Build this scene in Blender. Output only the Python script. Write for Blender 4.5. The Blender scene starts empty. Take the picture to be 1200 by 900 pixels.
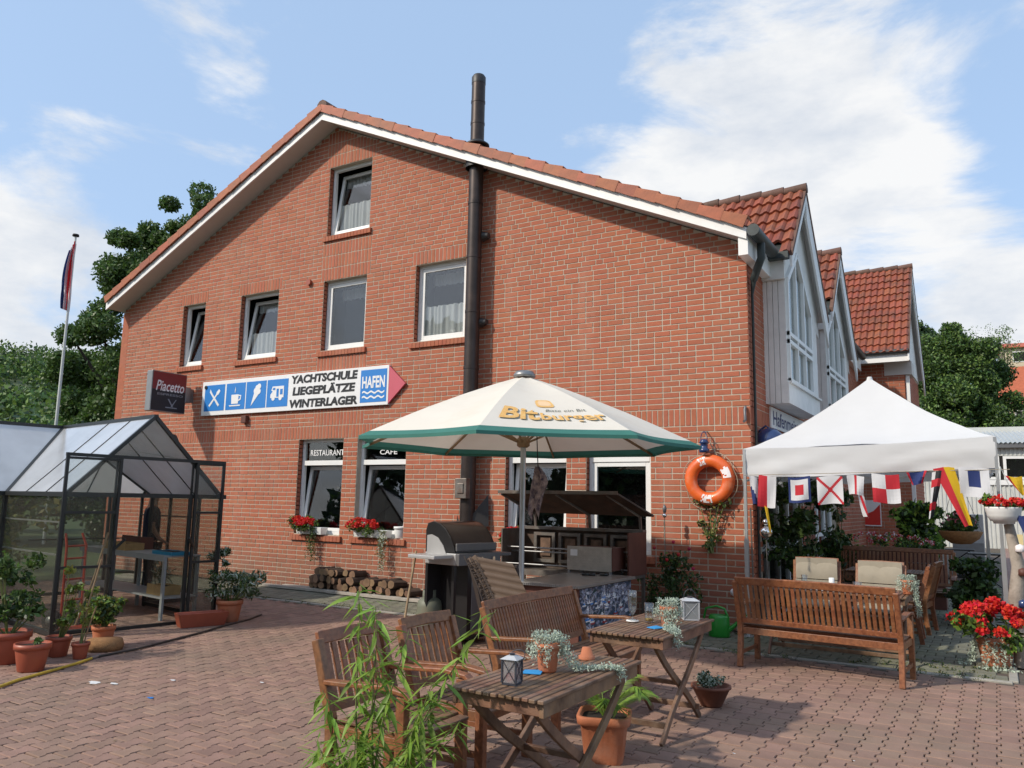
import bpy, math, random
import numpy as np
from mathutils import Vector, Matrix, noise
PI = math.pi
rnd = random.Random(7)
nr = np.random.RandomState(5)
scn = bpy.context.scene
COL = scn.collection

# ------------------------------------------------------------------ camera
FPX = 924.67
yaw, pit, rol = -0.547798, 0.149075, 0.018785
CAM = Vector((2.7955, -10.8492, 1.63))
_f = Vector((math.sin(yaw) * math.cos(pit), math.cos(yaw) * math.cos(pit), math.sin(pit)))
_r = Vector((math.cos(yaw), -math.sin(yaw), 0)); _u = _r.cross(_f)
R2 = math.cos(rol) * _r + math.sin(rol) * _u
U2 = -math.sin(rol) * _r + math.cos(rol) * _u
cd = bpy.data.cameras.new('camera'); cam = bpy.data.objects.new('camera', cd); COL.objects.link(cam)
cd.sensor_width = 36; cd.lens = FPX / 1200 * 36; cd.clip_start = 0.1; cd.clip_end = 3000
mw = Matrix.Identity(4)
for i in range(3):
    mw[i][0] = R2[i]; mw[i][1] = U2[i]; mw[i][2] = -_f[i]; mw[i][3] = CAM[i]
cam.matrix_world = mw
scn.camera = cam
def pix(x, y, z):
    d = Vector((x, y, z)) - CAM; w = d.dot(_f)
    if w < .2: return (-9999, -9999, w)
    return (600 + FPX * d.dot(R2) / w, 450 - FPX * d.dot(U2) / w, w)

# ------------------------------------------------------------------ light and sky
scn.view_settings.view_transform = 'Standard'; scn.view_settings.look = 'None'
scn.view_settings.exposure = 0.0; scn.view_settings.gamma = 1.0
SUND = Vector((-0.50, -0.72, 0.68)).normalized()          # towards the sun
el = math.asin(SUND.z)
sd = bpy.data.lights.new('sun', 'SUN'); so = bpy.data.objects.new('sun', sd); COL.objects.link(so)
sd.energy = 3.7; sd.angle = math.radians(2.0); sd.color = (1.0, 0.91, 0.78)
so.rotation_mode = 'QUATERNION'; so.rotation_quaternion = SUND.to_track_quat('Z', 'Y')
w = bpy.data.worlds.new('World'); scn.world = w; w.use_nodes = True
nt = w.node_tree; nt.nodes.clear()
def N(nt, t, **k):
    n = nt.nodes.new(t)
    for a, b in k.items():
        if a.startswith('i_'):
            key = a[2:]; key = int(key) if key.isdigit() else key.replace('_', ' ')
            n.inputs[key].default_value = b
        else: setattr(n, a, b)
    return n
def math_(nt, op, a, b=None, c=None, clamp=False):
    n = nt.nodes.new('ShaderNodeMath'); n.operation = op; n.use_clamp = clamp
    for i, q in enumerate((a, b, c)):
        if q is None: continue
        if isinstance(q, (int, float)): n.inputs[i].default_value = q
        else: nt.links.new(q, n.inputs[i])
    return n.outputs[0]
sky = N(nt, 'ShaderNodeTexSky', sky_type='NISHITA', sun_disc=False, sun_elevation=el,
        sun_rotation=math.atan2(SUND.x, SUND.y), air_density=1.0, dust_density=2.2, ozone_density=2.0, altitude=100)
tc = N(nt, 'ShaderNodeTexCoord')
mp = N(nt, 'ShaderNodeMapping'); mp.inputs['Scale'].default_value = (1.0, 1.0, 2.3)
nt.links.new(tc.outputs['Generated'], mp.inputs['Vector'])
n1 = N(nt, 'ShaderNodeTexNoise', i_Scale=3.1, i_Detail=10.0, i_Roughness=.60, i_Distortion=.35)
nt.links.new(mp.outputs[0], n1.inputs['Vector'])
def blob(d, lo, hi, amp):
    dp = N(nt, 'ShaderNodeVectorMath', operation='DOT_PRODUCT'); dp.inputs[1].default_value = d
    nt.links.new(tc.outputs['Generated'], dp.inputs[0])
    mr = N(nt, 'ShaderNodeMapRange', interpolation_type='SMOOTHSTEP')
    mr.inputs['From Min'].default_value = lo; mr.inputs['From Max'].default_value = hi; mr.inputs['To Max'].default_value = amp
    nt.links.new(dp.outputs['Value'], mr.inputs['Value'])
    return mr.outputs[0]
acc = math_(nt, 'SUBTRACT', n1.outputs['Fac'], 0.565)
for d, lo, hi, amp in [((-.20, .888, .415), .965, .998, .125), ((-.045, .87, .49), .97, .999, .15), ((.06, .96, .26), .985, .9992, .13),
                       ((-.31, .88, .36), .975, .998, .13), ((-.90, .42, .13), .965, .998, .13), ((-.87, .42, .27), .985, .999, .10), ((-.03, .94, .33), .992, .9995, .08),
                       ((-.475, .748, .463), .990, .9995, .06), ((-.70, .58, .39), .99, .9998, .06), ((.75, .6, .3), .7, .99, .1), ((-.3, -.8, .5), .6, .99, .04), ((.5, -.8, .35), .8, .99, .1)]:
    acc = math_(nt, 'ADD', acc, blob(d, lo, hi, amp))
acc = math_(nt, 'SUBTRACT', acc, blob((-.62, .60, .50), .90, .995, .07))
acc = math_(nt, 'SUBTRACT', acc, blob((.07, .91, .40), .988, .9993, .16))
cm = N(nt, 'ShaderNodeMapRange', interpolation_type='SMOOTHSTEP'); cm.inputs['From Min'].default_value = -.035; cm.inputs['From Max'].default_value = .125
nt.links.new(acc, cm.inputs['Value'])
n2 = N(nt, 'ShaderNodeTexNoise', i_Scale=5.0, i_Detail=7.0, i_Roughness=.6)
nt.links.new(mp.outputs[0], n2.inputs['Vector'])
cr = N(nt, 'ShaderNodeValToRGB')
cr.color_ramp.elements[0].position = .32; cr.color_ramp.elements[0].color = (.68, .735, .82, 1)
cr.color_ramp.elements[1].position = .60; cr.color_ramp.elements[1].color = (1.0, .995, .985, 1)
nt.links.new(n2.outputs['Fac'], cr.inputs[0])
cs = N(nt, 'ShaderNodeVectorMath', operation='SCALE'); cs.inputs['Scale'].default_value = 7.7
nt.links.new(cr.outputs[0], cs.inputs[0])
hz = N(nt, 'ShaderNodeMix', data_type='RGBA'); hz.inputs[0].default_value = .50      # thin summer haze over the blue
nt.links.new(sky.outputs[0], hz.inputs['A']); hz.inputs['B'].default_value = (5.4, 7.5, 10.6, 1)
mx = N(nt, 'ShaderNodeMix', data_type='RGBA')
cmf = math_(nt, 'MULTIPLY', cm.outputs[0], .93)
nt.links.new(cmf, mx.inputs[0]); nt.links.new(hz.outputs['Result'], mx.inputs['A']); nt.links.new(cs.outputs[0], mx.inputs['B'])
bg = N(nt, 'ShaderNodeBackground', i_Strength=.127)
nt.links.new(mx.outputs['Result'], bg.inputs['Color'])
wo = N(nt, 'ShaderNodeOutputWorld'); nt.links.new(bg.outputs[0], wo.inputs['Surface'])

# ------------------------------------------------------------------ materials
MATS = {}
def mat(name, col, rough=.6, var=.0, scale=6.0, metal=0.0, bump=0.0, bscale=60.0, island=0.0, col2=None, spec=.5, stretch=None, coat=0, dirt=None, trans=0.0, coord='Object'):
    if name in MATS: return MATS[name]
    m = bpy.data.materials.new(name); m.use_nodes = True; t = m.node_tree
    b = t.nodes['Principled BSDF']; b.inputs['Roughness'].default_value = rough; b.inputs['Metallic'].default_value = metal
    b.inputs['Specular IOR Level'].default_value = spec
    if coat: b.inputs['Coat Weight'].default_value = coat
    tc = N(t, 'ShaderNodeTexCoord'); vec = tc.outputs['Object' if coord == 'World_' else coord]
    if coord == 'World_':
        vec = N(t, 'ShaderNodeNewGeometry').outputs['Position']
    if stretch:
        mpp = N(t, 'ShaderNodeMapping'); mpp.inputs['Scale'].default_value = stretch
        t.links.new(vec, mpp.inputs[0]); vec = mpp.outputs[0]
    if col2 is None: col2 = tuple(c * (1 - var) for c in col)
    fac = None
    if var > 0 or col2 != col:
        n = N(t, 'ShaderNodeTexNoise', i_Scale=scale, i_Detail=6.0, i_Roughness=.6); t.links.new(vec, n.inputs['Vector'])
        mr = N(t, 'ShaderNodeMapRange'); mr.inputs['From Min'].default_value = .32; mr.inputs['From Max'].default_value = .68
        t.links.new(n.outputs['Fac'], mr.inputs['Value']); fac = mr.outputs[0]
    mx = N(t, 'ShaderNodeMix', data_type='RGBA'); mx.inputs['A'].default_value = (*col, 1); mx.inputs['B'].default_value = (*col2, 1)
    if fac is not None: t.links.new(fac, mx.inputs[0])
    else: mx.inputs[0].default_value = 0
    out = mx.outputs['Result']
    if island > 0:
        g = N(t, 'ShaderNodeNewGeometry'); oi = N(t, 'ShaderNodeObjectInfo')
        s = math_(t, 'ADD', g.outputs['Random Per Island'], oi.outputs['Random']); s = math_(t, 'FRACT', s)
        hs = N(t, 'ShaderNodeHueSaturation')
        v = math_(t, 'MULTIPLY_ADD', s, island * 2, 1 - island); t.links.new(v, hs.inputs['Value'])
        s2 = math_(t, 'FRACT', math_(t, 'MULTIPLY', s, 7.31)); h = math_(t, 'MULTIPLY_ADD', s2, island * .09, .5 - island * .045)
        t.links.new(h, hs.inputs['Hue']); t.links.new(out, hs.inputs['Color']); out = hs.outputs[0]
    if dirt:                                                    # stains / wear with their own large shape
        nd = N(t, 'ShaderNodeTexNoise', i_Scale=dirt[1], i_Detail=8.0, i_Roughness=.65); t.links.new(N(t, 'ShaderNodeNewGeometry').outputs['Position'], nd.inputs['Vector'])
        md = N(t, 'ShaderNodeMapRange'); md.inputs['From Min'].default_value = .5; md.inputs['From Max'].default_value = .75; md.inputs['To Max'].default_value = dirt[2]
        t.links.new(nd.outputs['Fac'], md.inputs['Value'])
        m2 = N(t, 'ShaderNodeMix', data_type='RGBA'); m2.inputs['B'].default_value = (*dirt[0], 1)
        t.links.new(md.outputs[0], m2.inputs[0]); t.links.new(out, m2.inputs['A']); out = m2.outputs['Result']
    if name == 'fired_brick':                                  # splash dirt and lime bloom low on the wall
        gp = N(t, 'ShaderNodeNewGeometry'); sx = N(t, 'ShaderNodeSeparateXYZ'); t.links.new(gp.outputs['Position'], sx.inputs[0])
        ng = N(t, 'ShaderNodeTexNoise', i_Scale=2.3, i_Detail=7.0, i_Roughness=.6); t.links.new(gp.outputs['Position'], ng.inputs['Vector'])
        lowz = N(t, 'ShaderNodeMapRange'); lowz.inputs['From Min'].default_value = 0.9; lowz.inputs['From Max'].default_value = 0.0; t.links.new(sx.outputs['Z'], lowz.inputs['Value'])
        ff = math_(t, 'MULTIPLY', math_(t, 'MULTIPLY', lowz.outputs[0], ng.outputs['Fac']), 1.25, clamp=True)
        m3 = N(t, 'ShaderNodeMix', data_type='RGBA'); m3.inputs['B'].default_value = (.16, .115, .085, 1); t.links.new(ff, m3.inputs[0]); t.links.new(out, m3.inputs['A'])
        st = N(t, 'ShaderNodeMapping'); st.inputs['Scale'].default_value = (2.2, 1, .35); t.links.new(gp.outputs['Position'], st.inputs[0])
        n4 = N(t, 'ShaderNodeTexNoise', i_Scale=1.0, i_Detail=8.0, i_Roughness=.62); t.links.new(st.outputs[0], n4.inputs['Vector'])
        r4 = N(t, 'ShaderNodeMapRange'); r4.inputs['From Min'].default_value = .54; r4.inputs['From Max'].default_value = .78; r4.inputs['To Max'].default_value = .22; t.links.new(n4.outputs['Fac'], r4.inputs['Value'])
        m4 = N(t, 'ShaderNodeMix', data_type='RGBA'); m4.inputs['B'].default_value = (.50, .34, .26, 1); t.links.new(r4.outputs[0], m4.inputs[0]); t.links.new(m3.outputs['Result'], m4.inputs['A']); out = m4.outputs['Result']
    t.links.new(out, b.inputs['Base Color'])
    if bump > 0:
        nb = N(t, 'ShaderNodeTexNoise', i_Scale=bscale, i_Detail=4.0); t.links.new(vec, nb.inputs['Vector'])
        bp = N(t, 'ShaderNodeBump', i_Strength=bump, i_Distance=.01); t.links.new(nb.outputs['Fac'], bp.inputs['Height'])
        t.links.new(bp.outputs[0], b.inputs['Normal'])
    if trans > 0:                                               # thin cloth / leaf: part of the light goes through
        tl = N(t, 'ShaderNodeBsdfTranslucent'); t.links.new(out, tl.inputs['Color'])
        ms = N(t, 'ShaderNodeMixShader', i_0=trans); o = t.nodes['Material Output']
        t.links.new(b.outputs[0], ms.inputs[1]); t.links.new(tl.outputs[0], ms.inputs[2]); t.links.new(ms.outputs[0], o.inputs['Surface'])
    MATS[name] = m; return m
def glassmat(name, tint=(.9, .92, .92), refl=1.45, rough=.02, opac=0.0, ocol=(.5, .5, .5), glossmin=.06, gm=1.3):
    m = bpy.data.materials.new(name); m.use_nodes = True; t = m.node_tree; t.nodes.clear()
    tr = N(t, 'ShaderNodeBsdfTransparent', i_Color=(*tint, 1)); gl = N(t, 'ShaderNodeBsdfGlossy', i_Roughness=rough)
    lw = N(t, 'ShaderNodeLayerWeight', i_Blend=.5); f = math_(t, 'MULTIPLY_ADD', math_(t, 'POWER', lw.outputs['Facing'], 4.0), .8 * gm, glossmin, clamp=True)
    base = tr.outputs[0]
    if opac > 0:
        df = N(t, 'ShaderNodeBsdfDiffuse', i_Color=(*ocol, 1)); tl = N(t, 'ShaderNodeBsdfTranslucent', i_Color=(*ocol, 1))
        ms0 = N(t, 'ShaderNodeMixShader', i_0=.5); t.links.new(df.outputs[0], ms0.inputs[1]); t.links.new(tl.outputs[0], ms0.inputs[2])
        tcn = N(t, 'ShaderNodeTexCoord'); nn = N(t, 'ShaderNodeTexNoise', i_Scale=1.7, i_Detail=5.0); t.links.new(tcn.outputs['Object'], nn.inputs['Vector'])
        of = math_(t, 'MULTIPLY_ADD', nn.outputs['Fac'], opac * .8, opac * .6, clamp=True)
        ms1 = N(t, 'ShaderNodeMixShader'); t.links.new(of, ms1.inputs[0]); t.links.new(base, ms1.inputs[1]); t.links.new(ms0.outputs[0], ms1.inputs[2]); base = ms1.outputs[0]
    ms = N(t, 'ShaderNodeMixShader'); t.links.new(f, ms.inputs[0]); t.links.new(base, ms.inputs[1]); t.links.new(gl.outputs[0], ms.inputs[2])
    o = N(t, 'ShaderNodeOutputMaterial'); t.links.new(ms.outputs[0], o.inputs['Surface']); return m

M_brick = mat('fired_brick', (.41, .126, .064), .85, .22, 9, island=.08, bump=.3, bscale=90, col2=(.35, .108, .058), dirt=((.30, .17, .12), .9, .35))
M_mortar = mat('mortar', (.53, .455, .36), .95, .2, 12)
M_white = mat('white_paint', (.80, .80, .78), .4, .06, 4)
M_clad = mat('white_cladding', (.84, .83, .80), .5, .10, 5, dirt=((.35, .34, .3), 1.6, .25))
M_fascia = mat('white_fascia', (.84, .83, .81), .45, .05, 3, dirt=((.45, .43, .38), 2.0, .2))
M_soffit = mat('soffit_board', (.60, .57, .53), .6, .08, 4)
M_tile = mat('clay_tile', (.29, .080, .034), .62, .4, 7, island=.15, bump=.3, bscale=70, col2=(.23, .065, .038), dirt=((.05, .04, .032), 3.0, .75))
M_verge = mat('verge_tile', (.42, .12, .05), .6, .3, 7, island=.14, bump=.25, bscale=70, dirt=((.12, .08, .06), 2.5, .4))
M_ridge = mat('ridge_tile', (.16, .085, .06), .75, .4, 8, island=.15, bump=.3)
M_gutter = mat('gutter_zinc', (.055, .065, .065), .5, .3, 8, metal=.3)
M_flue = mat('flue_steel', (.062, .048, .043), .42, .35, 5, metal=.55, dirt=((.11, .07, .055), 3.0, .4))
M_flued = mat('flue_dark', (.035, .033, .033), .5, .3, 8)
M_dark = mat('dark_room', (.012, .011, .010), .9)  # near-black colour stands in for the darkness of unlit interiors
M_lace = mat('lace', (.90, .90, .89), .9, .12, 60, trans=.35)
M_pane = glassmat('window_glass', (.86, .88, .88), 1.5, .012, glossmin=.075, gm=.6)
M_clear = glassmat('clear_glass', (.95, .97, .96), 1.4, .02, glossmin=.13)
M_green_gl = glassmat('greenhouse_pane', (.86, .87, .85), 1.35, .08, opac=.045, ocol=(.5, .47, .42), glossmin=.02, gm=.16)
M_green_roof = glassmat('greenhouse_roof_pane', (.75, .76, .76), 1.45, .12, opac=.9, ocol=(.86, .88, .90), glossmin=.09)  # frosted pane; its bluish white also paints in the sky's reflection
M_blackfr = mat('black_aluminium', (.018, .02, .02), .4, .2, 6)
M_blue = mat('sign_blue', (.02, .20, .58), .45, .04, 3)
M_signw = mat('sign_white', (.80, .80, .80), .4, .05, 3, dirt=((.5, .48, .44), 2.4, .18))
M_black = mat('letter_black', (.012, .012, .014), .5)
M_pink = mat('sign_arrow', (.55, .10, .14), .5, .08, 4)
M_navytxt = mat('letter_navy', (.03, .03, .14), .5)
M_boxred = mat('lightbox_red', (.20, .018, .02), .5, .1, 3)
M_boxblk = mat('lightbox_black', (.014, .012, .014), .55, .1, 3)
M_grey = mat('grey_metal', (.30, .30, .30), .4, .15, 8, metal=.6)
M_pav = mat('red_concrete_paver', (.295, .18, .136), .9, .2, 5, island=.13, bump=.35, bscale=120, col2=(.235, .145, .108), dirt=((.19, .145, .105), .6, .75))
M_joint = mat('paver_joint_sand', (.125, .095, .075), .95, .4, 20, bump=.4, dirt=((.07, .085, .03), .7, .9))
M_pavg = mat('grey_concrete_paver', (.20, .195, .15), .9, .25, 5, island=.13, bump=.35, bscale=120, col2=(.14, .14, .10), dirt=((.15, .16, .07), .8, .55))
M_kerb = mat('concrete_edging', (.36, .34, .29), .9, .2, 8, island=.08, bump=.3)
M_grass = mat('rough_grass', (.07, .10, .03), .95, .4, .5, bump=.5, bscale=8, coord='World_')
M_wood = mat('hardwood', (.31, .122, .050), .42, .35, 5, island=.14, stretch=(6, 6, 6), bump=.12, bscale=40, col2=(.15, .052, .022), coat=.05, dirt=((.22, .15, .10), 2.5, .6))
M_wood2 = mat('weathered_hardwood', (.26, .14, .078), .55, .45, 7, island=.26, bump=.2, bscale=50, col2=(.10, .05, .03), dirt=((.28, .21, .155), 3.0, .6))
M_oak = mat('pale_wood', (.36, .25, .14), .7, .3, 9, island=.1)
M_terra = mat('terracotta', (.50, .165, .075), .75, .22, 7, bump=.15, dirt=((.48, .36, .28), 3.5, .3))
M_terra2 = mat('terracotta_plastic', (.36, .085, .045), .45, .2, 6)
M_soil = mat('potting_soil', (.022, .015, .010), .98, .4, 30, bump=.7)
M_leaf = mat('leaf', (.085, .16, .03), .5, .3, 3, island=.35, trans=.3)
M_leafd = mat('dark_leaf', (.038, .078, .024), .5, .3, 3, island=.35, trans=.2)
M_leafy = mat('yellow_leaf', (.20, .20, .04), .5, .3, 3, island=.4, trans=.3)
M_leafb = mat('bright_leaf', (.25, .40, .06), .45, .25, 6, island=.36, trans=.42)
M_stem = mat('green_stem', (.17, .20, .06), .6, .3, 6)
M_bark = mat('bark', (.075, .055, .042), .9, .4, 8, bump=.6)
M_silver = mat('silver_leaf', (.46, .54, .44), .7, .15, 9, island=.18, trans=.15)
M_red = mat('geranium_red', (.75, .025, .018), .6, .2, 9, island=.25, trans=.25)
M_whitefl = mat('white_flower', (.8, .75, .75), .7, island=.1)
M_pinkfl = mat('pink_flower', (.6, .15, .2), .7, island=.3)
M_canvas = mat('umbrella_canvas', (.85, .80, .70), .85, .05, 3, trans=.22, dirt=((.62, .50, .35), 2.2, .25))
M_teal = mat('umbrella_teal', (.055, .22, .18), .8, .15, 4, trans=.18)
M_gold = mat('print_gold', (.72, .36, .08), .6, .35, 30, col2=(.78, .52, .20))
M_tent = mat('tent_cloth', (.80, .80, .80), .7, .03, 3, trans=.25, bump=.25, bscale=2.2, dirt=((.6, .6, .58), 2.2, .14))
M_alu = mat('aluminium', (.55, .56, .57), .35, .1, 8, metal=.7)
M_steel = mat('mirror_steel', (.8, .8, .8), .08, .05, 4, metal=1)
M_orange = mat('lifebuoy_orange', (.80, .14, .022), .35, .2, 5, col2=(.62, .10, .02), coat=.3, dirt=((.7, .35, .22), 7, .5))
M_rope = mat('rope', (.42, .36, .27), .9, .3, 30)
M_enamel = mat('blue_enamel', (.025, .05, .15), .25, .2, 6, coat=.4)
M_grgrey = mat('grill_grey', (.16, .16, .165), .45, .12, 6, metal=.3)
M_grlight = mat('grill_side_grey', (.46, .46, .46), .42, .1, 6, metal=.3)
M_grblack = mat('grill_black', (.018, .017, .018), .35, .2, 6)
M_grlid = mat('grill_lid', (.045, .033, .028), .28, .3, 7, coat=.3)
M_gas = mat('gas_bottle_paint', (.17, .18, .13), .55, .3, 5, dirt=((.2, .12, .07), 5, .5))
M_cush = mat('brown_cushion', (.125, .085, .06), .9, .15, 9, bump=.3, bscale=200)
M_cushd = mat('cushion_cord', (.045, .032, .026), .9)
M_beige = mat('beige_cushion', (.36, .32, .25), .9, .12, 9, bump=.2, bscale=200)
M_rust = mat('roaster_steel', (.22, .20, .18), .5, .5, 6, metal=.5, dirt=((.16, .075, .045), 4, .7))
M_rustin = mat('roaster_sooty', (.11, .075, .055), .7, .5, 6, dirt=((.16, .07, .04), 6, .8))
M_plate = mat('tread_plate', (.55, .50, .44), .35, .25, 8, metal=.6)
M_counter = mat('counter_top', (.27, .24, .21), .35, .3, 4, coat=.2)
M_cgreen = mat('can_green', (.02, .27, .03), .3, .1, 5, coat=.3)
M_hosey = mat('hose_yellow', (.62, .42, .05), .45, .2, 9)
M_hosed = mat('hose_dark', (.05, .045, .04), .5, .2, 9)
M_lant = mat('lantern_glass_frost', (.55, .56, .58), .4, .12, 9)
M_lantd = mat('lantern_metal_dark', (.05, .055, .075), .45, .3, 12)
M_lantw = mat('lantern_metal_white', (.52, .53, .55), .5, .25, 12)
M_candle = mat('red_candle', (.75, .06, .04), .5)
M_napkin = mat('blue_napkin', (.03, .27, .60), .8)
M_truck = mat('hand_truck_red', (.50, .05, .02), .5, .2, 8)
M_rubber = mat('rubber', (.02, .02, .02), .8)
M_bench_gr = mat('zinc_bench', (.36, .38, .38), .5, .15, 8, metal=.3)
M_tray = mat('tray_wood', (.42, .27, .11), .7, .3, 9)
M_bluefoil = mat('blue_foil', (.02, .22, .36), .4, .2, 9)
M_skin = mat('skin', (.44, .24, .17), .55, .08, 9)
M_hair = mat('grey_brown_hair', (.07, .05, .04), .7, .3, 30)
M_shirt = mat('navy_shirt', (.012, .016, .038), .85, .2, 12)
M_trouser = mat('dark_trousers', (.02, .022, .03), .85, .2, 12)
M_corr = mat('corrugated_white', (.56, .57, .54), .55, .10, 3, dirt=((.40, .40, .34), .8, .35))
M_corrr = mat('corrugated_roof', (.42, .45, .46), .5, .12, 3, dirt=((.3, .3, .27), .8, .3))
M_roofred = mat('far_roof_tiles', (.50, .13, .06), .8, .25, 3, island=.15)
M_render = mat('far_render_wall', (.60, .50, .36), .9, .15, 2)
M_log = mat('log_bark', (.085, .055, .038), .9, .4, 9, island=.3, bump=.5)
M_logend = mat('log_end', (.25, .15, .085), .85, .35, 12, island=.3)
M_pallet = mat('pallet_board', (.40, .36, .31), .85, .3, 6, island=.15)
M_coir = mat('coir', (.33, .17, .07), .95, .35, 30, bump=.8, bscale=90)
M_pole = mat('pole_white', (.60, .62, .60), .5, .1, 5)
M_flR = mat('flag_red', (.62, .03, .045), .8, .08, 5, trans=.3)
M_flW = mat('flag_white', (.78, .78, .80), .8, .06, 5, trans=.3)
M_flB = mat('flag_blue', (.025, .045, .17), .8, .08, 5, trans=.25)
M_flY = mat('flag_yellow', (.78, .50, .02), .8, .08, 5, trans=.3)
M_flK = mat('flag_black', (.03, .03, .035), .8, .08, 5, trans=.2)
M_poster = mat('poster_red', (.62, .03, .02), .5, .1, 3)
M_drift = mat('driftwood', (.42, .36, .30), .85, .35, 9, bump=.5, dirt=((.12, .09, .07), 4, .6))
M_lav = mat('darkred_panel', (.13, .045, .03), .6, .3, 5)

# ------------------------------------------------------------------ mesh builder
KIDS = {}
def link(o, parent=None):
    COL.objects.link(o)
    if parent is not None: o.parent = parent; KIDS.setdefault(parent.name, []).append(o)
    return o
class MB:
    def __init__(s): s.v = []; s.f = []; s.m = []; s.s = []
    def add(s, vs, fs, mi=0, sm=False):
        n = len(s.v); s.v += [tuple(q) for q in vs]
        for f in fs: s.f.append(tuple(i + n for i in f)); s.m.append(mi); s.s.append(sm)
        return s
    def box(s, x0, x1, y0, y1, z0, z1, mi=0):
        return s.add([(x0, y0, z0), (x1, y0, z0), (x1, y1, z0), (x0, y1, z0), (x0, y0, z1), (x1, y0, z1), (x1, y1, z1), (x0, y1, z1)],
                     [(0, 3, 2, 1), (4, 5, 6, 7), (0, 1, 5, 4), (1, 2, 6, 5), (2, 3, 7, 6), (3, 0, 4, 7)], mi)
    def cbox(s, c, sx, sy, sz, mi=0): return s.box(c[0] - sx / 2, c[0] + sx / 2, c[1] - sy / 2, c[1] + sy / 2, c[2] - sz / 2, c[2] + sz / 2, mi)
    def bar(s, p, q, wd, ht, up=(0, 0, 1), mi=0):
        p = Vector(p); q = Vector(q); d = (q - p).normalized(); up = Vector(up)
        if abs(d.dot(up)) > .98: up = Vector((0, 1, 0)) if abs(d.y) < .9 else Vector((1, 0, 0))
        a = d.cross(up).normalized(); b = a.cross(d).normalized()
        vs = [c + a * (i * wd / 2) + b * (j * ht / 2) for c in (p, q) for i, j in ((-1, -1), (1, -1), (1, 1), (-1, 1))]
        return s.add(vs, [(0, 1, 2, 3), (7, 6, 5, 4), (0, 4, 5, 1), (1, 5, 6, 2), (2, 6, 7, 3), (3, 7, 4, 0)], mi)
    def path(s, pts, wd, ht, up=(0, 0, 1), mi=0):
        """rectangular section swept along a polyline"""
        pts = [Vector(p) for p in pts]; vs = []; fs = []; up = Vector(up)
        for i, p in enumerate(pts):
            d = (pts[min(i + 1, len(pts) - 1)] - pts[max(i - 1, 0)]).normalized()
            a = d.cross(up).normalized(); b = a.cross(d).normalized()
            vs += [p + a * (ii * wd / 2) + b * (j * ht / 2) for ii, j in ((-1, -1), (1, -1), (1, 1), (-1, 1))]
        for i in range(len(pts) - 1):
            for k in range(4): fs.append((i * 4 + k, i * 4 + (k + 1) % 4, i * 4 + 4 + (k + 1) % 4, i * 4 + 4 + k))
        n = len(pts) * 4; fs += [(3, 2, 1, 0), (n - 4, n - 3, n - 2, n - 1)]
        return s.add(vs, fs, mi)
    def tube(s, pts, rs, n=8, mi=0, cap=True):
        pts = [Vector(p) for p in pts]
        if not isinstance(rs, (list, tuple)): rs = [rs] * len(pts)
        vs = []; fs = []; prev = None
        for i, p in enumerate(pts):
            d = (pts[min(i + 1, len(pts) - 1)] - pts[max(i - 1, 0)]).normalized()
            if prev is None: a = d.orthogonal().normalized()
            else:
                a = prev - d * prev.dot(d); a = a.normalized() if a.length > 1e-5 else d.orthogonal().normalized()
            prev = a; b = d.cross(a)
            for k in range(n):
                t = 2 * PI * k / n; vs.append(p + (a * math.cos(t) + b * math.sin(t)) * rs[i])
        for i in range(len(pts) - 1):
            for k in range(n): fs.append((i * n + k, i * n + (k + 1) % n, (i + 1) * n + (k + 1) % n, (i + 1) * n + k))
        s.add(vs, fs, mi, True)
        if cap:
            L = len(pts) * n; s.add(vs[:n], [tuple(range(n))[::-1]], mi); s.add(vs[L - n:], [tuple(range(n))], mi)
        return s
    def lathe(s, prof, c=(0, 0, 0), n=20, mi=0, sx=1, sy=1):
        vs = []; fs = []
        for r, z in prof:
            for k in range(n):
                t = 2 * PI * k / n; vs.append((c[0] + r * sx * math.cos(t), c[1] + r * sy * math.sin(t), c[2] + z))
        for i in range(len(prof) - 1):
            for k in range(n): fs.append((i * n + k, i * n + (k + 1) % n, (i + 1) * n + (k + 1) % n, (i + 1) * n + k))
        return s.add(vs, fs, mi, True)
    def prism(s, poly, fn, d0, d1, mi=0):
        """2-D polygon; fn(u, v, d) maps to 3-D"""
        n = len(poly); vs = [fn(u, v, d0) for u, v in poly] + [fn(u, v, d1) for u, v in poly]
        fs = [tuple(range(n))[::-1], tuple(range(n, 2 * n))] + [(i, (i + 1) % n, n + (i + 1) % n, n + i) for i in range(n)]
        return s.add(vs, fs, mi)
    def mesh(s, name, mats):
        me = bpy.data.meshes.new(name); me.from_pydata(s.v, [], s.f)
        mats = mats if isinstance(mats, (list, tuple)) else [mats]
        for m in mats: me.materials.append(m)
        if len(mats) > 1: me.polygons.foreach_set('material_index', s.m)
        me.polygons.foreach_set('use_smooth', s.s); me.update(); return me
    def build(s, name, mats, parent=None, kind=None, bevel=0):
        o = bpy.data.objects.new(name, s.mesh(name, mats)); link(o, parent)
        if kind: o['kind'] = kind
        if bevel:
            b = o.modifiers.new('bevel', 'BEVEL'); b.width = bevel; b.segments = 2; b.limit_method = 'ANGLE'; b.angle_limit = .7
        return o
def inst(name, me, parent, M=None, bevel=0):
    o = bpy.data.objects.new(name, me)
    if M is not None: o.matrix_basis = M
    link(o, parent)
    if bevel:
        b = o.modifiers.new('bevel', 'BEVEL'); b.width = bevel; b.segments = 1; b.limit_method = 'ANGLE'; b.angle_limit = .7
    return o
def thing(name, label, cat, loc=(0, 0, 0), rz=0, group=None):
    o = bpy.data.objects.new(name, None); o.empty_display_size = .1; link(o)
    o.location = loc; o.rotation_euler = (0, 0, rz); return tag(o, label, cat, group)
def tag(o, label, cat, group=None):
    o['label'] = label; o['category'] = cat
    if group: o['group'] = group
    return o
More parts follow.
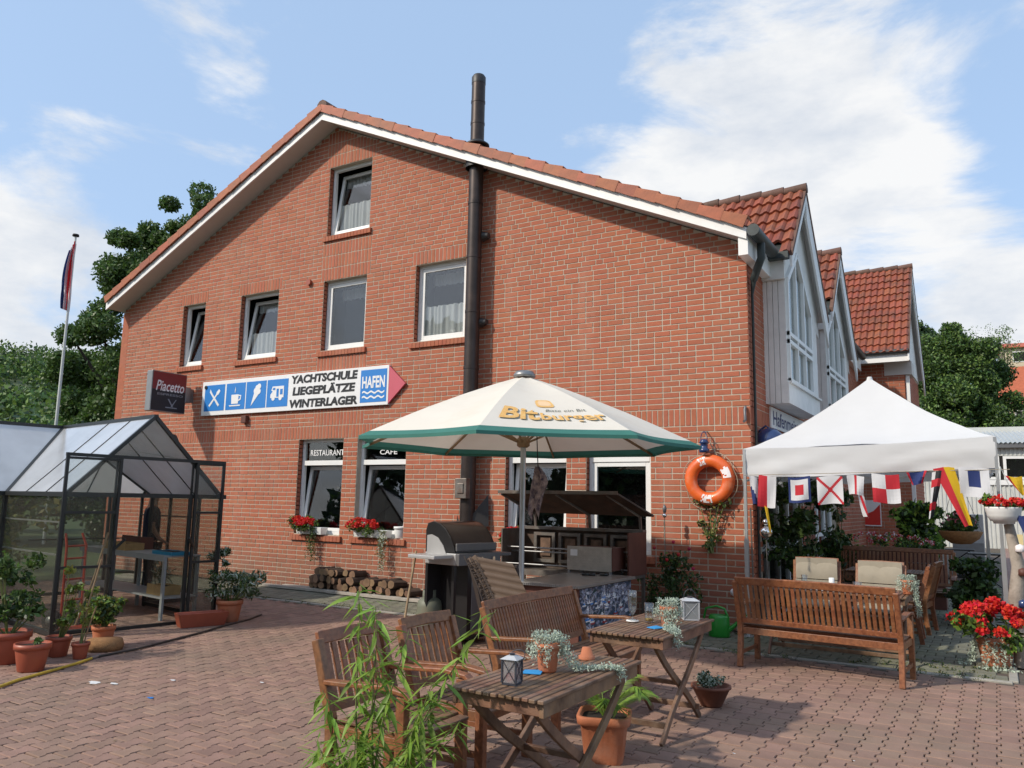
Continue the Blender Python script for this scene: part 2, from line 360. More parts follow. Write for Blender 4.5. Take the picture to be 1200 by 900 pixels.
def dup(root, loc, rz, label, group=None):
    def rec(o, par):
        c = o.copy(); link(c, par)
        for k in KIDS.get(o.name, []): rec(k, c)
        return c
    r = rec(root, None); r.location = loc; r.rotation_euler = (0, 0, rz); r['label'] = label
    if group: r['group'] = group
    return r
def T(x, y, z, rx=0, ry=0, rz=0, s=1):
    return Matrix.Translation((x, y, z)) @ Matrix.Rotation(rz, 4, 'Z') @ Matrix.Rotation(ry, 4, 'Y') @ Matrix.Rotation(rx, 4, 'X') @ Matrix.Scale(s, 4)
def text(s, name, parent, mat_, fn, w_, h_, shear=0.0, bold=0.0, thick=.003, cx=0, cy=0):
    """lettering fitted into w_ x h_, mapped to 3-D by fn(u, v, d) with (u, v) centred at (cx, cy)"""
    cu = bpy.data.curves.new(name, 'FONT'); cu.body = s; cu.shear = shear; cu.offset = bold; cu.resolution_u = 3; cu.fill_mode = 'FRONT'
    to = bpy.data.objects.new('tmp', cu); me = bpy.data.meshes.new_from_object(to)
    co = np.empty(len(me.vertices) * 3); me.vertices.foreach_get('co', co); co = co.reshape(-1, 3)
    lo = co.min(0); hi = co.max(0); sz = hi - lo
    u = (co[:, 0] - lo[0]) / sz[0] * w_ - w_ / 2 + cx; v = (co[:, 1] - lo[1]) / sz[1] * h_ - h_ / 2 + cy
    for i, vt in enumerate(me.vertices): vt.co = fn(u[i], v[i], thick)
    me.name = name; me.materials.clear(); me.materials.append(mat_)
    bpy.data.objects.remove(to)
    o = bpy.data.objects.new(name, me); return link(o, parent)
def quads_mesh(name, C, A, B, mats, parent=None, kind=None, tri=False):
    """many leaf quads: centres C, half axes A and B (numpy n x 3)"""
    n = len(C); V = np.stack([C - A, C + B * .55 - A * .1, C + A, C - B * .55 - A * .1], 1).reshape(-1, 3)
    me = bpy.data.meshes.new(name); me.vertices.add(n * 4); me.vertices.foreach_set('co', V.astype(np.float32).ravel())
    me.loops.add(n * 4); me.loops.foreach_set('vertex_index', np.arange(n * 4, dtype=np.int32))
    me.polygons.add(n); me.polygons.foreach_set('loop_start', np.arange(0, n * 4, 4, dtype=np.int32))
    me.polygons.foreach_set('loop_total', np.full(n, 4, dtype=np.int32))
    for m in (mats if isinstance(mats, (list, tuple)) else [mats]): me.materials.append(m)
    if isinstance(mats, (list, tuple)) and len(mats) > 1:
        me.polygons.foreach_set('material_index', nr.randint(0, len(mats), n).astype(np.int32))
    me.update(calc_edges=True); me.validate()
    o = bpy.data.objects.new(name, me); link(o, parent)
    if kind: o['kind'] = kind
    return o
def rdir(n):
    v = nr.normal(size=(n, 3)); return v / np.linalg.norm(v, axis=1)[:, None]
def leaf_axes(n, size, aspect=.5, droop=0):
    a = rdir(n); a[:, 2] -= droop; a /= np.linalg.norm(a, axis=1)[:, None]
    b = np.cross(a, rdir(n)); b /= np.linalg.norm(b, axis=1)[:, None] + 1e-9
    sz = size * nr.uniform(.6, 1.3, (n, 1)); return a * sz, b * sz * aspect * 2
def clumps(centres, radii, per, size, name, mats, parent, kind=None, aspect=.5, flat=.8):
    """leaf clumps: leaves sit mostly near each clump's surface"""
    C = []; 
    for c, r in zip(centres, radii):
        d = rdir(per); q = nr.uniform(.35, 1.0, (per, 1)) ** .6 * nr.uniform(.8, 1.25, (per, 1)); p = d * q * r; p[:, 2] *= flat; C.append(np.array(c) + p)
    C = np.concatenate(C); A, B = leaf_axes(len(C), size, aspect)
    return quads_mesh(name, C, A, B, mats, parent, kind)

# ------------------------------------------------------------------ ground and paving
g = MB(); g.add([(-1500, -1500, -.10), (1500, -1500, -.10), (1500, 1500, -.10), (-1500, 1500, -.10)], [(0, 1, 2, 3)])
g.build('ground', M_grass, kind='structure')
g = MB(); g.box(-13, 9, -15, 34, -.09, -.016)
yard = g.build('yard_paving', M_joint, kind='structure')
# material for the paved lane further back, where single stones no longer read
def lane_mat():
    m = bpy.data.materials.new('far_paving'); m.use_nodes = True; t = m.node_tree; b = t.nodes['Principled BSDF']; b.inputs['Roughness'].default_value = .9
    gp = N(t, 'ShaderNodeNewGeometry'); br = N(t, 'ShaderNodeTexBrick', offset=.5)
    for k, v in dict(Scale=1.0, Mortar_Size=.008, Brick_Width=.165, Row_Height=.2).items(): br.inputs[k.replace('_', ' ')].default_value = v
    br.inputs['Color1'].default_value = (.36, .22, .18, 1); br.inputs['Color2'].default_value = (.30, .185, .15, 1); br.inputs['Mortar'].default_value = (.14, .10, .08, 1)
    t.links.new(gp.outputs['Position'], br.inputs['Vector']); n = N(t, 'ShaderNodeTexNoise', i_Scale=.35, i_Detail=6.0); t.links.new(gp.outputs['Position'], n.inputs['Vector'])
    mx = N(t, 'ShaderNodeMix', data_type='RGBA', blend_type='MULTIPLY'); mx.inputs[0].default_value = .25
    t.links.new(br.outputs['Color'], mx.inputs['A']); t.links.new(n.outputs['Fac'], mx.inputs['B']); t.links.new(mx.outputs['Result'], b.inputs['Base Color']); return m
g = MB(); g.box(2.92, 9, 5.0, 34, -.012, 0); g.build('lane', lane_mat(), yard)
def paver_mesh(kind):
    if kind == 'T':
        A, Bw, y1, y2, yh = .0795, .0535, .035, .060, .0950
        out = [(-A, -yh), (A, -yh), (A, -y2), (Bw, -y1), (Bw, y1), (A, y2), (A, yh), (-A, yh), (-A, y2), (-Bw, y1), (-Bw, -y1), (-A, -y2)]
        out = [(x, y) for x, y in out]
    else: out = [(-.094, -.094), (.094, -.094), (.094, .094), (-.094, .094)]
    n = len(out); b = .0055; ins = [(x * (1 - b / .09), y * (1 - b / .09)) for x, y in out]
    return [(x, y, 0) for x, y in ins] + [(x, y, -.006) for x, y in out] + [(x, y, -.016) for x, y in out], \
        ([(0, 1, 10, 11), (1, 2, 3, 4, 9, 10), (4, 5, 6, 7, 8, 9)] if n == 12 and False else [tuple(range(n))]) + [(n + i, n + (i + 1) % n, (i + 1) % n, i) for i in range(n)] + \
        [(2 * n + i, 2 * n + (i + 1) % n, n + (i + 1) % n, n + i) for i in range(n)]
def inview(x, y, z, mg=40):
    u, v, d = pix(x, y, z); return -mg < u < 1200 + mg and -mg < v < 900 + mg
def lay(kind, cells, material, name, parent):
    pv, pf = paver_mesh(kind); cells = [c for c in cells if inview(c[0], c[1], 0)]
    cells.sort(key=lambda c: (c[0] - CAM.x) ** 2 + (c[1] - CAM.y) ** 2)
    mb = MB(); mb.add(pv, pf); me = mb.mesh(name, material)
    for c in cells[:300]: inst(name, me, parent, T(c[0], c[1], nr.uniform(-.0025, .002), nr.normal() * .006, nr.normal() * .006, nr.normal() * .006))
    big = MB()
    for c in cells[300:]:
        dz = nr.uniform(-.0025, .002); a, b_ = nr.normal(size=2) * .006
        big.add([(c[0] + x, c[1] + y, z + dz + a * x + b_ * y) for x, y, z in pv], pf[:1 + (len(pv) // 3)])
    big.build('pavers', material, parent, kind='stuff')
ter_x, ter_y = 2.86, -1.50
def in_terrace(x, y): return (x < ter_x and y > ter_y)
cells = []
for i in range(-92, 64):
    x = i * .139; oy = .1 if i % 2 else 0
    for j in range(-60, 26):
        y = j * .2 + oy
        if x > 8.6 or x < -12.6 or in_terrace(x - .2, y + .12): continue
        if y > 0 and x < 3: continue
        cells.append((x, y))
lay('T', cells, M_pav, 'paver', yard)
g = MB(); g.box(-12.8, ter_x - .1, ter_y + .1, -.005, -.03, -.017); g.box(.0, ter_x - .1, 0, 20, -.03, -.017)
ter = g.build('terrace_paving', M_joint, kind='structure')
cells = []
for i in range(-64, 15):
    for j in range(0, 62):
        x = i * .2 + .1 * (j % 2) - .1; y = ter_y + .22 + j * .2
        if x > ter_x - .15: continue
        if y > -.1 and x < .1: continue
        cells.append((x, y))
lay('S', cells, M_pavg, 'grey_paver', ter)
kb = MB(); kb.box(-.5, .5, -.04, .04, -.05, .004); kme = kb.mesh('kerb_stone', M_kerb)
for i in range(12): inst('kerb_stone', kme, ter, T(ter_x - .53 - i * 1.008, ter_y, rnd.uniform(-.003, .004)), .006)
for i in range(9): inst('kerb_stone', kme, ter, T(ter_x - .04 + .02, ter_y + .56 + i * 1.008, rnd.uniform(-.003, .004), 0, 0, PI / 2), .006)
g = MB()                                                       # paint splashes and scraps on the pavers
for (x, y, s, k) in [(-4.05, -6.55, .09, 0), (-3.88, -6.48, .05, 0), (-3.6, -6.1, .03, 0), (-2.9, -5.7, .03, 0), (-3.2, -6.6, .04, 1), (1.2, -5.3, .012, 0), (1.9, -5.0, .012, 0)]:
    n = 9; g.add([(x + math.cos(2 * PI * i / n) * s * rnd.uniform(.5, 1.3), y + math.sin(2 * PI * i / n) * s * rnd.uniform(.3, .8), .0035) for i in range(n)], [tuple(range(n))], k)
g.build('paint_splash', [M_signw, M_blue], yard, kind='stuff')

# ------------------------------------------------------------------ the harbour building
LX = -14.68; RX = -8.05; SL = .46; ZE = 5.30                     # left end, ridge line, roof pitch, wall height at the right corner
def wtop(x): return ZE + SL * (-x) if x > RX else ZE + SL * (-RX) - SL * (RX - x)
bld = thing('brick_building', 'large red brick harbour building with white edged gable, tiled roof and side dormers', 'building')
WIN = dict(w1=(-12.45, -11.70, 4.45, 70 / 12), w2=(-10.55, -9.42, 4.45, 70 / 12), w3=(-8.17, -7.07, 4.45, 70 / 12), w4=(-5.90, -4.80, 4.42, 70 / 12), at=(-8.17, -7.07, 6.75, 98 / 12),
           r1=(-8.60, -7.45, .98, 2.75), r2=(-7.10, -5.97, .98, 2.75), r3=(-3.92, -2.82, .92, 2.75), r4=(-2.48, -1.45, .92, 2.75))
holes = list(WIN.values())
def hole_at(x, z, m=0):
    for a, b, c, d in holes:
        if a - m < x < b + m and c - m < z < d + m: return (a, b, c, d)
# mortar backing with real openings
gw = MB(); xs = sorted(set([LX, 0, RX] + [v for h in holes for v in h[:2]])); zs = sorted(set([0, ZE - .6] + [v for h in holes for v in h[2:]]))
YM = .006
for a, b in zip(xs, xs[1:]):
    zz = [0] + sorted(set(v for h in holes for v in h[2:] if h[0] < (a + b) / 2 < h[1])); xm = (a + b) / 2
    segs = []; z = 0
    for h in sorted([h for h in holes if h[0] < xm < h[1]], key=lambda h: h[2]): segs.append((z, h[2])); z = h[3]
    for c, d in segs: gw.box(a, b, YM, .24, c, d)
    ta, tb = wtop(a), wtop(b)
    gw.add([(a, YM, z), (b, YM, z), (b, YM, tb), (a, YM, ta), (a, .24, z), (b, .24, z), (b, .24, tb), (a, .24, ta)],
           [(0, 1, 2, 3), (5, 4, 7, 6), (3, 2, 6, 7), (0, 4, 5, 1)])
gable = gw.build('gable_wall', M_mortar, bld)
PX, PZ = .25, 1 / 12
bricks = []                                                     # (x0, x1, z0, z1, ydepth front)
soldier = []                                                    # zones of upright bricks (x0, x1, z0, z1)
BAND = (2.75, 3.0)
soldier.append((LX, 0.0, *BAND))
for k in ('w1', 'w2', 'w3', 'w4', 'at'):
    a, b, c, d = WIN[k]; soldier.append((a - .08, b + .08, d, d + .25))
a, b = WIN['w3'][:2]
for z in (3.0, 3.25, 3.5, 3.75, 4.0): soldier.append((a - .08, b + .08, z, z + .25 if z < 4 else 4.335))
for z in (73 / 12, 76 / 12): soldier.append((a - .08, b + .08, z, z + .25))
soldier.append((a - .08, b + .08, 79 / 12, 6.64))
for z in (101 / 12, 104 / 12): soldier.append((-8.25, -6.99, z, z + .25))
def in_soldier(x, z):
    for s in soldier:
        if s[0] - 1e-6 <= x <= s[1] + 1e-6 and s[2] - 1e-6 <= z <= s[3] + 1e-6: return s
J = .0060
nrow = int(9.3 / PZ)
for r in range(nrow):
    z0 = r * PZ; z1 = z0 + PZ; zc = (z0 + z1) / 2
    # free x-intervals of this course
    cuts = sorted([(s[0], s[1]) for s in soldier if s[2] < zc < s[3]] + [(h[0], h[1]) for h in holes if h[2] - (.10 if True else 0) < zc < h[3]])
    free = []; x = LX
    if zc > ZE - .02:
        xr = -(zc - ZE + .02) / SL; xl = RX - (wtop(RX) - zc - .02) / SL
    else: xr = 0; xl = LX
    if xr < xl + .1: continue
    x = max(LX, xl)
    for a, b in cuts:
        if b <= x: continue
        if a > x: free.append((x, min(a, xr)))
        x = max(x, b)
    if x < xr: free.append((x, xr))
    for a, b in free:
        if b - a < .05: continue
        x = a; first = [.125, .1875, .25, .0625 + .125][(r * 5 + (r // 3)) % 4] if abs(b) > .01 or True else .25
        right_first = .125 if r % 2 else .25
        # lay from the right so that the corner bond is regular
        x = b; wdt = right_first
        while x - a > .03:
            wdt = min(wdt, x - a)
            if 0 < x - a - wdt < .06: wdt = x - a
            bricks.append((x - wdt + J, x - J, z0 + J, z1 - J)); x -= wdt
            wdt = .25 if rnd.random() < .80 else .125
for s in soldier:
    n = max(1, round((s[1] - s[0]) / PZ)); p = (s[1] - s[0]) / n
    for i in range(n):
        x0 = s[0] + i * p; top = min(s[3], wtop(x0 + p / 2) - .02)
        if s[2] == BAND[0] and hole_at(x0 + p / 2, 2.8): pass
        if top - s[2] > .05: bricks.append((x0 + J, x0 + p - J, s[2] + J, top - J))
def brick_box(mb, b, dy):
    x0, x1, z0, z1 = b; e = .0025; y = dy; 
    mb.add([(x0, .11, z0), (x1, .11, z0), (x1, .11, z1), (x0, .11, z1), (x0 + e, y, z0 + e), (x1 - e, y, z0 + e), (x1 - e, y, z1 - e), (x0 + e, y, z1 - e)],
           [(4, 5, 6, 7), (0, 1, 5, 4), (1, 2, 6, 5), (2, 3, 7, 6), (3, 0, 4, 7)])
def bkey(b):
    u, v, d = pix((b[0] + b[1]) / 2, 0, (b[2] + b[3]) / 2); pen = 0
    if 425 < u < 820 and 440 < v < 790: pen = 6          # behind the parasol and the roaster
    if b[1] - b[0] < .1 and b[3] - b[2] < .1: pen += 4
    return d + pen
bricks.sort(key=bkey)
BM = {}
for b in bricks[:300]:
    wd, ht = round(b[1] - b[0], 3), round(b[3] - b[2], 3); k = (wd, ht)
    if k not in BM:
        mb = MB(); brick_box(mb, (-wd / 2, wd / 2, -ht / 2, ht / 2), 0); BM[k] = mb.mesh('brick', M_brick)
    inst('brick', BM[k], gable, T((b[0] + b[1]) / 2, nr.uniform(-.002, .002), (b[2] + b[3]) / 2, nr.normal() * .006, 0, nr.normal() * .004))
big = MB()
for b in bricks[300:]: brick_box(big, b, nr.uniform(-.002, .002))
big.build('bricks', M_brick, gable, kind='stuff')
# window sills of rowlock bricks
for k, (a, b, c, d) in WIN.items():
    sill = MB(); n = round((b - a + .12) / PZ)
    for i in range(n):
        x0 = a - .07 + i * (b - a + .14) / n; x1 = x0 + (b - a + .14) / n
        sill.add([(x0 + .004, -.045, c - .115), (x1 - .004, -.045, c - .115), (x1 - .004, .12, c - .115), (x0 + .004, .12, c - .115), (x0 + .004, -.045, c - .022), (x1 - .004, -.045, c - .022), (x1 - .004, .12, c), (x0 + .004, .12, c)],
                 [(0, 3, 2, 1), (4, 5, 6, 7), (0, 1, 5, 4), (1, 2, 6, 5), (3, 0, 4, 7)])
    sill.build('window_sill', M_brick, gable)
# windows
def rect_frame(mb, x0, x1, z0, z1, wd, y0, y1, mi=0):
    mb.box(x0, x0 + wd, y0, y1, z0, z1, mi); mb.box(x1 - wd, x1, y0, y1, z0, z1, mi)
    mb.box(x0 + wd, x1 - wd, y0, y1, z0, z0 + wd, mi); mb.box(x0 + wd, x1 - wd, y0, y1, z1 - wd, z1, mi)
def curtain(x0, x1, z0, z1, y, parent, full=False):
    mb = MB(); n = int((x1 - x0) / .012); vs = []; fs = []
    for i in range(n + 1):
        x = x0 + (x1 - x0) * i / n; d = .014 * math.sin(x * 61 + 2 * math.sin(x * 9)) + .012 * math.sin(x * 23 + z0)
        zt = z1 + (.018 * abs(math.sin(x * 26)) if not full else 0); zb = z0 + (.02 * abs(math.sin(x * 26)) if full else 0)
        vs += [(x, y + d, zb), (x, y + d, zt)]
    for i in range(n): fs.append((2 * i, 2 * i + 2, 2 * i + 3, 2 * i + 1))
    mb.add(vs, fs, 0, True); return mb.build('lace_curtain', M_lace, parent)
def window(k, tilt=0.0, transom=None, lace=0.0, words=None, valance=False):
    a, b, c, d = WIN[k]; YF = .115
    mb = MB(); rect_frame(mb, a, b, c, d, .055, YF, YF + .07)
    top = d
    if transom: mb.box(a + .055, b - .055, YF - .004, YF + .07, transom - .06, transom + .03); top = transom - .06 + .055
    fr = mb.build('window_frame', M_white, bld, bevel=.004)
    win = fr
    gl = MB()
    if transom:
        gl.box(a + .055, b - .055, YF + .03, YF + .036, transom + .03, d - .055)
        p = gl.build('transom_pane', M_pane, win)
    # sash, hinged at its foot and tipped inwards
    x0, x1, z0, z1 = a + .058, b - .058, c + .058, top - .058
    Mx = Matrix.Translation((0, YF + .02, z0)) @ Matrix.Rotation(-tilt, 4, 'X') @ Matrix.Translation((0, -(YF + .02), -z0))
    s = MB(); rect_frame(s, x0, x1, z0, z1, .065, YF + .012, YF + .062)
    s.v = [tuple(Mx @ Vector(v)) for v in s.v]; s.build('sash', M_white, win, bevel=.004)
    s = MB(); s.box(x0 + .065, x1 - .065, YF + .03, YF + .038, z0 + .065, z1 - .065)
    s.v = [tuple(Mx @ Vector(v)) for v in s.v]; s.build('pane', M_pane, win)
    if lace: curtain(x0 + .03, x1 - .03, z0 + .02, z0 + (z1 - z0) * lace, YF + .085 + tilt * .45, win)
    if valance: curtain(x0 + .03, x1 - .03, z1 - .26, z1 - .03, YF + .32, win, True)
    if words:
        text(words[0], 'lettering', win, M_signw, lambda u, v, q: Vector((u, YF + .026 - q, v)), words[1], .11, bold=.012, cx=words[2], cy=2.50, thick=.002)
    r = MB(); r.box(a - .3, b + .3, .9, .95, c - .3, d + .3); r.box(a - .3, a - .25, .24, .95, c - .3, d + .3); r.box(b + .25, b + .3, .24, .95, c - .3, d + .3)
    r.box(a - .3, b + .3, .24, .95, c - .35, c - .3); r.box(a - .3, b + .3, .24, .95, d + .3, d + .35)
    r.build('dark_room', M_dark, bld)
    return win
window('w1', .17); window('w2', .17, lace=.42, valance=True); window('w3', 0, valance=True); window('w4', 0, lace=.46, valance=True)
window('at', .15, lace=.48, valance=True)
window('r1', .13, 2.32, words=('RESTAURANT', .86, -7.98)); window('r2', .13, 2.32, words=('CAFÉ', .40, -6.48))
window('r3', .10, 2.32); window('r4', 0, 2.32)

# side wall (faces +x) with bricks, garden doors and name board
SIDE_H = [(.45, 3.3, 0.0, 2.62), (4.3, 6.5, 0.0, 2.5), (1.05, 3.1, 3.2, 6.0), (4.25, 6.5, 3.2, 6.0)]
sw = MB()
def sbox(y0, y1, z0, z1, x0=-.24, x1=-.005): sw.box(x0, x1, y0, y1, z0, z1)
sbox(.24, .45, 0, 5.25); sbox(.45, 3.3, 2.62, 3.2); sbox(3.3, 4.3, 0, 5.25); sbox(4.3, 6.5, 2.5, 3.2); sbox(6.5, 11, 0, 5.25)
sbox(.45, 1.05, 3.2, 5.25); sbox(3.1, 3.3, 3.2, 5.25); sbox(4.25, 4.3, 3.2, 5.25)
side = sw.build('side_wall', M_mortar, bld)
sb = []; 
for r in range(int(5.25 / PZ)):
    z0 = r * PZ; zc = z0 + PZ / 2
    if BAND[0] < zc < BAND[1]: continue
    y = 0.0; wd = .25 if r % 2 else .125
    while y < 10.7:
        y2 = min(y + wd, 10.7)
        if not any(h[0] - .02 < (y + y2) / 2 < h[1] + .02 and h[2] <= zc < h[3] for h in SIDE_H): sb.append((y, y2, z0, z0 + PZ))
        y = y2; wd = .25 if rnd.random() < .8 else .125
for i in range(int(10.7 / PZ)): sb.append((i * PZ, i * PZ + PZ, *BAND))
mb = MB()
for y0, y1, z0, z1 in sb:
    x = nr.uniform(-.002, .002); y0 += J if y0 > 0 else .004; y1 -= J; z0 += J; z1 -= J
    mb.add([(-.11, y0, z0), (-.11, y1, z0), (-.11, y1, z1), (-.11, y0, z1), (x, y0, z0), (x, y1, z0), (x, y1, z1), (x, y0, z1)],
           [(4, 5, 6, 7), (0, 1, 5, 4), (1, 2, 6, 5), (2, 3, 7, 6), (3, 0, 4, 7)])
mb.build('bricks', M_brick, side, kind='stuff')
def side_glazing(y0, y1, z1, ncol, rail):
    mb = MB(); wd = .07
    for i in range(ncol + 1):
        y = y0 + (y1 - y0 - wd) * i / ncol; mb.box(-.16, -.09, y, y + wd, 0, z1)
    for z in (0, rail, z1 - wd): mb.box(-.158, -.092, y0, y1, z, z + wd)
    f = mb.build('garden_door', M_white, bld, bevel=.004)
    for i in range(ncol):
        ya = y0 + (y1 - y0 - wd) * i / ncol + wd; yb = y0 + (y1 - y0 - wd) * (i + 1) / ncol
        p = MB(); p.box(-.13, -.122, ya, yb, wd, z1 - wd); p.build('pane', M_pane, f)
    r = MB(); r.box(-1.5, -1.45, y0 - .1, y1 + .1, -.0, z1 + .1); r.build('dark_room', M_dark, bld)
side_glazing(.45, 3.3, 2.62, 4, 1.0); side_glazing(4.3, 6.5, 2.5, 3, 1.1)
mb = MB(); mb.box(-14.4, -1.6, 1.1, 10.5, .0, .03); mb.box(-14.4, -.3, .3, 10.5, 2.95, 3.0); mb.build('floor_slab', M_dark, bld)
mb = MB(); mb.box(LX, LX + .24, .0, 11, 0, 5.9); mb.box(LX, .0, 16, 16.24, 0, 5.3); mb.box(-.24, 0, 11.0, 16, 0, 5.25); mb.build('rear_wall', M_brick, bld)

# roof slabs, soffit, fascia, verge tiles
OV = .40
def rz(x): return wtop(x) + .02
mb = MB()
XL, XR = LX - .06, .12
for s0, s1 in ((RX, XR), (XL, RX)):
    za, zb = rz(s0), rz(s1)
    mb.add([(s0, -OV, za), (s1, -OV, zb), (s1, 16.4, zb), (s0, 16.4, za), (s0, -OV, za + .14), (s1, -OV, zb + .14), (s1, 16.4, zb + .14), (s0, 16.4, za + .14)],
           [(0, 3, 2, 1), (0, 1, 5, 4), (1, 2, 6, 5), (2, 3, 7, 6), (3, 0, 4, 7), (4, 5, 6, 7)], 0)
mroof = mb.build('roof', [M_soffit], bld)
mb = MB()
for s0, s1 in ((RX, XR), (XL, RX)):
    za, zb = rz(s0) + .143, rz(s1) + .143
    n = int(abs(s1 - s0) / .30)
    for i in range(n):
        a = s0 + (s1 - s0) * i / n; b = s0 + (s1 - s0) * (i + 1) / n
        hi, lo = (.045, .0) if s1 == RX else (.0, .045)
        mb.add([(a, -OV + .1, za + (zb - za) * i / n + hi), (b, -OV + .1, za + (zb - za) * (i + 1) / n + lo), (b, 16.4, za + (zb - za) * (i + 1) / n + lo), (a, 16.4, za + (zb - za) * i / n + hi)], [(0, 1, 2, 3)])
mb.build('tile_field', M_tile, mroof, kind='stuff')
for s0, s1 in ((RX, XR), (XL, RX)):
    mb = MB(); za, zb = rz(s0), rz(s1)
    y0, y1 = -OV - .028, -OV - .003
    mb.add([(s0, y0, za - .035), (s1, y0, zb - .035), (s1, y1, zb - .035), (s0, y1, za - .035), (s0, y0, za + .125), (s1, y0, zb + .125), (s1, y1, zb + .125), (s0, y1, za + .125)],
           [(0, 3, 2, 1), (0, 1, 5, 4), (1, 2, 6, 5), (2, 3, 7, 6), (3, 0, 4, 7), (4, 5, 6, 7)])
    mb.build('bargeboard', M_fascia, mroof)
vt = MB()                                                       # one verge tile, running along +x, downhill end thicker
vt.add([(-.185, -.05, -.085), (.185, -.05, -.10), (.185, -.05, .075), (-.185, -.05, .045), (-.185, .17, .045), (.185, .17, .075), (-.185, -.03, -.085), (.185, -.03, -.10), (.185, -.03, .04), (-.185, -.03, .02), (.185, .17, .04), (-.185, .17, .02)],
       [(0, 1, 2, 3), (3, 2, 5, 4), (0, 6, 7, 1), (1, 7, 8, 2), (2, 8, 10, 5), (3, 4, 11, 9), (0, 3, 9, 6)])
vme = vt.mesh('verge_tile', M_verge)
for sgn, x0, x1 in ((1, RX, XR), (-1, RX, XL)):
    L = abs(x1 - x0) / math.cos(math.atan(SL)); n = round(L / .345)
    for i in range(n):
        t = (i + .5) / n; x = x0 + (x1 - x0) * t; z = rz(x) + .215
        Mx = Matrix.Translation((x, -OV - .035 + nr.uniform(-.004, .004), z + nr.uniform(-.004, .004))) @ Matrix.Rotation(math.atan(SL) * sgn + nr.normal() * .008, 4, 'Y')
        if sgn < 0: Mx = Mx @ Matrix.Scale(-1, 4, (1, 0, 0))
        inst('verge_tile', vme, mroof, Mx)
mb = MB(); pts = [(RX, y, rz(RX) + .24) for y in (-.45, 5, 16.4)]; mb.tube(pts, .13, 10); mb.build('ridge_cap', M_ridge, mroof)
# eaves box, gutter and downpipe at the right corner
mb = MB(); mb.box(.0, .13, -OV, 10.2, ZE - .28, ZE - .02); mb.build('eaves_box', M_fascia, bld)
for (a, b) in ((-.47, .62), (3.72, 3.78), (7.05, 9.9)):
    mb = MB(); mb.tube([(.22, a, ZE + .03), (.22, b, ZE + .03)], .085, 12); mb.build('gutter', M_gutter, bld)
mb = MB(); mb.tube([(.22, -.05, ZE - .02), (.22, -.05, ZE - .25), (.16, -.03, ZE - .38), (.07, .10, ZE - .5)], .055, 10)
mb.tube([(.07, .10, ZE - .5), (.035, .14, ZE - .7), (.035, .14, .1)], [.045, .02, .02], 8); mb.build('downpipe', M_gutter, bld)
# flue on the gable
mb = MB(); fx, fy = -4.50, -.20
mb.tube([(fx, fy, 1.30), (fx, fy, 7.75)], .125, 18)
for z in np.arange(1.9, 6.9, .95): mb.tube([(fx, fy, z), (fx, fy, z + .05)], .132, 18)
mb.tube([(fx, fy, 7.7), (fx, fy, 8.9)], .12, 18)
for z in (8.1, 8.5): mb.tube([(fx, fy, z), (fx, fy, z + .04)], .126, 18)
flue = mb.build('flue_pipe', M_flue, bld)
mb = MB(); mb.lathe([(.19, 7.3), (.19, 7.62), (.14, 7.72), (.13, 7.73)], (fx, fy, 0), 18); mb.lathe([(.12, 7.72), (.215, 7.70), (.215, 7.73), (.12, 7.80)], (fx, fy, 0), 18); mb.build('storm_collar', M_flued, flue)
mb = MB(); mb.tube([(fx, fy, 8.86), (fx, fy, 8.98), (fx, fy, 9.02)], [.125, .125, .10], 16); mb.build('flue_cap', M_flued, flue)
mb = MB(); mb.box(fx - .12, fx + .10, fy - .20, fy - .08, 1.68, 2.0); mb.box(fx - .07, fx + .05, fy - .215, fy - .20, 1.76, 1.92); mb.build('soot_door', M_rust, flue, bevel=.008)
for z in (2.45, 4.6, 6.1): mb = MB(); mb.tube([(fx + .1, -.1, z), (fx + .22, -.1, z)], [.09, .05], 10); mb.box(fx - .15, fx + .15, -.12, .0, z - .02, z + .02); mb.build('wall_bracket', M_flued, flue)
mb = MB(); mb.add([(fx - .12, fy - .1, 1.42), (fx - .30, fy + .1, 1.15), (fx - .02, fy - .14, 1.2), (fx + .3, fy + .15, 1.75), (fx + .34, fy + .12, 1.25), (fx + .05, fy - .1, 1.16)], [(0, 1, 2), (2, 5, 4), (2, 4, 3)]); mb.build('flue_apron', M_flued, flue)
mb = MB(); mb.tube([(fx, fy, 1.30), (fx, fy, 1.15)], [.125, .16], 16); mb.build('flue_base', M_flued, flue)
# small wall fittings
mb = MB(); mb.tube([(-8.55, .008, 5.86), (-8.55, -.06, 5.86)], .06, 12); tag(mb.build('vent_pipe', M_terra2), 'small round clay vent pipe high on the brick gable beside the middle upper window', 'vent')
mb = MB(); mb.box(-10.2, -10.06, -.09, -.003, 3.12, 3.27); tag(mb.build('wall_lamp_box', M_lav, bevel=.01), 'small dark brown box fixed under the long harbour sign', 'lamp')

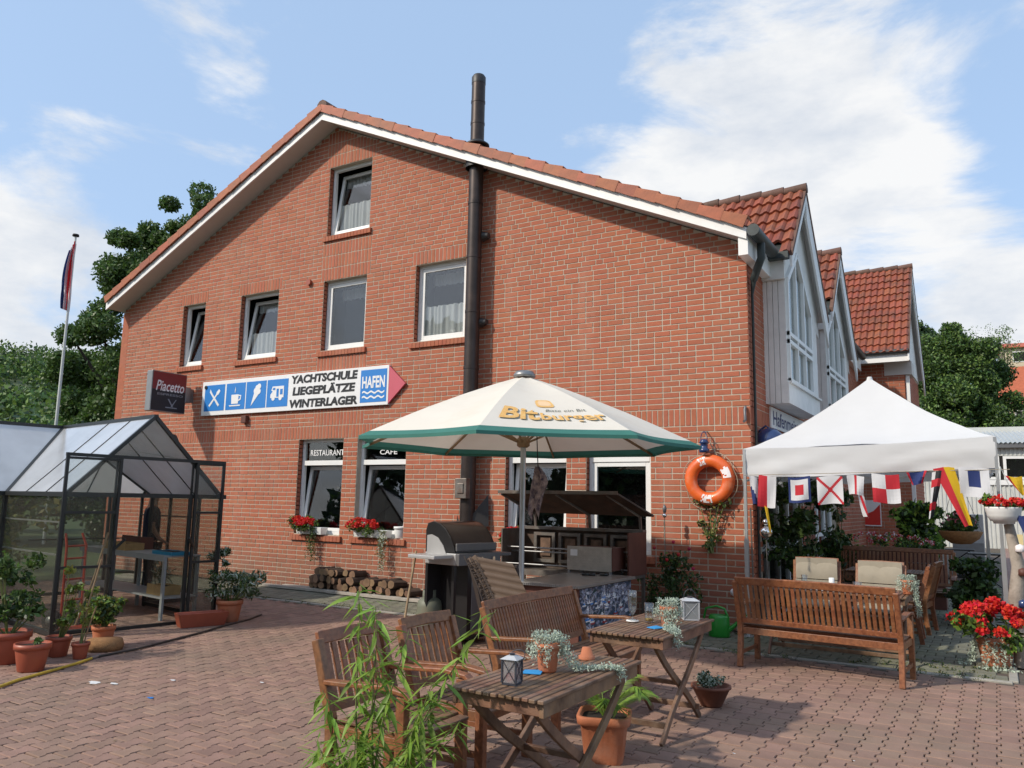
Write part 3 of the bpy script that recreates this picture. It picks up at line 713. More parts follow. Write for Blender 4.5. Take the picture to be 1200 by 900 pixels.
# dormers -----------------------------------------------------------------
TW, TL = .155, .31
def tile_mesh(nm, w_, l_):
    mb = MB(); prof = [(0, 0.0), (.30, .012), (.5, .034), (.72, .040), (.9, .018), (1.0, .0)]
    vs = []; 
    for v, lift in ((0, 0.042), (1, .0)):
        for u, h in prof: vs.append((u * w_, v * l_ * 1.06, h + lift))
    n = len(prof); fs = [(i, i + 1, n + i + 1, n + i) for i in range(n - 1)]
    vs += [(u * w_, 0, h - .004) for u, h in prof]; fs += [(2 * n + i, 2 * n + i + 1, i + 1, i) for i in range(n - 1)]
    mb.add(vs, fs); return mb.mesh(nm, M_tile)
tme = tile_mesh('roof_tile', TW, TL)
def tile_slope(parent, eave, ridge, x0, x1, clip, limit):
    """eave/ridge: (y, z); the slope faces -y; x to the right"""
    dy, dz = ridge[0] - eave[0], ridge[1] - eave[1]; L = math.hypot(dy, dz); ang = math.atan2(dz, dy)
    rows = int(L / TL + .3); cols = int((x1 - x0) / TW); cell = []
    for r in range(rows):
        for c in range(cols):
            x = x1 - TW * (c + 1); v = r * L / rows; y = eave[0] + math.cos(ang) * v; z = eave[1] + math.sin(ang) * v
            if clip(x, z): cell.append((c + r * .3, x, y, z))
    cell.sort(); base = Matrix.Rotation(ang, 4, 'X'); rest = MB(); src = [tuple(v.co) for v in tme.vertices]; sf = [tuple(p.vertices) for p in tme.polygons]
    for i, (k, x, y, z) in enumerate(cell):
        Mx = Matrix.Translation((x, y, z)) @ base @ Matrix.Rotation(nr.normal() * .006, 4, 'Z')
        if i < limit: inst('roof_tile', tme, parent, Mx)
        else: rest.add([tuple(Mx @ Vector(v)) for v in src], sf)
    if rest.v: rest.build('roof_tiles', M_tile, parent, kind='stuff')
def dormer(yc, hw, X, Xo, zap, ze, wy0, wy1, zb, limit, xback, wing=False):
    """gabled bay: centre yc, roof half width hw, wall face at x=X, verge at x=Xo"""
    d = MB(); t = .05; hl = hw if wing else 1.24; zl = zap - (zap - ze) * hl / hw; zr_ = ze
    for s in (-1, 1):
        ye = yc + s * (hl if s < 0 else hw); ze = zl if s < 0 else zr_
        vs = [(xback, ye, ze), (Xo - .04, ye, ze), (Xo - .04, yc, zap), (xback, yc, zap)]
        n = Vector((0, s * (zap - zr_), hw)).normalized() * -.06
        vs2 = [tuple(Vector(v) + n) for v in vs]; vs = [tuple(Vector(v) + n * .25) for v in vs]
        d.add(vs + vs2, [(0, 1, 2, 3), (7, 6, 5, 4), (0, 4, 5, 1), (1, 5, 6, 2), (3, 2, 6, 7), (0, 3, 7, 4)])
    ze = zr_
    roof = d.build('dormer_roof', [M_gutter], bld)
    clip = (lambda x, z: z > ZE + SL * (-x) + .1) if not wing else (lambda x, z: z > ZE + SL * (-x) + .05)
    tile_slope(roof, (yc - hl - .03, zl - .03), (yc, zap), xback, Xo - .02, clip, limit)
    mb = MB(); mb.add([(xback, yc, zap + .02), (Xo - .02, yc, zap + .02), (Xo - .02, yc + hw, ze + .02), (xback, yc + hw, ze + .02)], [(0, 1, 2, 3)]); mb.build('rear_tile_field', M_tile, roof, kind='stuff')
    # ridge tiles
    rb = MB(); rb.tube([(-.19, 0, 0), (.19, 0, .015)], [.075, .09], 8); rme = rb.mesh('ridge_tile', M_ridge)
    n = int((Xo - xback) / .36)
    for i in range(n):
        x = Xo - .17 - i * .36
        if zap > ZE + SL * (-x) - .1 or wing: inst('ridge_tile', rme, roof, T(x, yc, zap + .02, nr.normal() * .02, 0, nr.normal() * .01))
    # verge boards (white, wide) under the tiles on both rakes, and the dark tile edge above them
    for s in (-1, 1):
        mb = MB(); ye = yc + s * (hl if s < 0 else hw); ze = zl if s < 0 else zr_
        for xx0, xx1, o0, o1, mi in ((Xo - .035, Xo, -.50 if s > 0 else -.22, -.05, 0), (Xo - .05, Xo + .012, -.05, .035, 1)):
            mb.add([(xx0, ye, ze + o0), (xx1, ye, ze + o0), (xx1, ye, ze + o1), (xx0, ye, ze + o1), (xx0, yc, zap + o0), (xx1, yc, zap + o0), (xx1, yc, zap + o1), (xx0, yc, zap + o1)],
                   [(0, 3, 2, 1), (4, 5, 6, 7), (0, 1, 5, 4), (1, 2, 6, 5), (2, 3, 7, 6), (3, 0, 4, 7)], mi)
        mb.build('dormer_bargeboard', [M_fascia, M_ridge], roof)
        mb = MB(); n = Vector((0, s * (zap - zr_), hw)).normalized() * -.075   # boarded soffit
        vs = [(X - .02, ye, ze), (Xo - .03, ye, ze), (Xo - .03, yc, zap), (X - .02, yc, zap)]
        mb.add([tuple(Vector(v) + n) for v in vs], [(0, 3, 2, 1)]); mb.build('dormer_soffit', M_clad, roof)
    ze = zr_
    gz = lambda y: ze + (zap - ze) * (1 - abs(y - yc) / hw)
    if wing: return roof
    # side cheek of vertical boards facing -y
    bw = (X + .02) / 4
    for i in range(4):
        mb = MB(); mb.box(-.02 + i * bw + .004, -.02 + (i + 1) * bw - .004, wy0 + nr.uniform(0, .003), wy0 + .04, zb, ze + .055); mb.build('cladding_board', M_clad, roof)
    mb = MB(); mb.box(-.02, X - .012, wy0 + .03, wy1, zb + .01, zl - .12); mb.box(-.02, X + .03, wy0 - .05, wy0 + .02, ze + .06, zl - .07)
    mb.box(-.02, X + .12, yc - hl - .10, yc - hl + .02, zl - .10, zl - .0, 1)
    mb.build('bay_box', [M_clad, M_gutter], roof)
    mb = MB(); w0, w1 = wy0 + .07, wy1 - .60                       # window zone
    sil = zb + .30
    mb.box(X - .01, X + .035, wy0, wy1, zb, sil); mb.box(X - .01, X + .02, wy0, w0, sil, gz(wy0 + .02) - .1); mb.box(X - .01, X + .02, w1, wy1, sil, gz(wy1) - .1)
    mb.box(X - .01, X + .075, wy0 + .02, wy1, sil, sil + .03)
    mb.build('bay_front', M_clad, roof)
    # gable front above the window: slatted boards
    a = w0; zt = lambda y: zap - 1.02 - .80 * abs(y - (yc - .35))
    fw = MB(); th = .06; f0, f1 = X + .0, X + .06
    yy = [w0, w0 + (w1 - w0) / 3, w0 + 2 * (w1 - w0) / 3, w1]
    for y in yy:
        fw.add([(f0, y - th / 2, sil + .03), (f1, y - th / 2, sil + .03), (f1, y + th / 2, sil + .03), (f0, y + th / 2, sil + .03)] + [(q, y + e, zt(y + e) - .12) for q, e in ((f0, -th / 2), (f1, -th / 2), (f1, th / 2), (f0, th / 2))],
               [(0, 1, 5, 4), (1, 2, 6, 5), (2, 3, 7, 6), (3, 0, 4, 7), (4, 5, 6, 7)])
    for z in (sil + .04, sil + .62, sil + .74): fw.box(f0 + .002, f1 + .003, w0 - th / 2, w1 + th / 2, z - .03, z + .03)
    for i in range(3):
        p = (X + .03, yy[i], zt(yy[i]) - .16); q = (X + .03, yy[i + 1], zt(yy[i + 1]) - .16)
        if yy[i] < yc - .35 < yy[i + 1]:
            m_ = (X + .03, yc - .35, zt(yc - .35) - .16); fw.bar(p, m_, .07, .08); fw.bar(m_, q, .07, .08)
        else: fw.bar(p, q, .07, .08)
    fw.build('bay_window_frame', M_white, roof)
    for i in range(3):
        pts = [(yy[i], sil + .03), (yy[i + 1], sil + .03), (yy[i + 1], zt(yy[i + 1]) - .14)]
        if yy[i] < yc - .35 < yy[i + 1]: pts.append((yc - .35, zt(yc - .35) - .14))
        pts.append((yy[i], zt(yy[i]) - .14))
        p = MB(); p.prism(pts, lambda u, v, q: (q, u, v), X + .012, X + .018); p.build('bay_pane', M_pane, roof)
    mb = MB(); mb.prism([(wy0 - .02, zl - .06), (wy0 - .02, zt(w0) - .16), (w0, zt(w0) - .1), (yc - .35, zt(yc - .35) - .1), (w1, zt(w1) - .1), (wy1 + .2, zt(w1) - .4), (wy1 + .2, gz(wy1 + .2) - .1), (yc, zap - .06)], lambda u, v, q: (q, u, v), X - .005, X + .022)
    mb.build('gable_boarding', M_clad, roof)
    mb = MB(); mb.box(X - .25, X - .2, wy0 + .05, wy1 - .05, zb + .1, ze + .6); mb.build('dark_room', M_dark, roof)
dormer(2.05, 1.62, .30, .46, 6.75, 4.92, .90, 3.27, 3.13, 150, -3.2)
dormer(5.40, 1.62, .30, .46, 6.65, 4.80, 4.15, 6.65, 3.13, 60, -1.4)
WX, WY = 1.05, 10.7
wr = dormer(12.65, 2.45, WX, 1.22, 8.2, 5.45, 0, 0, 0, 210, -1.2, True)
mb = MB(); mb.box(-.5, WX - .009, WY + .009, 15, 0, 5.3); wing = mb.build('wing_wall', M_mortar, bld)
mb = MB()
for r in range(int(5.3 / PZ)):
    z0 = r * PZ; x = WX; wd = .25 if r % 2 else .125
    while x > -.3:
        x2 = max(x - wd, -.3); mb.add([(x2 + J, WY + .02, z0 + J), (x - J, WY + .02, z0 + J), (x - J, WY + .02, z0 + PZ - J), (x2 + J, WY + .02, z0 + PZ - J)] + [(a, WY, c) for a, c in ((x2 + J, z0 + J), (x - J, z0 + J), (x - J, z0 + PZ - J), (x2 + J, z0 + PZ - J))],
                                      [(4, 5, 6, 7), (0, 1, 5, 4), (1, 2, 6, 5), (2, 3, 7, 6), (3, 0, 4, 7)]); x = x2; wd = .25 if rnd.random() < .8 else .125
    y = WY; wd = .125 if r % 2 else .25
    while y < 14.9:
        y2 = y + wd; mb.box(WX - .01, WX, y + J, y2 - J, z0 + J, z0 + PZ - J); y = y2; wd = .25
mb.build('bricks', M_brick, wing, kind='stuff')
mb = MB(); mb.box(-1.1, 1.2, WY - .45, WY - .42, 5.22, 5.42); mb.box(-1.1, 1.2, WY - .42, WY, 5.28, 5.31); mb.build('wing_eaves_board', M_fascia, bld)
mb = MB(); mb.tube([(-1.1, WY - .5, 5.46), (1.2, WY - .5, 5.46)], .06, 10); mb.build('wing_gutter', M_gutter, bld)
mb = MB(); mb.box(WX + .02, WX + .10, WY + .05, WY + .16, 0, 5.2); mb.build('wing_downpipe', M_white, bld)
mb = MB(); mb.box(.6, WX + .17, WY - .02, WY + .7, 4.95, 5.28); mb.build('wing_eaves_return', M_soffit, bld)
mb = MB(); mb.prism([(10.3, 5.3), (15.0, 5.3), (12.65, 8.05)], lambda u, v, q: (q, u, v), WX - .02, WX + .02); mb.build('wing_gable', M_clad, bld)
mb = MB(); mb.add([(-7, 12, 5.4), (-1.2, 12.6, 8.1), (-1.2, 10.3, 5.4)], [(0, 1, 2)]); mb.build('valley_infill', M_tile, bld)

# ------------------------------------------------------------------ signs
sg = thing('harbour_sign', 'long white arrow sign with blue pictograms and black words YACHTSCHULE LIEGEPLÄTZE WINTERLAGER and HAFEN', 'sign', (-11.5, -.03, 3.32))
SW, SH = 5.12, .72
mb = MB(); mb.box(0, SW, -.03, .02, 0, SH); mb.build('sign_board', M_signw, sg, bevel=.004)
mb = MB(); mb.prism([(SW + .003, .02), (SW + .38, SH / 2), (SW + .003, SH - .02)], lambda u, v, q: (u, q, v), -.028, .01); mb.build('arrow_head', M_pink, sg)
SF = lambda u, v, q: Vector((u, -.031 - q, v))
def flat(polys, name, m, parent, fn=SF, d=.004):
    mb = MB()
    for i, pl in enumerate(polys): mb.prism(pl, lambda u, v, q: fn(u, v, q), .0, d + i * .0006)
    return mb.build(name, m, parent)
def circ(cx, cy, r, n=14, sx=1, sy=1): return [(cx + r * sx * math.cos(2 * PI * i / n), cy + r * sy * math.sin(2 * PI * i / n)) for i in range(n)]
def rot(poly, cx, cy, a): return [(cx + (x) * math.cos(a) - y * math.sin(a), cy + x * math.sin(a) + y * math.cos(a)) for x, y in poly]
px0 = .08
cells_ = [(.09, .72), (.77, 1.35), (1.38, 1.96), (1.99, 2.58)]
for a, b in cells_: flat([[(a, .09), (b, .09), (b, .64), (a, .64)]], 'pictogram_field', M_blue, sg, d=.003)
ic = lambda polys, nm: flat(polys, nm, M_signw, sg, d=.008)
a = cells_[0][0] + .08; cx = a + .235
ic([rot([(-.025, -.22), (.025, -.22), (.018, .10), (.04, .14), (.03, .23), (-.03, .23), (-.04, .14), (-.018, .10)], cx, .355, -.75), rot([(-.025, -.22), (.025, -.22), (.02, .1), (.035, .24), (-.02, .2)], cx, .355, .75)], 'knife_and_fork')
a = cells_[1][0] + .08
ic([[(a + .10, .21), (a + .30, .21), (a + .31, .40), (a + .09, .40)], [(a + .31, .26), (a + .38, .29), (a + .39, .38), (a + .31, .39), (a + .31, .37), (a + .365, .36), (a + .355, .31), (a + .31, .29)], [(a + .05, .16), (a + .36, .16), (a + .38, .185), (a + .03, .185)],
    [(a + .19, .44), (a + .20, .44), (a + .215, .50), (a + .20, .56), (a + .195, .50)]], 'coffee_cup')
a = cells_[2][0] + .08
ic([[(a + .08, .14), (a + .32, .40), (a + .18, .46)], circ(a + .21, .44, .065), circ(a + .29, .43, .06), circ(a + .30, .53, .055), circ(a + .25, .50, .06)], 'ice_cream_cone')
a = cells_[3][0] + .08
ic([[(a + .03, .27), (a + .40, .27), (a + .40, .50), (a + .08, .50), (a + .05, .42), (a + .09, .40), (a + .03, .34)], circ(a + .11, .26, .045), circ(a + .31, .26, .045)], 'camper_van')
flat([[(a + .30, .33), (a + .37, .33), (a + .37, .44), (a + .30, .44)], [(a + .20, .29), (a + .26, .29), (a + .26, .45), (a + .20, .45)], [(a + .09, .43), (a + .16, .43), (a + .16, .47), (a + .10, .47)]], 'camper_window', M_blue, sg, d=.011)
for i, (s, wd) in enumerate((('YACHTSCHULE', 1.72), ('LIEGEPLÄTZE', 1.62), ('WINTERLAGER', 1.76))):
    hgt = .20 if i == 1 else .165
    text(s, 'lettering', sg, M_black, SF, wd, hgt, .10, .048, .004, 3.52 + (.0 if i == 1 else 0), [.60, .385, .125][i])
flat([[(4.46, .06), (5.08, .06), (5.08, .66), (4.46, .66)]], 'harbour_field', M_blue, sg, d=.003)
text('HAFEN', 'lettering', sg, M_signw, SF, .54, .22, 0, .03, .006, 4.77, .43)
for k in range(2):
    z = .24 - k * .09; top = [(4.51 + i * .031, z + .018 * math.sin(i * 1.15) + .018) for i in range(18)]; bot = [(x, y - .032) for x, y in top][::-1]
    mb = MB(); n = len(top); vs = [SF(*p, .006) for p in top] + [SF(*p, .006) for p in bot[::-1]]; mb.add(vs, [(i + n, i + n + 1, i + 1, i) for i in range(n - 1)]); mb.build('wave', M_signw, sg)
mb = MB()
for (x, z) in ((.12, .6),): mb.tube([(x, -.035, z), (x, -.05, z)], .04, 12)
mb.build('floodlight_cap', M_black, sg)
# coffee light box, sticks out from the wall
lb = thing('coffee_lightbox', 'dark red and black light box sign standing out from the brick gable, white script Piacetto', 'sign', (-11.9, -.65, 3.77))
mb = MB(); mb.box(-.09, .09, -.40, .42, -.42, .42); mb.build('box_body', M_grey, lb, bevel=.012)
mb = MB(); mb.box(.088, .096, -.38, .40, .04, .40); mb.build('red_panel', M_boxred, lb)
mb = MB(); mb.box(.088, .096, -.38, .40, -.40, .037); mb.build('black_panel', M_boxblk, lb)
LF = lambda u, v, q: Vector((.096 + q, u, v))
text('Piacetto', 'lettering', lb, M_signw, LF, .66, .22, .25, .012, .003, .03, .12)
text('ESPRESSO', 'lettering', lb, M_grey, LF, .60, .045, .0, .01, .003, .04, -.055)
flat([[(-.05, -.33), (.22, -.33), (.22, -.31), (-.05, -.31)], [(.10, -.30), (.13, -.30), (.02, -.14), (-.01, -.14)], [(.10, -.30), (.07, -.30), (.18, -.14), (.20, -.14)]], 'cup_emblem', M_grey, lb, LF, .002)
mb = MB(); mb.box(-.07, .07, .42, .56, -.17, .17); mb.bar((0, .55, .0), (0, .66, 0), .05, .3); mb.build('wall_bracket', M_grey, lb, bevel=.02)
# name board on the side wall
nb = thing('name_board', 'white board with dark blue lettering Hafenmeister on the side wall under the bay', 'sign', (.0, 1.07, 2.80))
mb = MB(); mb.box(.004, .03, 0, 2.35, 0, .31); mb.build('board', M_signw, nb)
text('Hafenmeister', 'lettering', nb, M_navytxt, lambda u, v, q: Vector((.031 + q, u, v)), 2.1, .22, 0, .015, .002, 1.17, .155)
mb = MB(); mb.lathe([(.0, .17), (.10, .15), (.17, .08), (.2, -.02), (.19, -.04), (.0, -.04)], (.15, .42, 2.56), 16); bl = mb.build('lamp_shade', M_enamel)
mb = MB(); mb.tube([(.0, .42, 2.68), (.1, .42, 2.76), (.15, .42, 2.72)], .015, 8); mb.build('lamp_arm', M_enamel, bl); tag(bl, 'large round dark blue enamel lamp shade on the side wall below the name board', 'lamp')

# ------------------------------------------------------------------ garden furniture
def armchair(name, label, cat, w_, loc, rz, group=None, mats=None, mid=False, lean=.10, H=.86, bx=.06, nslat=None, gap_mid=False):
    """slatted hardwood seat with arms; front looks towards local -y"""
    W, W2 = mats or (M_wood, M_wood2)
    t = thing(name, label, cat, loc, rz, group); hw = w_ / 2 - .025; yf, yr = -.25, .25
    leg = MB(); leg.box(-.025, .025, -.03, .03, 0, .60); lm = leg.mesh('leg', W)
    rl = MB(); rl.path([(0, yr + .04, 0), (0, yr, .30), (0, yr + .005, .42), (0, yr + .14, H - .03)], .05, .055, up=(0, 1, 0)); rm = rl.mesh('leg', W)
    for s in (-1, 1):
        inst('leg', lm, t, T(s * hw, yf, 0), .004); inst('leg', rm, t, T(s * hw, 0, 0), .004)
        a = MB(); a.path([(s * hw, yf - .07, .585), (s * hw, yf - .03, .618), (s * hw, yf + .12, .635), (s * hw, yr - .08, .615), (s * hw, yr + .05, .61)], .065, .026); a.build('armrest', W, t, bevel=.006)
        a = MB(); a.bar((s * hw, yf + .03, .36), (s * hw, yr - .02, .36), .03, .06); a.bar((s * hw, yf + .03, .14), (s * hw, yr, .14), .025, .035); a.build('side_rail', W, t, bevel=.003)
    if mid: inst('leg', MB().box(-.02, .02, -.025, .025, 0, .38).mesh('leg', W), t, T(0, yf, 0), .004)
    a = MB(); a.box(-hw + .025, hw - .025, yf - .012, yf + .012, .32, .395); a.build('front_rail', W, t, bevel=.003)
    a = MB(); a.box(-hw + .025, hw - .025, yr - .015, yr + .012, .33, .395); a.build('back_rail', W, t, bevel=.003)
    sm = MB().box(-w_ / 2 + .03, w_ / 2 - .03, -.026, .026, -.009, .009).mesh('seat_slat', W2)
    for i in range(8):
        y = yf - .03 + i * .0635; z = .415 - .012 * math.sin(i / 7 * PI) - (.02 if i == 0 else 0)
        inst('seat_slat', sm, t, T(0, y, z, .25 if i == 0 else 0), .003)
    yb = lambda z: yr + .005 + (z - .42) / (H - .45) * .135
    tr = MB(); tr.path([(-hw, yb(H - .02), H - .025), (0, yb(H) + .0, H - .018), (hw, yb(H - .02), H - .025)], .03, .075, up=(0, .3, 1)); tr.build('top_rail', W, t, bevel=.006)
    a = MB(); a.bar((-hw, yb(.47), .47), (hw, yb(.47), .47), .026, .05, up=(0, .3, 1)); a.build('lower_back_rail', W, t, bevel=.003)
    n = nslat or int((2 * hw - .05) / bx); L = H - .05 - .48; ang = math.atan2(.135, H - .45)
    vm = MB().box(-bx * .31, bx * .31, -.008, .008, -L / 2, L / 2).mesh('back_slat', W)
    for i in range(n):
        x = -hw + .025 + (2 * hw - .05) * (i + .5) / n; zc = (.48 + H - .05) / 2
        inst('back_slat', vm, t, T(x, yb(zc), zc, -ang, 0, nr.normal() * .01))
    return t
ch = armchair('garden_chair', 'wooden slatted garden armchair nearest the camera, behind the leafy green shoots', 'chair', .60, (-.20, -7.12, 0), PI / 2, 'hardwood garden chairs')
dup(ch, (-.16, -6.42, 0), PI / 2, 'wooden slatted garden armchair between the nearest armchair and the tilted bench, lantern hiding its arm', 'hardwood garden chairs')
armchair('garden_bench', 'wooden slatted garden bench behind the nearer folding table, closely slatted back', 'bench', 1.56, (-.24, -4.84, 0), PI / 2, H=.86, bx=.042)
armchair('garden_bench', 'long reddish wooden bench in front of the white tent, its back to the camera', 'bench', 1.58, (1.22, -2.12, 0), PI - .08, H=.90, bx=.052)
armchair('garden_chair', 'dark slatted armchair facing left just behind the beige cushioned chairs', 'chair', .60, (1.62, .62, 0), -PI / 2 + .05, H=.93, bx=.05)
armchair('garden_chair', 'dark slatted armchair further back under the tent beyond the right hand one', 'chair', .60, (1.68, 1.55, 0), -PI / 2 - .1, H=.93, bx=.05)
def folding_table(name, label, x0, x1, y0, y1, h=.735):
    cx, cy = (x0 + x1) / 2, (y0 + y1) / 2; hx, hy = (x1 - x0) / 2, (y1 - y0) / 2
    t = thing(name, label, 'table', (cx, cy, 0))
    n = int(round(2 * hx / .042)); bw = 2 * hx / n
    sm = MB().box(-bw * .40, bw * .40, -hy, hy, -.009, .009).mesh('top_slat', M_wood2)
    for i in range(n): inst('top_slat', sm, t, T(-hx + bw * (i + .5), nr.normal() * .003, h - .009 + nr.uniform(-.001, .001)), .003)
    for s in (-1, 1):
        a = MB(); a.box(s * (hx - .03) - .012, s * (hx - .03) + .012, -hy + .03, hy - .03, h - .085, h - .020); a.build('long_rail', M_wood2, t, bevel=.003)
        a = MB(); a.box(-hx + .02, hx - .02, s * (hy - .05) - .012, s * (hy - .05) + .012, h - .082, h - .022); a.build('cross_rail', M_wood2, t, bevel=.003)
    for e in (-1, 1):
        xx = e * (hx - .07)
        for s, off in ((1, 0), (-1, .03)):                       # crossed, slightly curved legs
            p = [(xx - e * off, s * ((hy - .10) * (1 - q) - (hy - .12) * q) + s * .025 * math.sin(2 * PI * q) , (h - .07) * (1 - q)) for q in np.linspace(0, 1, 13)]
            a = MB(); a.path(p, .024, .05, up=(0, 1, 0) if False else (0, .2, 1)); a.build('leg', M_wood2, t, bevel=.004)
    a = MB(); a.box(-hx + .08, hx - .08, -.015, .015, h * .43, h * .43 + .03); a.build('stretcher', M_wood2, t, bevel=.003)
    for s in (-1, 1): a = MB(); a.box(-hx + .06, hx - .06, s * (hy - .24) - .012, s * (hy - .24) + .012, .085, .125); a.build('foot_stretcher', M_wood2, t, bevel=.003)
    return t
folding_table('folding_table', 'slatted wooden folding table nearest the camera with the red candle lantern on it', .43, .98, -7.54, -6.36)
folding_table('folding_table', 'slatted wooden folding table with crossed legs, second from the camera, beer glasses on it', .22, .81, -5.55, -4.40)
folding_table('garden_table', 'wooden table under the white tent behind the long bench, set with crockery', .45, 1.95, -1.6, -.75)

def strands(mb, origin, n, length, spread, drop, leafs, lsize, mi=0, mode='hang', dirv=None, surf=None):
    """trailing silver foliage as small leaves along strands"""
    C = []
    for i in range(n):
        a = rnd.uniform(0, 2 * PI); r0 = spread * math.sqrt(rnd.random()); L = length * rnd.uniform(.4, 1)
        p = Vector(origin) + Vector((math.cos(a) * r0, math.sin(a) * r0, rnd.uniform(0, .03)))
        for k in range(leafs):
            q = k / leafs; out = spread * 1.5 * min(1, q * 2.2)
            pp = Vector(origin) + Vector((math.cos(a) * (r0 + out * .55), math.sin(a) * (r0 + out * .55), .04 * math.sin(min(1, q * 2.5) * PI) - drop * max(0, q - .22) * L))
            C.append(pp + Vector((rnd.gauss(0, .008), rnd.gauss(0, .008), rnd.gauss(0, .006))))
    return C
def cloud(C, size, name, mats, parent, aspect=.35):
    C = np.array([tuple(c) for c in C]); A, B = leaf_axes(len(C), size, aspect); return quads_mesh(name, C, A, B, mats, parent)
def pot(mb, r, h, c=(0, 0, 0), rim=True, n=24, mi=0):
    mb.lathe([(.0, 0), (r * .68, 0), (r * .72, .01), (r * .93, h * .78), (r * .93, h * .80), (r * 1.02, h * .80), (r * 1.02, h), (r * .92, h), (r * .88, h * .86), (.0, h * .86)], c, n, mi)
def silver_pot(loc, trail, label):
    t = thing('silver_plant', label, 'potted plant', loc)
    mb = MB(); pot(mb, .068, .150); mb.build('pot', M_terra, t)
    C = strands(None, (0, 0, .16), 70, .20, .06, .85, 16, .01)
    cloud(C, .0095, 'foliage', M_silver, t)
    C = []
    for s in range(9):
        off = Vector((rnd.uniform(-.04, .04), rnd.uniform(-.04, .04), 0)); L = len(trail)
        for k in range(150):
            q = k / 150 * (L - 1) * rnd.uniform(.92, 1) ; i = int(q); f = q - i
            p = Vector(trail[i]).lerp(Vector(trail[min(i + 1, L - 1)]), f)
            C.append(p + off * (1 - k / 260) + Vector((rnd.gauss(0, .013), rnd.gauss(0, .013), abs(rnd.gauss(0, .010)))))
    cloud(C, .0095, 'trailing_foliage', M_silver, t); return t
silver_pot((.68, -6.96, .737), [(0, 0, .15), (.05, .03, .17), (.10, .05, .08), (.13, .06, .015), (.16, .12, .012), (.20, .16, .012), (.25, .22, .012), (.31, .25, .004), (.325, .26, -.06)], 'clay pot of trailing silver foliage on the nearest folding table, strands running to its edge')
silver_pot((.66, -5.05, .737), [(0, 0, .15), (.03, -.06, .10), (.05, -.12, .03), (.08, -.2, .012), (.12, -.24, .012), (.15, -.27, .0), (.165, -.28, -.12)], 'clay pot buried in trailing silver foliage on the second folding table, beside the beer glasses')
silver_pot((1.93, -1.2, .737), [(0, 0, .15), (.05, -.03, .15), (.08, -.05, .05), (.10, -.06, -.1), (.11, -.06, -.25)], 'clay pot with trailing silver foliage at the right end of the table under the tent')
def cone_pot(loc, label):
    mb = MB(); mb.lathe([(.048, 0), (.048, .018), (.038, .02), (.026, .065), (.0, .066)], n=20); o = mb.build('upturned_pot', M_terra); o.location = loc
    tag(o, label, 'flower pot')
cone_pot((.70, -6.52, .737), 'small upside down clay pot on the nearest folding table, right of the silver foliage')
cone_pot((.55, -1.45, .737), 'small upside down clay pot on the left end of the table under the tent')
def lantern(loc, rz, w_, h_, mats, label, candle):
    t = thing('lantern', label, 'lantern', loc, rz); mf, mg = mats; a = w_ / 2
    mb = MB(); mb.box(-a, a, -a, a, 0, .010); mb.build('base', mf, t)
    for s in (-1, 1):
        for q in (-1, 1): mb = MB(); mb.box(s * a - .004, s * a + .004, q * a - .004, q * a + .004, .010, h_ * .74); mb.build('post', mf, t)
    for k in range(4):
        mb = MB(); z0, z1 = .012, h_ * .735
        mb.bar((-a, -a - .001, z0), (a, -a - .001, z1), .003, .003); mb.bar((a, -a - .002, z0), (-a, -a - .002, z1), .003, .003); mb.v = [tuple(Matrix.Rotation(k * PI / 2, 4, 'Z') @ Vector(v)) for v in mb.v]; mb.build('wire_cross', mf, t)
        mb = MB(); mb.box(-a + .004, a - .004, -a + .001, -a + .003, .011, h_ * .735); mb.v = [tuple(Matrix.Rotation(k * PI / 2, 4, 'Z') @ Vector(v)) for v in mb.v]; mb.build('glass_side', mg, t)
    mb = MB(); z = h_ * .74; b = a + .010
    mb.add([(-b, -b, z), (b, -b, z), (b, b, z), (-b, b, z), (-a * .5, -a * .5, z + h_ * .10), (a * .5, -a * .5, z + h_ * .10), (a * .5, a * .5, z + h_ * .10), (-a * .5, a * .5, z + h_ * .10)],
           [(0, 3, 2, 1), (4, 5, 6, 7), (0, 1, 5, 4), (1, 2, 6, 5), (2, 3, 7, 6), (3, 0, 4, 7)]); mb.build('roof', M_lantw, t)
    mb = MB(); mb.tube([(0, 0, z + h_ * .10), (0, 0, z + h_ * .15), (0, 0, z + h_ * .155)], [a * .35, a * .35, a * .45], 12); mb.build('chimney', M_lantd, t)
    mb = MB(); mb.tube([(-a * .8, 0, z + .01)] + [(-a * .8 * math.cos(q), .004, z + .02 + h_ * .33 * math.sin(q)) for q in np.linspace(.1, PI - .1, 9)] + [(a * .8, 0, z + .01)], .0022, 6)
    if candle == 'red': mb.v = [tuple(Matrix.Translation((0, 0, z)) @ Matrix.Rotation(1.1, 4, 'Y') @ Matrix.Translation((0, 0, -z)) @ Vector(v)) for v in mb.v]
    mb.build('handle', M_lantd, t)
    mb = MB(); mb.lathe([(0, .01), (w_ * (.40 if candle == 'red' else .25), .01), (w_ * (.38 if candle == 'red' else .25), .05 if candle == 'red' else .07), (0, .052)], n=14); mb.build('candle', M_candle if candle == 'red' else M_white, t)
lantern((.68, -7.33, .737), .10, .075, .165, (M_lantd, glassmat('lantern_pane', (.9, .9, .9), 1.4, .05, opac=.45, ocol=(.62, .60, .62))), 'dark framed lantern with a red candle on the nearest folding table', 'red')
lantern((.66, -4.56, .737), .5, .12, .20, (M_lantw, glassmat('lantern_pane_frosted', (.9, .9, .9), 1.4, .05, opac=.75, ocol=(.5, .52, .53))), 'pale grey metal lantern with frosted panes at the far end of the second folding table', 'white')
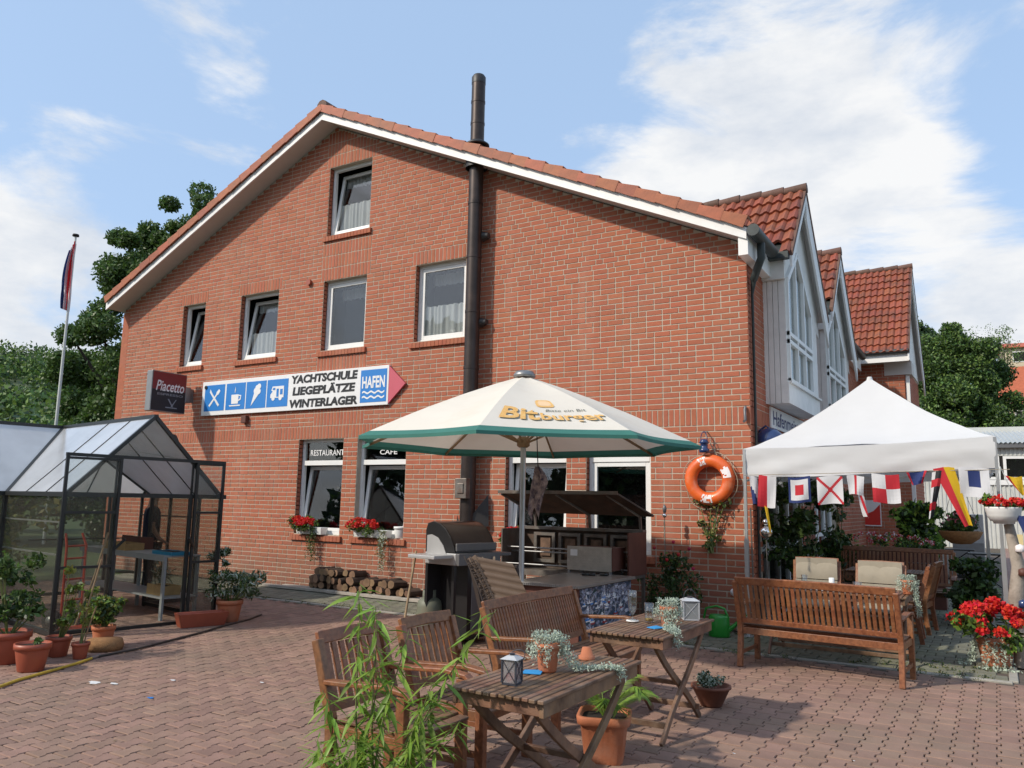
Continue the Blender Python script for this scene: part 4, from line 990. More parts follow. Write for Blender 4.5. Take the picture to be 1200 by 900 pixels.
def napkin(loc, rz, label):
    mb = MB(); mb.add([(-.05, -.04, .0), (.05, -.045, .0), (.055, .04, .0), (-.045, .045, .0), (-.05, -.04, .004), (.05, -.045, .003), (.055, .04, .009), (-.045, .045, .004)], [(4, 5, 6, 7), (0, 1, 5, 4), (1, 2, 6, 5), (2, 3, 7, 6), (3, 0, 4, 7)])
    o = mb.build('napkin', M_napkin); o.location = loc; o.rotation_euler = (0, 0, rz); tag(o, label, 'napkin')
napkin((.63, -7.04, .738), .4, 'blue paper napkin beside the clay pot on the nearest folding table'); napkin((.60, -5.16, .738), 1.2, 'blue paper napkin beside the beer glasses on the second folding table')
M_beer = mat('beer_rest', (.45, .30, .06), .3); 
t = thing('beer_glass', 'tall stemmed empty beer glass on a white coaster on the second folding table', 'glass', (.34, -4.97, .738))
mb = MB(); mb.lathe([(.0, .012), (.034, .013), (.033, .017), (.006, .024), (.005, .05), (.024, .075), (.034, .12), (.036, .18), (.031, .235), (.029, .235), (.033, .18), (.031, .12), (.02, .08), (0, .062)], n=20); mb.build('bowl', M_clear, t)
mb = MB(); mb.lathe([(0, .003), (.05, .003), (.05, .011), (0, .011)], n=16); mb.build('coaster', M_white, t)
t = thing('beer_glass', 'wide straight beer tumbler with a yellow rest of beer on the second folding table', 'glass', (.46, -4.93, .738))
mb = MB(); mb.lathe([(0, .0), (.032, .0), (.036, .06), (.038, .145), (.036, .145), (.034, .06), (.029, .012), (0, .012)], n=20); mb.build('bowl', M_clear, t)
mb = MB(); mb.lathe([(0, .013), (.028, .013), (.0295, .03), (0, .03)], n=16); mb.build('beer', M_beer, t)
# crockery on the tent table
for k, (x, y, r, h, m_, lb_) in enumerate([(.90, -1.35, .035, .15, M_clear, 'clear drinking glass on the left half of the tent table'), (1.18, -1.3, .03, .13, M_white, 'white cylindrical pepper pot on the tent table'),
                                            (1.42, -1.15, .05, .09, M_clear, 'low round glass ashtray jar on the tent table')]):
    mb = MB(); mb.lathe([(0, 0), (r * .9, 0), (r, h * .5), (r * .95, h), (r * .85, h), (r * .85, .01), (0, .01)], n=16); o = mb.build('tableware', m_); o.location = (x, y, .738); tag(o, lb_, 'tableware')
mb = MB()
for x in (1.05, 1.3, 1.55, 1.68): mb.box(x - .07, x + .07, -1.45, -1.33, .738, .742 + .012 * (x > 1.5))
tag(mb.build('place_mats', M_white, kind='stuff'), 'white napkins and plates spread over the table under the tent', 'tableware')

# beige cushioned chairs under the tent
def cushion_chair(name, loc, rz, label):
    t = armchair(name, label, 'chair', .58, loc, rz, 'beige cushioned chairs at the tent table', H=.98, bx=.07)
    for i, (z0, z1) in enumerate(((.46, .72), (.73, .99))):
        mb = MB(); n = 6; vs = []; 
        y = lambda z: .25 + (z - .42) / .53 * .135 - .055
        for iz in range(5):
            z = z0 + (z1 - z0) * iz / 4
            for ix in range(n + 1):
                x = -.25 + .5 * ix / n; b = .035 * (math.sin(PI * iz / 4) ** .5) * (.55 + .45 * abs(math.sin(2 * PI * ix / n)) ** .4); vs.append((x, y(z) - .0 - b, z))
        mb.add(vs, [(r * (n + 1) + c, r * (n + 1) + c + 1, (r + 1) * (n + 1) + c + 1, (r + 1) * (n + 1) + c) for r in range(4) for c in range(n)], 0, True)
        mb.box(-.25, .25, y((z0 + z1) / 2) - .005, y((z0 + z1) / 2) + .03, z0, z1); mb.build('back_cushion', M_beige, t)
    mb = MB(); mb.box(-.25, .25, -.26, .22, .43, .48); mb.build('seat_cushion', M_beige, t, bevel=.02); return t
cushion_chair('cushioned_chair', (.78, -.15, 0), .08, 'beige cushioned armchair at the tent table, the left of the two')
cushion_chair('cushioned_chair', (1.50, -.25, 0), -.06, 'beige cushioned armchair at the tent table, the right of the two behind the silver foliage')
# big slatted high backed bench and dark table deeper under the tent
armchair('garden_bench', 'dark slatted wooden bench deep in the shade under the tent behind the cushioned chairs', 'bench', 1.7, (1.35, 3.35, 0), .0, H=1.0, bx=.06)
folding_table('garden_table', 'dark wooden table in the shade deep under the tent', .8, 2.0, 2.0, 2.8)

# ------------------------------------------------------------------ parasol
UC = Vector((-1.83, -2.99, 0)); UR = 2.0
um = thing('parasol', 'large octagonal cream parasol with green hem and gold Bitburger print', 'parasol', UC)
mb = MB(); mb.tube([(0, 0, 0), (0, 0, 3.05)], .032, 14); mb.build('pole', M_alu, um)
mb = MB(); mb.lathe([(0, 0), (.32, 0), (.32, .05), (.08, .09), (.05, .35), (0, .35)], n=24); mb.build('base', M_grgrey, um)
zr = lambda q: 3.10 - .82 * q ** 1.03 + .035 * math.sin(q * PI)            # rib height at fraction q of the radius
ang0 = math.radians(-27)
def upt(k, q, off=0): a = ang0 + k * PI / 4; return Vector((math.cos(a) * UR * q, math.sin(a) * UR * q, zr(q) + off))
def panel_pt(k, q, s):
    a, b = upt(k, q), upt(k + 1, q); p = a.lerp(b, s); sag = 1 - .055 * q * q * math.sin(PI * s); p.x *= sag; p.y *= sag; p.z -= .035 * math.sin(PI * s) * math.sin(PI * q) + .0; return p
for k in range(8):
    qs = [.05, .2, .4, .6, .75, .942]; 
    for nm, qq, m_ in (('canopy_panel', qs, M_canvas), ('green_hem', [.942, .97, 1.0], M_teal)):
        mb = MB(); ns = 8; vs = [panel_pt(k, q, i / ns) for q in qq for i in range(ns + 1)]
        mb.add(vs, [(r * (ns + 1) + i, r * (ns + 1) + i + 1, (r + 1) * (ns + 1) + i + 1, (r + 1) * (ns + 1) + i) for r in range(len(qq) - 1) for i in range(ns)], 0, True)
        if nm == 'green_hem':
            lo = [panel_pt(k, 1.0, i / ns) for i in range(ns + 1)]; v2 = lo + [p + Vector((0, 0, -.035)) for p in lo]; mb.add(v2, [(i, i + 1, ns + 2 + i, ns + 1 + i) for i in range(ns)], 0, True)
        mb.build(nm, m_, um)
    mb = MB(); mb.bar(upt(k, .06, -.035), upt(k, .98, -.03), .018, .028); rib = mb.build('rib', M_oak, um)
    mb = MB(); mb.bar(Vector((0, 0, 2.32)) + upt(k, .02) * Vector((1, 1, 0)) if False else (upt(k, .03).x, upt(k, .03).y, 2.32), upt(k, .48, -.05), .016, .022); mb.build('strut', M_oak, rib)
mb = MB(); mb.lathe([(.0, 3.16), (.10, 3.15), (.13, 3.11), (.13, 3.08), (0, 3.08)], n=20); mb.build('top_cap', M_grey, um)
mb = MB(); mb.lathe([(.05, 2.26), (.075, 2.28), (.075, 2.36), (.05, 2.38)], n=16); mb.build('hub', M_oak, um)
# print on the panel facing the camera: map (u, v) on that panel
kp = -1
def UF(side):
    def f(u, v, q):
        s_, q_ = .53 + u, .955 - v
        p = panel_pt(kp, q_, min(max(s_, 0), 1)); a = panel_pt(kp, q_ - .02, s_); b = panel_pt(kp, q_, min(s_ + .02, 1)); n = (b - p).cross(a - p).normalized()
        if n.z < 0: n = -n
        return p + n * (.006 + q)
    return f
M_goldd = mat('print_shadow', (.16, .17, .14), .7)
def umb_text(sx, s, w_, h_, cx, cy, m_, thick, bold, sh=0):
    return text(s, 'lettering', um, m_, UF(0), w_ * 1.0, h_, sh, bold, thick, cx, cy)
umb_text(0, 'Bit', .33, .17, -.275 + .012, .205 - .006, M_goldd, .0, .03); umb_text(0, 'Bit', .33, .17, -.275, .205, M_gold, .003, .03)
umb_text(0, 'burger', .54, .13, .175 + .01, .165 - .006, M_goldd, .0, .02); umb_text(0, 'burger', .54, .13, .175, .165, M_gold, .003, .02)
umb_text(0, 'Bitte ein Bit', .40, .035, .17, .275, M_goldd, .0, .0, .3)
mb = MB(); f = UF(0); n = 20
ring = [f(.0 + math.copysign(abs(math.cos(2 * PI * i / n)) ** .5, math.cos(2 * PI * i / n)) * .105, .385 + math.copysign(abs(math.sin(2 * PI * i / n)) ** .5, math.sin(2 * PI * i / n)) * .06, 0) for i in range(n)]
mb.add(ring, [tuple(range(n))]); 
ring2 = [f(.0 + math.copysign(abs(math.cos(2 * PI * i / n)) ** .5, math.cos(2 * PI * i / n)) * .075, .385 + math.copysign(abs(math.sin(2 * PI * i / n)) ** .5, math.sin(2 * PI * i / n)) * .04, .002) for i in range(n)]
mb.add(ring2, [tuple(range(n))], 1); mb.build('print_badge', [M_gold, mat('print_pale_gold', (.80, .55, .32), .7)], um)
# cloth hanging from the parasol
t = thing('hanging_cloth', 'dark patterned cloth knotted to a cord hanging from the parasol frame', 'cloth', UC + Vector((.30, -.20, 0)))
mb = MB(); mb.tube([(-.05, .05, 2.62), (0, 0, 2.2), (.0, .02, 2.02)], .006, 6); mb.build('cord', M_flK, t)
mb = MB(); vs = []; 
for j in range(9):
    for i in range(7):
        q = j / 8; wv = .03 + .075 * math.sin(min(1, q * 1.5) * PI * .8); x = (i / 6 - .5) * 2 * wv; vs.append((x + .02 * math.sin(q * 5), .03 * math.sin(i * 2.1 + j * .7), 2.03 - q * (.52 + .08 * math.sin(i * 1.7))))
mb.add(vs, [(j * 7 + i, j * 7 + i + 1, j * 7 + i + 8, j * 7 + i + 7) for j in range(8) for i in range(6)], 0, True)
mb.build('cloth', mat('patterned_cloth', (.02, .02, .07), .9, 0, 14, col2=(.55, .45, .42), trans=.2), t)

# ------------------------------------------------------------------ white tent
tent = thing('party_tent', 'white pyramid roofed party tent beside the brick building', 'tent')
TC = [(0.0, -.35, 2.39), (2.83, -.10, 2.50), (2.66, 2.75, 2.45), (0.05, 2.75, 2.40)]; AP = Vector((1.38, 1.15, 3.46))
VH = .36
for k in range(4):
    a, b = Vector(TC[k]), Vector(TC[(k + 1) % 4]); mb = MB(); ns, nq = 20, 12; vs = []
    for j in range(nq + 1):
        q = j / nq
        for i in range(ns + 1):
            s = i / ns; e = a.lerp(b, s); p = e.lerp(AP, q); h = q ** 1.28; p.z = e.z + (AP.z - e.z) * h - .03 * math.sin(PI * s) * (1 - q) - .035 * (1 - q) * math.sin(PI * s) * math.sin(q * PI) + .028 * noise.noise(Vector((p.x * 2.6, p.y * 2.6, k))) * (1 - q)
            vs.append(p)
    mb.add(vs, [(r * (ns + 1) + i, r * (ns + 1) + i + 1, (r + 1) * (ns + 1) + i + 1, (r + 1) * (ns + 1) + i) for r in range(nq) for i in range(ns)], 0, True)
    mb.build('roof_cloth', M_tent, tent)
    mb = MB(); ns, nq = 48, 6; vs = []; d = (b - a).normalized(); nrm = Vector((d.y, -d.x, 0))
    for j in range(nq + 1):
        for i in range(ns + 1):
            s = i / ns; p = a.lerp(b, s); q = j / nq; p.z -= .03 * math.sin(PI * s) + VH * q + .012 * math.sin(s * 7 + k) * q
            p += nrm * (.012 + q * (.055 * noise.noise(Vector((s * 5.0 + q * 2.2, q * 1.5, k * 5))) + .018 * noise.noise(Vector((s * 17 - q * 3, q * 2, k))))); vs.append(p)
    mb.add(vs, [(r * (ns + 1) + i, r * (ns + 1) + i + 1, (r + 1) * (ns + 1) + i + 1, (r + 1) * (ns + 1) + i) for r in range(nq) for i in range(ns)], 0, True)
    mb.build('valance', M_tent, tent)
    mb = MB(); mb.box(a.x - .018, a.x + .018, a.y - .018, a.y + .018, 1.2, a.z - .01); mb.box(a.x - .024, a.x + .024, a.y - .024, a.y + .024, 0, 1.22); mb.box(a.x - .06, a.x + .06, a.y - .06, a.y + .06, 0, .008); mb.build('leg', M_alu, tent)
    mb = MB(); m_ = a.lerp(b, .5) - Vector((0, 0, .02)); mb.bar(a - Vector((0, 0, .04)), m_ - Vector((0, 0, .35)), .02, .025); mb.bar(a - Vector((0, 0, .42)), m_ - Vector((0, 0, .05)), .02, .025); mb.bar(b - Vector((0, 0, .04)), m_ - Vector((0, 0, .35)), .02, .025); mb.bar(b - Vector((0, 0, .42)), m_ - Vector((0, 0, .05)), .02, .025); cc = Vector((1.44, 1.2, 0)); dd = (Vector((m_.x, m_.y, 0)) - cc).normalized() * .07; mb.v = [tuple(Vector(v) - dd) for v in mb.v]; mb.build('scissor_truss', M_alu, tent)
mb = MB(); mb.tube([AP + Vector((0, 0, -.06)), AP + Vector((0, 0, .015))], [.05, .03], 10); mb.build('peak_cap', M_tent, tent)

# signal flags on a line under the front hem
def flag(label, x, zt, w_, h_, cellsf, ncx, ncz, y=-.40, skew=0.0, taper=1.0, fold=.02, sag=0, grp='signal flags strung under the tent hem', name='signal_flag', rz=0):
    """cellsf(i, j) gives a material index; the cloth hangs from its top edge"""
    mats = [M_flW, M_flR, M_flB, M_flY, M_flK]; mb = MB(); sub = 1; nx, nz = ncx, ncz; vs = []
    for j in range(nz + 1):
        v = j / nz
        for i in range(nx + 1):
            u = i / nx; wv = w_ * (1 - (1 - taper) * v)
            vs.append(((u - .5) * wv + skew * v * h_, fold * math.sin(u * 5 + v * 2.5 + x * 9) * (.3 + v), -v * h_ + .012 * math.sin(u * 4 + x * 5)))
    for j in range(nz):
        for i in range(nx): mb.add([vs[j * (nx + 1) + i], vs[j * (nx + 1) + i + 1], vs[(j + 1) * (nx + 1) + i + 1], vs[(j + 1) * (nx + 1) + i]], [(0, 3, 2, 1)], cellsf(i, j), True)
    o = mb.build(name, mats); o.location = (x, y, zt); o.rotation_euler = (0, 0, rz)
    return tag(o, label, 'flag', grp)
W_, R_, B_, Y_, K_ = 0, 1, 2, 3, 4
flag('narrow white and blue signal flag, leftmost under the tent hem', .12, 2.02, .10, .36, lambda i, j: W_ if j - i < 3 else B_, 6, 8, skew=.1, rz=.5)
flag('red and white vertically striped signal flag second from the left tent leg', .30, 2.03, .22, .40, lambda i, j: R_ if i < 3 else W_, 6, 8, skew=-.05)
flag('signal flag with blue border, white frame and red centre square', .69, 2.02, .27, .32, lambda i, j: B_ if i in (0, 9) or j in (0, 9) else (R_ if 3 <= i <= 6 and 3 <= j <= 6 else W_), 10, 10)
def cross(i, j, n=22): 
    return R_ if abs(i - j) < 2 or abs(i + j - n + 1) < 2 else W_
flag('white signal flag with a red diagonal cross', 1.05, 2.02, .30, .34, cross, 22, 22, skew=.03)
flag('small white signal flag with one red upright bar and a folded foot', 1.35, 2.03, .20, .23, lambda i, j: R_ if i == 3 else W_, 7, 6, taper=.8)
flag('thin white and red ribbon hanging twisted below the upright bar flag', 1.40, 1.80, .07, .27, lambda i, j: R_ if i == 1 else W_, 3, 8, skew=.25, fold=.03, rz=.6)
flag('red and white quartered signal flag', 1.68, 2.05, .30, .34, lambda i, j: (R_ if (i < 4) != (j < 4) else W_), 8, 8, skew=.03)
flag('small gathered blue flag with red tips right of the quartered flag', 2.02, 2.08, .22, .15, lambda i, j: R_ if i in (0, 7) else B_, 8, 4, taper=.5, fold=.04)
flag('long dark red and grey pennant hanging limp, left of the red and yellow one', 2.24, 2.08, .12, .54, lambda i, j: R_ if j in (2, 3, 8, 9) else (K_ if i else W_), 3, 12, skew=-.18, taper=.35, fold=.03)
flag('long pennant half red and half yellow tapering to the right', 2.30, 2.12, .22, .66, lambda i, j: R_ if i < 2 else Y_, 4, 14, skew=.33, taper=.35)
flag('white signal flag with a dark blue centre square near the right tent leg', 2.60, 2.12, .30, .34, lambda i, j: B_ if 3 <= i <= 6 and 1 <= j <= 5 else W_, 10, 9, skew=.02)
flag('small yellow and red pennant blown out right of the right tent leg', 2.98, 2.02, .16, .20, lambda i, j: R_ if i == 0 else Y_, 5, 5, skew=.35, taper=.2, y=-.5)
flag('dark blue flag hanging beside the white flower bowl', 3.02, 1.60, .12, .28, lambda i, j: B_, 4, 6, skew=.35, y=-.7)
flag('yellow pennant tail hanging under the leftmost flags', .27, 1.64, .04, .34, lambda i, j: Y_, 2, 8, skew=.15, taper=.5)
mb = MB(); pts = [(-.0 + 2.95 * i / 24, -.40, 2.04 + .06 * (i / 24) ) for i in range(25)]; mb.tube(pts, .004, 5); tag(mb.build('flag_line', M_rope), 'thin cord carrying the signal flags below the tent hem', 'cord')

# ------------------------------------------------------------------ lifebuoy, bell, wall plants, stakes
lb = thing('lifebuoy', 'orange lifebuoy with white scuffed patches hung on the brick wall right of the parasol', 'lifebuoy', (-.55, -.10, 1.99))
mb = MB(); R0, r0 = .262, .088; vs = []; fs = []; nU, nV = 40, 14
for i in range(nU):
    a = 2 * PI * i / nU
    for j in range(nV):
        b = 2 * PI * j / nV; rr = R0 + r0 * math.cos(b); vs.append((rr * math.cos(a), -r0 * .85 * math.sin(b), rr * math.sin(a)))
for i in range(nU):
    for j in range(nV): fs.append((i * nV + j, ((i + 1) % nU) * nV + j, ((i + 1) % nU) * nV + (j + 1) % nV, i * nV + (j + 1) % nV))
mb.add(vs, fs, 0, True); mb.build('ring', M_orange, lb)
def ringpatch(a0, a1, nm):
    mb = MB(); vs = []; fs = []; n = 8; bs = [0.9, 1.2, 1.55, 1.9, 2.2]
    for i in range(n + 1):
        a = a0 + (a1 - a0) * i / n
        for b in bs: rr = R0 + (r0 + .002) * math.cos(b); vs.append((rr * math.cos(a), -(r0 + .002) * .85 * math.sin(b) - .001, rr * math.sin(a)))
    m = len(bs)
    for i in range(n):
        for j in range(m - 1):
            if rnd.random() < .62: fs.append((i * m + j, i * m + j + 1, (i + 1) * m + j + 1, (i + 1) * m + j))
    mb.add(vs, fs, 0, True); mb.build('worn_patch', M_whitefl, lb)
ringpatch(.1, .75, ''); ringpatch(1.7, 2.1, ''); ringpatch(-1.95, -1.4, '')
mb = MB(); pts = []
for k in range(4):
    for i in range(9):
        a = .4 + k * PI / 2 + i / 8 * PI / 2 * .96; rr = .355 + .035 * math.sin(i / 8 * PI) + (.03 if k == 2 else 0) * math.sin(i / 8 * PI); pts.append((rr * math.cos(a), .02, rr * math.sin(a)))
mb.tube(pts + [pts[0]], .006, 6); mb.build('grab_rope', M_rope, lb)
mb = MB(); mb.tube([(.10, .03, .34), (.02, .02, .48), (.0, .06, .56)], .008, 6); mb.build('hanging_rope', M_rope, lb)
t = thing('ship_lamp', 'small blue enamel ship lantern hanging on the brick wall above the orange lifebuoy', 'lamp', (-.60, -.16, 2.36))
mb = MB(); mb.lathe([(.0, 0), (.07, 0), (.072, .05), (.05, .06), (.05, .12), (.07, .13), (.045, .18), (0, .19)], n=16); mb.build('lamp_body', M_enamel, t)
mb = MB(); mb.tube([(-.045 * math.cos(a), 0, .18 + .11 * math.sin(a)) for a in np.linspace(0, PI, 10)], .006, 6); mb.bar((0, 0, .28), (0, .16, .30), .012, .012); mb.build('lamp_hook', M_enamel, t)
t = thing('shell', 'small pale shell ornament fixed low on the brick wall left of the tent leg', 'shell', (-.26, -.025, .50))
mb = MB(); mb.lathe([(0, 0), (.05, .005), (.055, .02), (.03, .035), (0, .04)], n=14); mb.v = [(x, -z, y) for x, y, z in mb.v]; mb.build('shell_disc', M_whitefl, t)
mb = MB(); mb.tube([(-.06, -.02, 2.99), (-.06, -.05, 2.94), (-.06, -.04, 2.80), (-.06, -.10, 2.78)], .02, 8); tag(mb.build('wall_hook', M_grgrey), 'small dark metal wall hook on the upright brick band near the building corner', 'hook')
def leafy(name, label, cat, loc, cl, size, mats, per=60, stems=None, group=None, aspect=.5):
    t = thing(name, label, cat, loc, 0, group)
    clumps([c[:3] for c in cl], [c[3] for c in cl], per, size, 'foliage', mats, t, None, aspect)
    mb = MB()
    for c in cl[:14]:
        mb.tube([(nr.uniform(-.03, .03), nr.uniform(-.03, .03), .0), (c[0] * .5, c[1] * .5, c[2] * .6), (c[0], c[1], c[2])], [.012, .008, .004], 5)
    mb.build('stems', M_stem, t); return t
leafy('climbing_plant', 'thin climbing plant with pale leaves on the brick wall under the orange lifebuoy', 'plant', (-.55, -.08, 1.0),
      [(.0, 0, .66, .12), (-.17, 0, .70, .08), (.20, 0, .68, .10), (.06, 0, .48, .12), (-.02, 0, .30, .12), (.03, 0, .18, .09), (-.14, 0, .40, .06), (.14, -.02, .74, .07), (-.05, 0, .1, .07)], .028, [M_leaf, M_leafd, M_leafy], 42)
bl = [(rnd.uniform(-.36, .36), rnd.uniform(-.16, .16), rnd.uniform(.15, .95), rnd.uniform(.1, .17)) for _ in range(26)]
t = leafy('rose_bush', 'dark leafy rose bush against the brick wall right of the parasol window', 'bush', (-.98, -.42, .0), bl, .03, [M_leafd, M_leafd, M_leaf], 80)
C = [(-.98 + x, -.50 + nr.normal() * .05, z) for x, z in ((-.22, 1.05), (.05, 1.14), (.12, .98), (.27, 1.06), (-.05, .9), (.30, .80))]
mb = MB()
for x, y, z in C: mb.lathe([(0, -.02), (.025, 0), (.02, .025), (0, .03)], (x + .98, y + .42, z), 8)
mb.build('rose_blooms', mat('rose_red', (.35, .01, .03), .7, island=.3), t)
def stake_ball(loc, h, label, r=.032, double=False):
    t = thing('garden_stake', label, 'garden stake', loc)
    mb = MB(); mb.tube([(0, 0, 0), (.006, 0, h * .5), (0, 0, h)], .006, 6); mb.build('rod', M_rust, t)
    s = MB(); n = 12; s.lathe([(r * math.sin(PI * i / n), r - r * math.cos(PI * i / n)) for i in range(n + 1)], (0, 0, h), 16); s.build('mirror_ball', M_steel, t)
    if double: s = MB(); r2 = r * .55; s.lathe([(r2 * math.sin(PI * i / n), r2 - r2 * math.cos(PI * i / n)) for i in range(n + 1)], (0, 0, h + 2 * r), 16); s.build('mirror_ball', M_steel, t)
    else:
        mb = MB(); mb.lathe([(0, .0), (.02, .005), (.03, .06), (.02, .10), (0, .12)], (0, 0, h + 2 * r), 10); mb.build('lantern_top', M_grgrey, t)
    return t
stake_ball((-1.13, -.30, 0), 1.46, 'thin garden stake with small mirror ball against the wall between window and lifebuoy')
stake_ball((.17, -.02, 0), 1.22, 'garden stake with two stacked mirror balls behind the left tent leg', .085, True)
mb = MB(); mb.tube([(.03, -.16, 0), (.0, -.12, 1.62)], .011, 8); tag(mb.build('dark_rod', M_rust), 'dark slim rod leaning at the brick corner beside the left tent leg', 'rod')
# watering can
t = thing('watering_can', 'green plastic watering can on the paving behind the second folding table', 'watering can', (-.30, -.62, 0), .15)
mb = MB(); mb.lathe([(0, 0), (.125, 0), (.135, .02), (.13, .24), (.115, .27), (.10, .27), (.11, .24), (.10, .2), (0, .2)], n=24, sy=.8); mb.build('can_body', M_cgreen, t)
mb = MB(); mb.tube([(.10, 0, .07), (.20, 0, .16), (.31, 0, .27)], [.035, .024, .018], 10); mb.lathe([(.018, 0), (.04, .03), (0, .035)], (.31, 0, .26), 12); mb.build('spout', M_cgreen, t)
mb = MB(); mb.tube([(-.12, 0, .10), (-.19, 0, .22), (-.16, 0, .34), (-.03, 0, .375), (.07, 0, .345), (.105, 0, .26)], .015, 8); mb.build('handle', M_cgreen, t)

# window flowers
def geranium(t, c, r, n, zf=.6, nf=26, leafm=None, mf=None, fr=.035, pf=26):
    cl = [(c[0] + nr.uniform(-1, 1) * r[0] * .8, c[1] + nr.uniform(-1, 1) * r[1] * .8, c[2] + nr.uniform(-.6, .6) * r[2], min(r) * .5) for _ in range(n)]
    clumps([q[:3] for q in cl], [q[3] for q in cl], 44, .026, 'foliage', leafm or [M_leaf, M_leafb, M_leafd], t)
    fl = []
    for _ in range(nf):
        d = nr.normal(size=3); d /= np.linalg.norm(d); d[2] = abs(d[2]) * .8; d[1] = -abs(d[1])
        fl.append((c[0] + d[0] * r[0], c[1] + d[1] * r[1], c[2] + d[2] * r[2]))
    clumps(fl, [fr] * len(fl), pf, .015, 'blooms', mf or M_red, t, 'stuff', .9)
def window_box(x, y, z, w_, label, trail, box=True, flip=1):
    t = thing('flower_box', label, 'flower box', (x, y, z))
    mb = MB(); h = .13
    mb.add([(-w_ / 2, -.07, 0), (w_ / 2, -.07, 0), (w_ / 2, .07, 0), (-w_ / 2, .07, 0), (-w_ / 2 - .02, -.09, h), (w_ / 2 + .02, -.09, h), (w_ / 2 + .02, .09, h), (-w_ / 2 - .02, .09, h)], [(0, 3, 2, 1), (4, 5, 6, 7), (0, 1, 5, 4), (1, 2, 6, 5), (2, 3, 7, 6), (3, 0, 4, 7)])
    mb.build('box', M_white, t, bevel=.006)
    geranium(t, (-w_ * .22 * flip, -.07, .18), (w_ * .46, .18, .17), 20, nf=44, fr=.046, pf=34)
    tx, tl, tm = trail; C = []
    for s in range(10):
        px_, py_ = tx + rnd.uniform(-.07, .07), -.12 + rnd.uniform(-.03, .03); L = tl * rnd.uniform(.6, 1)
        for k in range(70): q = k / 70; C.append((px_ + rnd.gauss(0, .022) + .03 * math.sin(q * 5 + s), py_ + rnd.gauss(0, .02), .12 + .03 * math.sin(min(1, q * 6) * PI) - q * L))
    cloud(C, .018, 'trailing_foliage', tm, t, .4); return t
window_box(-8.12, -.02, .98, .62, 'flower box of red geraniums with green trailer on the sill of the RESTAURANT window', (.12, .62, [M_leaf, M_leafd]))
window_box(-6.62, -.04, .98, .72, 'flower box of red geraniums with silvery trailer on the sill of the CAFÉ window', (.30, .70, [M_silver, M_leafy]))
window_box(-3.55, -.05, .92, .45, 'flower box of thin red geraniums on the sill behind the roaster, left', (.0, .3, [M_leaf, M_leafd]))
t = thing('sill_bowl', 'white pot in the corner of the CAFÉ window', 'flower pot', (-6.08, .06, .98)); mb = MB(); pot(mb, .11, .20); mb.build('pot', M_white, t)
# firewood and pallet boards
t0 = None
L = []
for row, n in enumerate((17, 14, 7)):
    for i in range(n): L.append((-7.75 + .06 * row + i * .142 + rnd.uniform(-.03, .03), .12 + row * .115 + rnd.uniform(-.015, .015)))
for k, (x, z) in enumerate(L):
    r = rnd.uniform(.052, .078); le = rnd.uniform(.28, .36); y = -.22 + rnd.uniform(-.04, .04); mb = MB(); n = 9; ph = rnd.uniform(0, 6)
    pr = [rnd.uniform(.85, 1.1) for _ in range(n)]
    vs = [(r * pr[i] * math.cos(2 * PI * i / n + ph), yy, r * pr[i] * math.sin(2 * PI * i / n + ph)) for yy in (-le / 2, le / 2) for i in range(n)]
    mb.add(vs, [(i, (i + 1) % n, n + (i + 1) % n, n + i) for i in range(n)], 0); mb.add(vs[:n], [tuple(range(n))[::-1]], 1); mb.add(vs[n:], [tuple(range(n))], 1)
    o = mb.build('log', [M_log, M_logend]); o.location = (x, y, z); o.rotation_euler = (rnd.uniform(-.08, .08), rnd.uniform(-1, 1), rnd.uniform(-.35, .35))
    tag(o, 'split firewood log in the low pile along the wall below the CAFÉ window', 'log', 'firewood logs piled on boards below the CAFÉ window')
for i, (x0, x1, y, z, a, lb_) in enumerate([(-9.0, -7.2, -.36, .035, .02, 'weathered pale board under the left end of the firewood'), (-7.25, -5.15, -.40, .035, .02, 'weathered pale board under the right end of the firewood'), (-8.6, -5.3, -.16, .03, .0, 'rear weathered board below the firewood, close to the wall')]):
    mb = MB(); mb.box(x0, x1, y - .06, y + .06, z - .022, z + .025); tag(mb.build('board', M_pallet, bevel=.004), lb_, 'board')
# ------------------------------------------------------------------ gas grill
gg = thing('gas_grill', 'gas grill with rounded dark lid and grey cabinet left of the parasol pole', 'grill', (-2.72, -2.92, 0), math.radians(80))
# local: x along the width (left end = -x), front towards -y
mb = MB(); 
gg.scale = (.84, .92, 1.13)
prof = [(.25, .92), (.255, 1.14), (.22, 1.215), (.12, 1.235), (.0, 1.215), (-.11, 1.16), (-.20, 1.075), (-.265, .975), (-.28, .93)]
vs = []; n = len(prof)
for x in (-.40, .40): vs += [(x, y, z) for y, z in prof]
mb.add(vs, [(i, i + 1, n + i + 1, n + i) for i in range(n - 1)], 0, True); mb.build('lid', M_grlid, gg)
for s in (-1, 1):
    mb = MB(); mb.prism(prof, lambda u, v, q: (q, u, v), s * .42, s * .385); mb.build('lid_end', M_grblack, gg, bevel=.004)
    mb = MB(); mb.prism([(.22, .90), (.22, 1.09), (.14, 1.10), (.02, 1.07), (-.08, .99), (-.14, .90)], lambda u, v, q: (q, u, v), s * .428, s * .420); mb.build('lid_side_plate', M_grlight, gg)
mb = MB(); mb.box(-.40, .40, -.30, -.27, .94, 1.02); mb.build('lid_handle', M_grgrey, gg, bevel=.01)
mb = MB(); mb.box(-.42, .42, -.30, .26, .80, .92); mb.build('cook_box', M_grlight, gg, bevel=.01)
mb = MB(); mb.box(-.42, .42, -.36, -.302, .80, .92); mb.build('control_panel', M_grgrey, gg, bevel=.008)
for x in (-.24, .0, .24): mb = MB(); mb.tube([(x, -.36, .86), (x, -.395, .86)], .024, 12); mb.build('knob', M_steel, gg)
